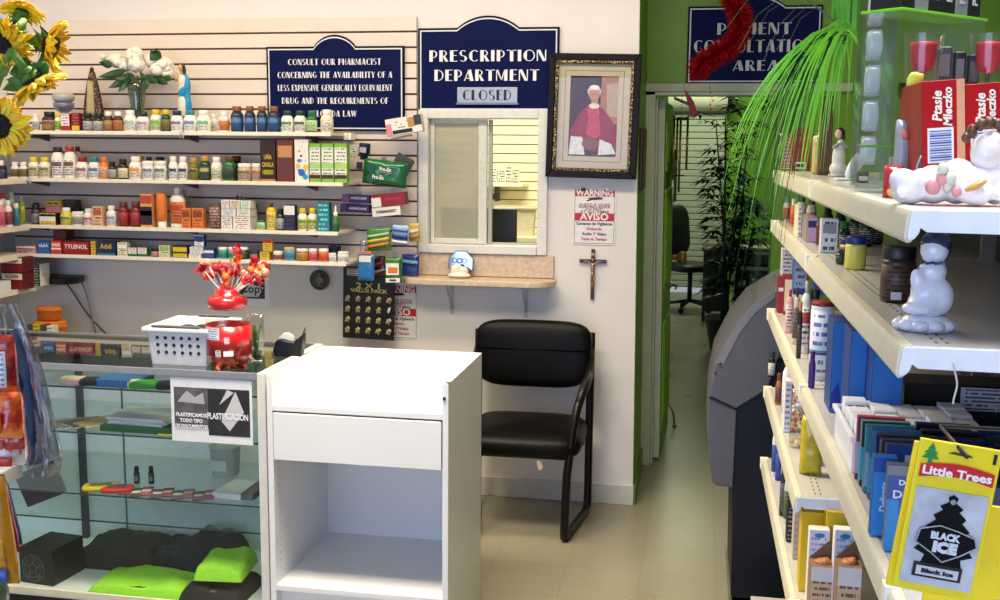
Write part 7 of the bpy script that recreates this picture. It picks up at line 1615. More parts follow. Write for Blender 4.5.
# blue blister packets hanging in rows at the shelf front, near
import itertools
def hpack(label, X0, Y, w, h, face, side, bands=(), txt=(), tilt=0, rz=0, d=.014, group='dental packets standing on the third gondola shelf'):
    o = thing('hygiene_packet', label, 'packet', (X0+w/2, Y, g3+.0012), rot=(0, tilt, rz), group=group)
    MB().box(-w/2, w/2, 0, d, 0, h).build('packet_body', mat(side, .35), o, bevel=.001)
    MB().box(-w/2+.001, w/2-.001, -.0009, -.0001, .001, h-.001).build('printed_face', mat(face, .3, coat=.3, var=.06), o)
    for (cc, u0, u1, v0, v1) in bands: MB().box(-w/2+w*u0, -w/2+w*u1, -.0016, -.0009, h*v0, h*v1).build('colour_band', mat(cc, .35), o)
    for (s_, sz, u, v, cc, ww, rt) in txt: text(s_, sz, mat(cc, .4), o, (-w/2+w*u, -.0019, h*v), rot=(PI/2, rt, 0), width=ww*w if not rt else None, bold=.0004)
    return o
seq = [('#3a4048','#c03848','grey and red'),('#20262e','#6a7078','black and grey'),('#1f8a98','#16606c','teal'),('#2a7898','#16306a','teal and navy'),('#142a5c','#0e1a38','navy'),('#3a3c40','#22242a','dark grey'),('#1c3f88','#122a60','royal blue')]
for k, (f_, s_, nm_) in enumerate(seq):
    hpack('%s packet, %s from the far end of the front packet row' % (nm_, ORD[k]), .272+.002*k, 1.80-.034*k, .075, .108+.0015*k, f_, s_, bands=[('#2fa0b8' if k % 2 else '#8ab0c4', .0, .3, .1, .6), ('#c8ccd4', .35, .8, .78, .88)], rz=.05*((k % 3)-1))
for k in range(5):
    hpack('%s packet of second column, %s from the far end' % (['dark navy','black','dark blue','brown-grey','navy'][k], ORD[k]), .362, 1.79-.045*k, .085, .104, ['#14203c','#15171c','#1a2f60','#5a544e','#1c2a50'][k], '#101828', bands=[('#2a5a9a', .05, .95, .7, .9)])
    hpack('%s packet of third column, %s from the far end' % (['blue','dark teal','navy','grey','slate blue'][k], ORD[k]), .458, 1.79-.05*k, .085, .100, ['#1c3f78','#14404c','#14203c','#6a6e74','#24405c'][k], '#101828', bands=[('#7f9ab8', .1, .8, .1, .4)])
hpack('sky blue packet with white vertical lettering left of the grey-topped blue packet', .256, 1.53, .032, .118, '#2f86cc', '#1a5a9a', bands=[('#1a4f9c',.0,1,.8,.98)], txt=[('Delicate', .013, .5, .5, '#c8dcf0', .5, -PI/2)])
hpack('blue packet with grey top and white lettering beside the yellow air freshener pack', .266, 1.475, .074, .122, '#1b4f9c', '#5a646c', bands=[('#7a8288',.0,1.,.88,.99),('#2f8ac8',.0,.22,.0,.6),('#1a7f9a',.22,1,.0,.3),('#cfd4da',.5,.95,.04,.4)], txt=[('DENTEK', .010, .5, .8, '#e8ecf4', .62, 0), ('Delicate', .016, .5, .66, '#dfe8f4', .8, 0)])
for k, (x0, nm_, f_) in enumerate(((.37,'navy','#1c2f5c'),(.445,'dark blue','#243f7c'),(.52,'teal','#1f6f7c'))):
    hpack('%s packet in the nearest row right behind the air freshener pack' % nm_, x0, 1.44, .068, .11+.005*k, f_, '#101a34', bands=[('#c8ccd4',.2,.8,.1,.3)])
# leaning dark carton with white label behind the bin
Yp = 2.10; a, c = onY(905, 382, Yp), onY(1010, 440, Yp)
o = thing('black_carton', 'large black carton with white barcode label behind the white bin', 'carton', ((a.x+c.x)/2, Yp, g3+.001))
wv = (c.x-a.x); hv_ = a.z-g3-.003; MB().box(-wv/2, wv/2, 0, .1, 0, hv_).build('carton_body', mat('#0e0e10', .4), o, bevel=.002)
MB().box(wv*.02, wv*.42, -.0012, -.0001, hv_*.55, hv_*.97).build('barcode_label', printed('#c4c8d0', '#4a4a50', rows=6, density=.6), o)
cable('price_string', 'white string tag hanging from the second gondola shelf bracket', [onY(x, y, 1.365) for x, y in ((953,363),(955,372),(957,385),(954,398),(953,404))], .0012, '#c8c8c4', cat='string')
# ---------- Little Trees packs
def tree_pack(label, px0, pxt, pxb, Y, w, rz, back=False):
    tl = onY(pxt[0], pxt[1], Y); o = thing('air_freshener', label, 'air freshener', (tl.x, Y, tl.z), rot=(-.0, rz, 0), group='yellow air freshener packs')
    Hh_ = w*2.0
    MB().box(0, w, 0, .004, -Hh_, 0).build('yellow_card', mat('#f0d80c', .35, coat=.3, var=.02), o, bevel=.0008)
    if back: return o
    MB().box(w*.06, w*.94, -.0016, -.0001, -Hh_+.006, -w*.62).build('silver_window', mat('#c8ccd6', .3, metal=.5, var=.25, scale=30, bump=.3), o)
    b = MB(); b.grid(lambda u, v: Vector((w*(.05+.9*u), -.0018, -w*(.32+.17*(1-v)) + .004*math.sin(PI*u) )), 8, 1); b.build('red_banner', mat('#c8101c', .3, coat=.3), o, solid=.0008)
    text('Little Trees', w*.155, mat('#f4f0ee', .35), o, (w*.5, -.0026, -w*.388), width=w*.84, bold=.0003)
    MB().prism([(w*.36,-w*.135),(w*.42,-w*.11),(w*.48,-w*.115),(w*.5,-w*.1),(w*.54,-w*.115),(w*.62,-w*.12),(w*.66,-w*.15),(w*.5,-w*.145)], -.0012, -.0001).build('hang_slot', mat('#3a3a10', .5), o)
    text('1', w*.16, mat('#141414', .4), o, (w*.92, -.0008, -w*.13), bold=.0008)
    tp = [(.11,.21),(.2,.21),(.2,.27),(.26,.29),(.19,.17),(.235,.17),(.175,.11),(.20,.11),(.155,.03),(.115,.11),(.135,.11),(.075,.17),(.115,.17),(.04,.24),(.11,.25)]
    MB().prism([(w*a_, -w*(c_)) for a_, c_ in [(.155,.03),(.2,.11),(.18,.11),(.24,.17),(.2,.17),(.26,.24),(.18,.24),(.18,.3),(.13,.3),(.13,.24),(.05,.24),(.11,.17),(.07,.17),(.13,.11),(.11,.11)]], -.0012, -.0001).build('green_tree_mark', mat('#14863a', .4), o)
    # black tree in the window
    cx_ = .52; zt0_ = .66; T = [(0,.0),(.06,.04),(.04,.1),(.14,.17),(.1,.22),(.2,.3),(.16,.36),(.27,.46),(.2,.5),(.3,.62),(.26,.66),(.36,.78),(.22,.84),(.25,.95),(.08,.95)]
    pts = [(w*(cx_+a_), -w*(zt0_+c_)) for a_, c_ in T] + [(w*(cx_-a_), -w*(zt0_+c_)) for a_, c_ in reversed(T[1:])]
    MB().prism(pts, -.003, -.0016).build('black_tree', mat('#050506', .5, spec=.15), o)
    MB().lathe([(w*.035, 0), (w*.035, .0006)], M=Matrix.Rotation(PI/2,4,'X'), c=(w*.52, -.003, -w*.75), n=16).build('tree_hole', mat('#8a9098', .3), o)
    ice = [(w*(cx_+a_), -w*(zt0_+c_)) for a_, c_ in ((-.33,.5),(-.1,.42),(.12,.46),(.34,.52),(.38,.64),(.2,.78),(.0,.9),(-.14,.8),(-.36,.68))]
    MB().prism(ice, -.0038, -.0031).build('ice_emblem', mat('#060607', .5, spec=.15), o); 
    b = MB()
    for i in range(len(ice)): p_, q_ = ice[i], ice[(i+1) % len(ice)]; b.tube([(p_[0], -.004, p_[1]), (q_[0], -.004, q_[1])], .0006, n=5)
    b.build('emblem_outline', mat('#9aa0a8', .3), o)
    text('BLACK', w*.125, mat('#cfd4da', .35), o, (w*(cx_-.02), -.0042, -w*(zt0_+.56)), width=w*.36, bold=.0005); text('ICE', w*.18, mat('#cfd4da', .35), o, (w*(cx_+.0), -.0042, -w*(zt0_+.71)), width=w*.3, bold=.001)
    MB().box(w*(cx_-.33), w*(cx_+.27), -.0032, -.0016, -w*(zt0_+1.14), -w*(zt0_+.95)).build('tree_base', mat('#0b0b0d', .3), o)
    MB().box(w*(cx_-.29), w*(cx_+.23), -.0036, -.0032, -w*(zt0_+1.11), -w*(zt0_+.99)).build('name_plate', mat('#c8ccd0', .4), o); text('Black Ice', w*.075, mat('#141414', .4), o, (w*(cx_-.03), -.0039, -w*(zt0_+1.05)), width=w*.4, bold=.0003)
    return o
tree_pack('front yellow air freshener pack with black tree and silver window hanging at lower right', 0, (921, 438), 0, .93, .0665, .115)
tree_pack('second yellow air freshener card hanging just behind the front silver-window pack', 0, (915, 441), 0, .945, .0665, .125, back=True)
tree_pack('yellow air freshener card hanging behind at right of the silver-window pack', 0, (935, 500), 0, 1.0, .0665, .05, back=True)
o = thing('display_hook', 'black peg hook carrying the yellow air freshener packs', 'hook', (onY(958, 448, .93).x, .90, onY(958, 448, .93).z+.001))
MB().tube([(0,0,0),(0,.1,0),(GB-.002-onY(958, 448, .93).x, .1, 0)], .002, n=8).build('hook_rod', mat('#2a2a2c', .4), o, smooth=True)
# ---------- fourth shelf
for (p0, p1, yt, X, kd, bd, cp, lb_, ds, sh, ex_) in [
    (768,775,352,.272,'bottle','black','darkgreen','#d8d8d4','dark bottle with green cap','dark green-capped bottle',{}),(772,785,345,.295,'bottle','#e4e4e2','white','#8fc0b0','white bottle with teal band','teal-banded white bottle',{}),(781,792,357,.272,'tall','#e8e8e6','red','#dfe2e8','white bottle with bright red cap','bright red-capped bottle',{'fl':.8}),
    (775,783,374,.268,'bottle','#a05a3a','brown','#6a2c20','brown bottle with dark label','brown bottle',{})]:
    gitem('g4', G4_, p0, p1, yt, g4, X, kd, bd, cp, lb_, ds, sh, ex=ex_)
gitem('g4', G4_, 783, 790, 381, g4, .268, 'box', '#cfd2dc', 'white', None, 'narrow white carton beside the brown bottle', 'narrow white carton', d=.05, ex={'ink':'#3a4a8a','rows':9})
Y = gpos(789, .27, g4); w = .05; h = onY(797, 392, Y).z-g4; o = thing('sweets_bag', 'clear bag of pink, yellow and white sweets on the fourth gondola shelf', 'bag', (.297, Y+.03, g4+.0008))
crumple_pack(o, w, h, .045, '#ffffff', 61, .004, name='clear_film', m=glass('#f4f2f0', .08, 1., .1))
rnd = random.Random(3)
for c_, nme in (('#c84a50','pink'),('#d8b83a','yellow'),('#e6dfd8','white')):
    b = MB()
    for k in range(16): b.ell((rnd.uniform(-.018,.018), rnd.uniform(-.012,.012), rnd.uniform(.01,h-.012)), (.006,.006,.006), n=8, m=6)
    b.build(nme+'_sweets', mat(c_, .35), o, smooth=True)['kind'] = 'stuff'
Y = gpos(799, .275, g4); h = onY(805, 412, Y).z-g4; o = thing('yellow_bag', 'yellow bag under the black bow on the fourth gondola shelf', 'bag', (.305, Y+.03, g4+.0008)); crumple_pack(o, .055, h*.9, .045, '#b8a81c', 62, .006)
o2 = blob('black_bow', [((0,0,0),(.012,.01,.01)),((.016,0,.008),(.014,.008,.01),(0,.4,0)),((-.014,0,.008),(.014,.008,.01),(0,-.4,0)),((.006,0,-.01),(.012,.007,.012))], mat('#14100c', .3), voxel=.003); o2.location = (.31, Y+.0, g4+h*.9+.014); tag(o2, 'black shiny bow on top of the yellow bag', 'bow')
for k, (p0, p1) in enumerate(((795,809),(812,826))):
    o, w, h, Y = gitem('g4', G4_, p0, p1, 449, g4, .29+.028*k, 'box', '#d8dbe4', 'cream', None, ['left','right'][k]+' white carton with barcode foot near the shelf bracket', ['left','right'][k]+' barcode carton', d=.07, ex={'rows':8,'ink':'#8a90a0'})
    MB().box(-w*.35, w*.35, -.0022, -.0016, h*.06, h*.25).build('barcode', printed('#dfe2e8', '#22242a', rows=1, density=.62), o)
# ---------- fifth shelf
for (p0, p1, yt, X, kd, bd, cp, lb_, ds, sh, ex_) in [(771,778,425,.27,'bottle','#d8dce4','black','#3050a0','white and blue bottle with black cap','blue-white bottle',{}),(775,781,436,.28,'bottle','#2038a0','white','#3050c0','royal blue bottle','royal blue bottle',{}),(779,786,462,.268,'bottle','#26282c','black','#5a5a5c','black bottle','black bottle',{}),(783,790,470,.275,'bottle','#c8ccb8','olive','#5a6a4a','pale bottle with olive cap','pale olive-capped bottle',{})]:
    gitem('g5', G5, p0, p1, yt, g5, X, kd, bd, cp, lb_, ds, sh, ex=ex_)
for k, (p0, p1, yt, X, c_) in enumerate(((786,793,505,.272,'#15161a'),(792,798,506,.278,'#c8b8a8'))):
    gitem('g5', G5, p0, p1, yt, g5, X, 'box', c_, c_, None, ['narrow black carton','narrow beige carton'][k], ['black carton','beige carton'][k], d=.04, ex={'ink':'#9a9aa0','rows':8})
for k, (p0, X) in enumerate(((798,.275),(822,.325))):
    gitem('g5', G5, p0, p0+26, 512, g5, X, 'box', 'yellow', '#d8b41c', None, ['left','right'][k]+' yellow carton at the back', ['left','right'][k]+' yellow carton', d=.05, ex={'rows':2,'density':0}, name='cereal_box')
    o, w, h, Y = gitem('g5', G5, p0+6, p0+27, 524, g5, X+.009, 'box', '#cfd4e8', 'white', None, ['left','right'][k]+' white carton with blue oval', ['left','right'][k]+' blue oval carton', d=.03, ex={'rows':14,'ink':'#7080b8','density':.5})
    o.location.y -= .04; MB().ell((0, -.0018, h*.93), (w*.25, .0008, h*.03)).build('blue_oval', mat('#1f7aa8', .35), o, smooth=True)
for k, (p0, X) in enumerate(((808,.285),(834,.335))):
    o, w, h, Y = gitem('g5', G5, p0, p0+26, 566, g5, X, 'box', '#c8b090', '#8a6a4a', None, ['left','right'][k]+' open tan carton with white band', ['left','right'][k]+' open tan carton', d=.05, ex={'stripe':[('#d8d8dc',.7,.97)],'ink':'#6a5040','rows':8})
    MB().prism([(-w/2,h),(w/2,h),(w*.3,h+.045)], .046, .048).build('open_flap', mat('#6a5440', .6), o)
    blob('brown_contents', [((0,.022,h),(w*.35,.018,.01)),((w*.15,.02,h+.004),(w*.2,.014,.01))], mat('#a8683c', .5, var=.4, scale=200), o, voxel=.003)
# floor-level crate at gondola foot
o = thing('white_crate', 'white perforated crate on floor at the far end of the gondola', 'crate', (.16, 3.50, 0))
MB().box(0, .07, 0, .05, 0, .05).build('crate_body', mat('#d8d6cc', .5), o, bevel=.004)
MB().box(.004,.066,-.0008,-.0001,.01,.04).build('slots', printed('#d8d6cc', '#5a5850', rows=3, density=.7), o)
# ================================================================== CASH MACHINE
YM = 3.98; Pm = lambda x, y: (onY(x, y, YM).x, onY(x, y, YM).z)
o = thing('cash_machine', 'grey and dark navy cash machine standing behind the far gondola unit', 'cash machine', (.18, YM, 0))
sub = lambda pts: [(a-.18, c) for a, c in (Pm(*p) for p in pts)]
body = mat('#0a0f1c', .45, spec=.3, var=.1, scale=3); shell = mat('#55565e', .4, var=.03); shell2 = mat('#7b7c82', .4, var=.03)
MD = .5
b = MB(); b.prism([(-.005,0),(.52,0),(.52,.95),(.10,.95)] + sub([(752,398),(734,410)]), 0, MD); b.build('safe_body', body, o, bevel=.004)
MB().prism(sub([(733,487),(737,409),(709,396),(706.5,432),(712,481),(716,485)]), -.012, MD+.012).build('front_cover', shell, o, bevel=.006)
MB().prism(sub([(709,395.5),(736,408),(754,397),(768,388),(775,366),(790,330),(790,283),(775,291),(752,305),(734,327),(716,362)]), -.014, MD+.014).build('top_shell', shell, o, bevel=.006)
MB().prism(sub([(716,361),(734,326),(752,304),(775,290),(775,297),(755,312),(739,333),(722,366)]), -.0165, -.0142).build('trim_band', shell2, o)
MB().prism(sub([(709,395.5),(736,408.5),(737,410.5),(709,398)]), -.0165, -.0122).build('seam', mat('#1a1b20', .5), o)
b = MB(); 
for (x, y) in ((717,363),(712,372)): p_ = Pm(x, y); b.lathe([(.006, 0), (.006, .004)], M=Matrix.Rotation(PI/2,4,'X'), c=(p_[0]-.18+.012, -.014, p_[1]), n=12)
b.build('screws', mat('#26272b', .4), o)['kind'] = 'stuff'
MB().box(-.012, .52, .0, MD, 0.0, .028).build('plinth', mat('#6d7358', .5), o)
MB().lathe([(.008,0),(.008,.004)], M=Matrix.Rotation(-PI/2,4,'Y'), c=(-.005+.0,.05,.36), n=12).build('lock', mat('#3a3b40', .3, metal=.6), o)
# ================================================================== BEYOND THE DOORWAY
# roller shutter on the far opening
sh = thing('roller_shutter', 'cream roller shutter with slatted curtain closing the far doorway', 'shutter', ((SX0+SX1)/2, 13.2, 0)); hw = (SX1-SX0)/2+.03
b = MB(); z = .06
while z < 2.2: b.box(-hw, hw, -.008, .004, z, z+.066); z += .075
b.build('slat_curtain', mat('#b8bca4', .5), sh, bevel=.006); MB().box(-hw, hw, .004, .01, .05, 2.25).build('curtain_backing', mat('#6d705c', .6), sh)
MB().lathe([(.15,-hw),(.15,hw)], M=Matrix.Rotation(PI/2,4,'Y'), c=(0,-.05,2.33), n=36).build('roll_drum', mat('#d3d2b6', .5), sh, smooth=False)
MB().lathe([(.17,hw),(.17,hw+.03)], M=Matrix.Rotation(PI/2,4,'Y'), c=(0,-.05,2.33), n=20).build('end_bracket', mat('#1c1d18', .5), sh)
MB().tube([(hw+.03,-.05,2.33),(hw+.12,-.05,2.33)], .012).tube([(hw+.12,-.06,2.33),(hw+.13,-.06,2.33)], .03).build('drive_knob', mat('#b8c0b8', .4), sh)
# green walled inner partition right of shutter
# wind chimes
yq = 6.15; p = onY(682, 100, yq)
o = thing('wind_chime', 'brass tube wind chime hanging in the doorway', 'wind chime', (p.x, yq, p.z))
MB().lathe([(.03,-.012),(.032,0),(.02,.006)], n=20, c=(0,0,-.1)).build('top_ring', mat('#4a3020', .5), o, smooth=True)
for k, (x, y0, y1) in enumerate(((674.5,115,180),(681,117,192),(688,117,170),(677.5,120,160))):
    a, c = onY(x, y0, yq), onY(x, y1, yq); dy = (.0, -.015, .0, .02)[k]
    MB().lathe([(.0065, c.z-p.z), (.0065, a.z-p.z)], c=(a.x-p.x, dy, 0), n=12).build('brass_tube', mat('#b08a4c', .25, metal=.9), o, smooth=True)
MB().tube([(0,0,-.09),(0,0,.28)], .0015, n=5).build('cord', mat('#8a8a7a', .5), o); MB().lathe([(.025,-.004),(.026,0),(.025,.004)], n=18, c=(.0,0,-.42)).build('striker', mat('#3a2a20', .5), o, smooth=True)
MB().tube([(0,0,-.42),(0,0,-.1)], .0012, n=5).build('striker_cord', mat('#8a8a7a', .5), o)
# folded red fan with dark handle
yq = 5.6; p = onY(690, 100, yq)
o = thing('red_ornament', 'red paper fan ornament with brown handle hanging in the doorway', 'ornament', (p.x, yq, p.z))
q = lambda x, y: (onY(x, y, yq).x-p.x, onY(x, y, yq).z-p.z)
MB().prism([q(684,89), q(689,94), q(694,102), q(697,112), q(694,119), q(690,111), q(687,101)], -.01, .01).build('red_fan', mat('#a0141c', .5), o, bevel=.003)
MB().prism([q(674,96.5), q(690,103), q(689,106), q(674,99.5)], -.012, -.0).build('handle', mat('#3c3420', .5), o, bevel=.002)
MB().tube([(q(684,89)[0],0,q(684,89)[1]),(q(684,89)[0],0,.12)], .001, n=5).build('cord', mat('#7a1a1a'), o)
# red tinsel garland
tin = bpy.data.materials.new('red_tinsel'); tin.use_nodes = True; b_ = tin.node_tree.nodes['Principled BSDF']; b_.inputs['Base Color'].default_value = lin('#d41a28'); b_.inputs['Metallic'].default_value = .55; b_.inputs['Roughness'].default_value = .28
def tinsel(path, r, n, Y, seed):
    rnd = random.Random(seed); pts = [onY(x, y, Y) for x, y in path]; b = MB()
    L_ = [(pts[i+1]-pts[i]).length for i in range(len(pts)-1)]; T_ = sum(L_)
    for k in range(n):
        d = rnd.random()*T_; i = 0
        while i < len(L_)-1 and d > L_[i]: d -= L_[i]; i += 1
        c = pts[i].lerp(pts[i+1], d/L_[i]); v = Vector((rnd.gauss(0,1), rnd.gauss(0,1), rnd.gauss(0,1)-.3)).normalized(); l = r*rnd.uniform(.6, 1.1); s_ = v.orthogonal().normalized()*.0034
        m_ = c + v*l*.55 + Vector((0,0,-.003)); e = c + v*l + Vector((0,0,-.010))
        b.add([c+s_, c-s_, m_-s_, m_+s_, e], [(0,1,2,3),(3,2,4)])
    return b
yq = 5.35; o = thing('tinsel_garland', 'red shiny tinsel garland looping in front of the consultation sign', 'garland', onY(735, 40, yq))
base_ = onY(735, 40, yq)
b = tinsel([(722,-40),(728,-8),(736,4),(741,14),(741,26),(736,38),(728,46),(716,52),(704,60),(697,70)], .072, 4800, yq, 2); 
for v in b.v: v -= base_
b.build('tinsel', tin, o)['kind'] = 'stuff'
MB().tube([onY(x, y, yq)-base_ for x, y in ((722,-40),(736,4),(741,26),(728,46),(697,70))], .003).build('core_wire', mat('#6a1018', .5), o, smooth=True)
b = MB(); 
for k in range(7): q0 = onY(711+((k*5) % 4)-1, 88+k*4.2, yq)-base_; b.ell(tuple(q0), (.004,.003,.006), n=8, m=6)
b.tube([onY(709, 62, yq)-base_, onY(711, 118, yq)-base_], .0007, n=4); b.build('hanging_beads', mat('#b01a20', .3), o, smooth=True)['kind'] = 'stuff'
# artificial grass hanging
def strand_set(name, label, root_px, tips, Y, n, m, seed, wd=.004, spread=.1, cat='plant'):
    rnd = random.Random(seed); c0 = onY(root_px[0], root_px[1], Y); o = thing(name, label, cat, c0); b = MB()
    for k in range(n):
        tp = tips[k % len(tips)]; t = onY(tp[0]+rnd.gauss(0, 17), tp[1]+rnd.gauss(0, 24), Y+rnd.uniform(-.12, .12)) - c0
        apex = tp[2] if len(tp) > 2 else .1
        p0 = Vector((rnd.gauss(0,.012), rnd.gauss(0,.012), rnd.gauss(0,.01))); p1 = p0 + Vector((t.x*.3, t.y*.35, apex*rnd.uniform(.6,1.3))); p2 = Vector((t.x*.85, t.y*.8, t.z*.35 + apex*.4)); 
        P = [p0*(1-s_)**3 + p1*3*s_*(1-s_)**2 + p2*3*s_*s_*(1-s_) + t*s_**3 for s_ in (0,.14,.28,.42,.56,.7,.84,1)]
        ww = wd*rnd.uniform(.6, 1.2)
        vs = []
        for i, q in enumerate(P):
            d = (P[min(i+1, 7)]-P[max(i-1, 0)]).normalized(); s_ = d.cross(Vector((rnd.uniform(-.1,.1), 1, 0))).normalized()*ww*(1-i/7.3)*.5; vs += [q-s_, q+s_]
        b.add(vs, [(2*i, 2*i+1, 2*i+3, 2*i+2) for i in range(7)])
    return o, b
gl_, g2_ = mat('#86dc3c', .35, var=.3, scale=3), mat('#6cc830', .4, var=.3, scale=3)
Yg = 3.1
o, b = strand_set('hanging_grass', 'bright green artificial grass plant arching over the top gondola shelf', (846, 32), [(752,180,.05),(765,160,.06),(778,190,.05),(742,205,.05),(790,175,.05),(806,150,.05),(818,160,.04),(770,190,.05),(830,140,.03),(800,190,.05),(745,140,.04),(845,120,.01),(860,110,.02),(785,125,.06),(866,90,.02)], Yg, 88, gl_, 5, wd=.009)
b.build('grass_blades', gl_, o)['kind'] = 'stuff'
o2_, b = strand_set('x', 'x y z w', (846, 32), [(842,-120,.2),(850,-140,.2),(858,-130,.2),(836,-120,.2)], Yg, 30, gl_, 8, wd=.012)
b.build('upright_blades', g2_, o)['kind'] = 'stuff'; bpy.data.objects.remove(o2_)
b = MB(); b.tube([(0,0,-.02),(0,0,.62)], .006); b.build('stem', mat('#4c8a24', .5), o, smooth=True)
o2_, b = strand_set('x', 'x y z w', (846, 32), [(750,250,.05),(762,262,.05),(756,290,.04),(770,240,.05),(745,215,.05)], Yg+.25, 45, g2_, 9, wd=.005)
b.build('dark_blades', mat('#1c4a1c', .5), o)['kind'] = 'stuff'; bpy.data.objects.remove(o2_)
# thin bare wire fronds over the sign
b = MB()
for k in range(6): e = onY(790-13*k, 40-2*k+((k*7) % 5)*6, Yg)-onY(846, 32, Yg); m_ = Vector((e.x*.5, .02, abs(e.x)*.35+.02)); b.tube([(0,0,0), tuple(m_*.6), tuple(m_), tuple((m_+e)*.55+Vector((0,0,.01))), tuple(e)], .0008, n=4)
b.build('thin_fronds', mat('#5d6a50', .5), o)['kind'] = 'stuff'
# bamboo palm in the far room
Yp = 9.5; p = onZ(728, 341, 0); Yp = 9.3; cx_ = onY(727, 330, Yp).x
o = thing('bamboo_palm', 'tall dark bamboo palm in a black pot beyond the doorway', 'potted plant', (cx_, Yp, 0))
MB().lathe([(.12,0),(.14,.01),(.19,.28),(.2,.3),(.18,.3),(.16,.26),(0,.26)], n=28, cap=False).build('pot', mat('#0a0b0c', .4), o, smooth=True)
MB().lathe([(.17,.262),(0,.266)], n=20, cap=False).build('soil', mat('#1c1410', .9), o)
rnd = random.Random(12); st_, lv = MB(), MB()
for k in range(9):
    a = rnd.random()*6.28; r0 = rnd.uniform(.01,.07); top = Vector((rnd.uniform(-.22,.22), rnd.uniform(-.2,.2), rnd.uniform(1.0, 2.0))); b0 = Vector((r0*math.cos(a), r0*math.sin(a), .26))
    P = [b0, b0.lerp(top, .35)+Vector((0,0,.05)), b0.lerp(top, .7)+Vector((0,0,.03)), top]; st_.tube(P, [.011,.010,.008,.005], n=6)
    for j in range(19):
        s_ = .22+.78*(j+1)/15; q = b0.lerp(top, s_); az = rnd.random()*6.28; el = rnd.uniform(-.1,.5); L_ = rnd.uniform(.16,.28)
        d = Vector((math.cos(az)*math.cos(el), math.sin(az)*math.cos(el)*.8, math.sin(el))); hub = q + d*L_*.5; st_.tube([q, hub], .003, n=4)
        for f in range(8):
            ang = -1.3+2.6*f/7; side = d.cross(Vector((0,0,1))).normalized(); dd = (d*math.cos(ang)+side*math.sin(ang)).normalized(); tip = hub + dd*rnd.uniform(.13,.2) + Vector((0,0,-.06*rnd.random()-.02)); s2 = dd.cross(Vector((0,0,1))).normalized()*.018
            mid = hub.lerp(tip, .5)+Vector((0,0,.02)); lv.add([hub, mid-s2, tip, mid+s2], [(0,1,2,3)])
st_.build('canes', mat('#2a3a1c', .6), o, smooth=True)['kind'] = 'stuff'; lv.build('leaves', mat('#12280f', .5, var=.4), o)['kind'] = 'stuff'
# drawer tower
Yt_ = 10.6; a, c = onY(735, 250, Yt_), onY(772, 250, Yt_); hw = (c.x-a.x)/2
o = thing('drawer_tower', 'pale plastic drawer tower with dark see-through drawers beyond the doorway', 'drawers', ((a.x+c.x)/2, Yt_, 0))
zt_ = onY(750, 250, Yt_).z; fm = mat('#b4bda6', .5)
MB().box(-hw, -hw+.03, 0, .35, 0, zt_).build('side_frame', fm, o); MB().box(hw-.03, hw, 0, .35, 0, zt_).build('side_frame', fm, o); MB().box(-hw, hw, 0, .35, zt_, zt_+.02).build('top_board', fm, o, bevel=.004); MB().box(-hw+.03, hw-.03, .33, .35, 0, zt_).build('back_panel', fm, o)
zz_ = [0.02, zt_*.36, zt_*.62, zt_*.8, zt_]
for k in range(4):
    d_ = MB().box(-hw+.032, hw-.032, .01, .32, zz_[k]+.012, zz_[k+1]-.012).build('drawer', mat('#2a2f20', .3), o, bevel=.004); MB().box(-hw+.032, hw-.032, -.004, .0095, zz_[k+1]-.045, zz_[k+1]-.012).build('drawer_rim', fm, d_); MB().box(-.04, .04, -.014, -.0045, zz_[k+1]-.038, zz_[k+1]-.022).build('handle', fm, d_)
# desk and office chair
Yd_ = 10.9; a, c = onY(704, 250, Yd_), onY(727, 250, Yd_)
o = thing('wooden_desk', 'dark brown wooden desk beyond the doorway behind the palm', 'desk', (a.x, Yd_, 0)); 
MB().box(-.02, .26, -.02, .5, .72, .75).build('desk_top', mat('#2a120e', .4), o, bevel=.004); MB().box(0, .03, 0, .48, 0, .7195).build('side_panel', mat('#2a120e', .4), o); MB().box(.21, .24, 0, .48, 0, .7195).build('side_panel', mat('#2a120e', .4), o); MB().box(.0305, .2095, .02, .04, .1, .7195).build('front_panel', mat('#240f0c', .4), o)
Yo_ = 11.6; cx_ = onY(690, 280, Yo_).x; o = thing('office_chair', 'black office chair on castors beyond the doorway', 'chair', (cx_, Yo_, 0), rz=.6)
blk2 = mat('#0a0a0b', .5)
pad(.46,.46,.09).build('seat', blk2, o, smooth=True, loc=(0,0,.47)); pad(.42,.55,.09).build('backrest', blk2, o, smooth=True, loc=(-.1,.22,.86), rot=(PI/2-.15,0,0))
MB().lathe([(.025,.1),(.025,.43)], n=12).build('gas_column', blk2, o, smooth=True)
MB().box(-.03,.03,.16,.2,.42,.66).build('back_post', blk2, o)
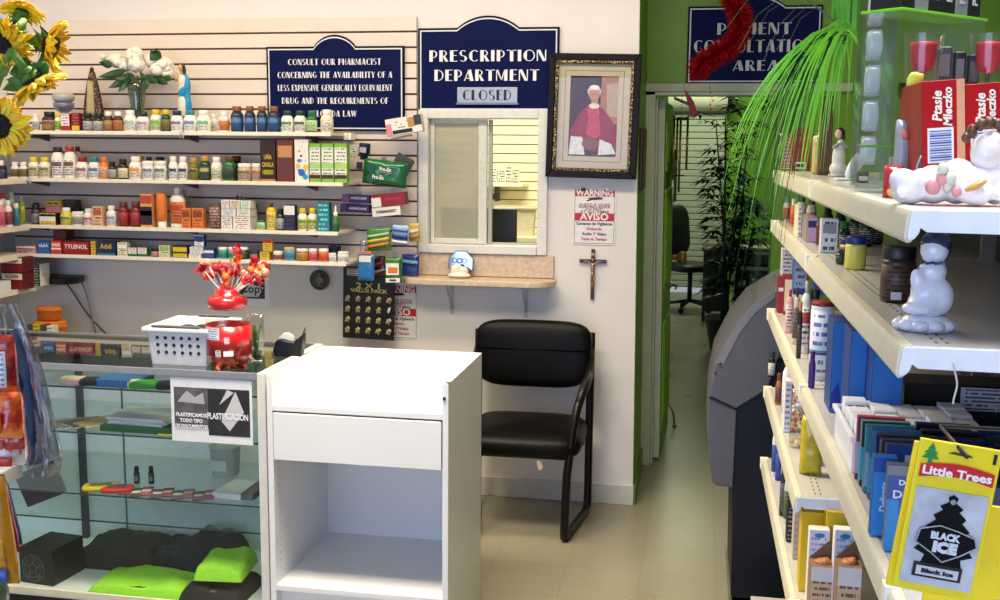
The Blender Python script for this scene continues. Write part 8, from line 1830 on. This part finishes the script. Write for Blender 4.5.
for k in range(5):
    a_ = 2*PI*k/5; l_ = MB().tube([(0,0,.11),(.26*math.cos(a_),.26*math.sin(a_),.07)], [.02,.014]).build('base_leg', blk2, o, smooth=True)
    MB().lathe([(.025,-.015),(.028,0),(.025,.015)], M=Matrix.Rotation(PI/2,4,'X'), c=(.26*math.cos(a_),.26*math.sin(a_),.028), n=14).build('castor', blk2, l_, smooth=True)
finish_labels()
# ================================================================== LIGHT
def area(name, loc, size, energy, col, rot=(0,0,0), sy=None, spread=None):
    l = bpy.data.lights.new(name, 'AREA'); l.energy = energy; l.color = lin(col)[:3]; l.size = size
    if sy: l.shape = 'RECTANGLE'; l.size_y = sy
    if spread: l.spread = spread
    o = bpy.data.objects.new(name, l); COL.objects.link(o); o.location = loc; o.rotation_euler = rot; return o
area('storefront_daylight', (-1.4, -1.9, 1.5), 3.2, 84, '#b6ccff', (PI/2, 0, 0), sy=2.0)
area('ceiling_lamp_front', (-1.2, 2.8, 2.95), 1.2, 62, '#fff0d4', sy=.6, spread=2.0)
area('ceiling_lamp_counter', (-1.4, 3.9, 2.95), 3.6, 62, '#ffe8c4', sy=.3)
area('gondola_fill_light', (.42, 1.3, 2.9), .3, 11, '#ffffff', sy=1.6, spread=1.3)  # added fill, no fixture: narrow spread lights the gondola, misses the cabinet side
area('office_lamp', (-1.2, 7.2, 2.9), 1.2, 70, '#fff0d2', sy=.6)
area('passage_fill_light', (.1, 7.2, 2.95), .4, 4, '#f4ffd8', sy=1.0)  # added fill, not a real fitting: brightens the open door and passage
area('back_room_lamp', (.0, 12.0, 2.9), .8, 34, '#f4ffd8', sy=.6)
area('outdoor_light', (-.05, 14.2, 1.2), 1.5, 30, '#ffffff', (-PI/2, 0, 0))
W = bpy.data.worlds.new('World'); S.world = W; W.use_nodes = True
W.node_tree.nodes['Background'].inputs[0].default_value = lin('#c9d8f2'); W.node_tree.nodes['Background'].inputs[1].default_value = .55
vs = S.view_settings; vs.view_transform = 'Standard'; vs.look = 'None'; vs.gamma = 1; vs.exposure = .1; vs.use_curve_mapping = False
S.cycles.use_denoising = True; S.cycles.max_bounces = 8; S.cycles.transparent_max_bounces = 24; S.cycles.caustics_reflective = False; S.cycles.caustics_refractive = False
S.cycles.sample_clamp_indirect = 6
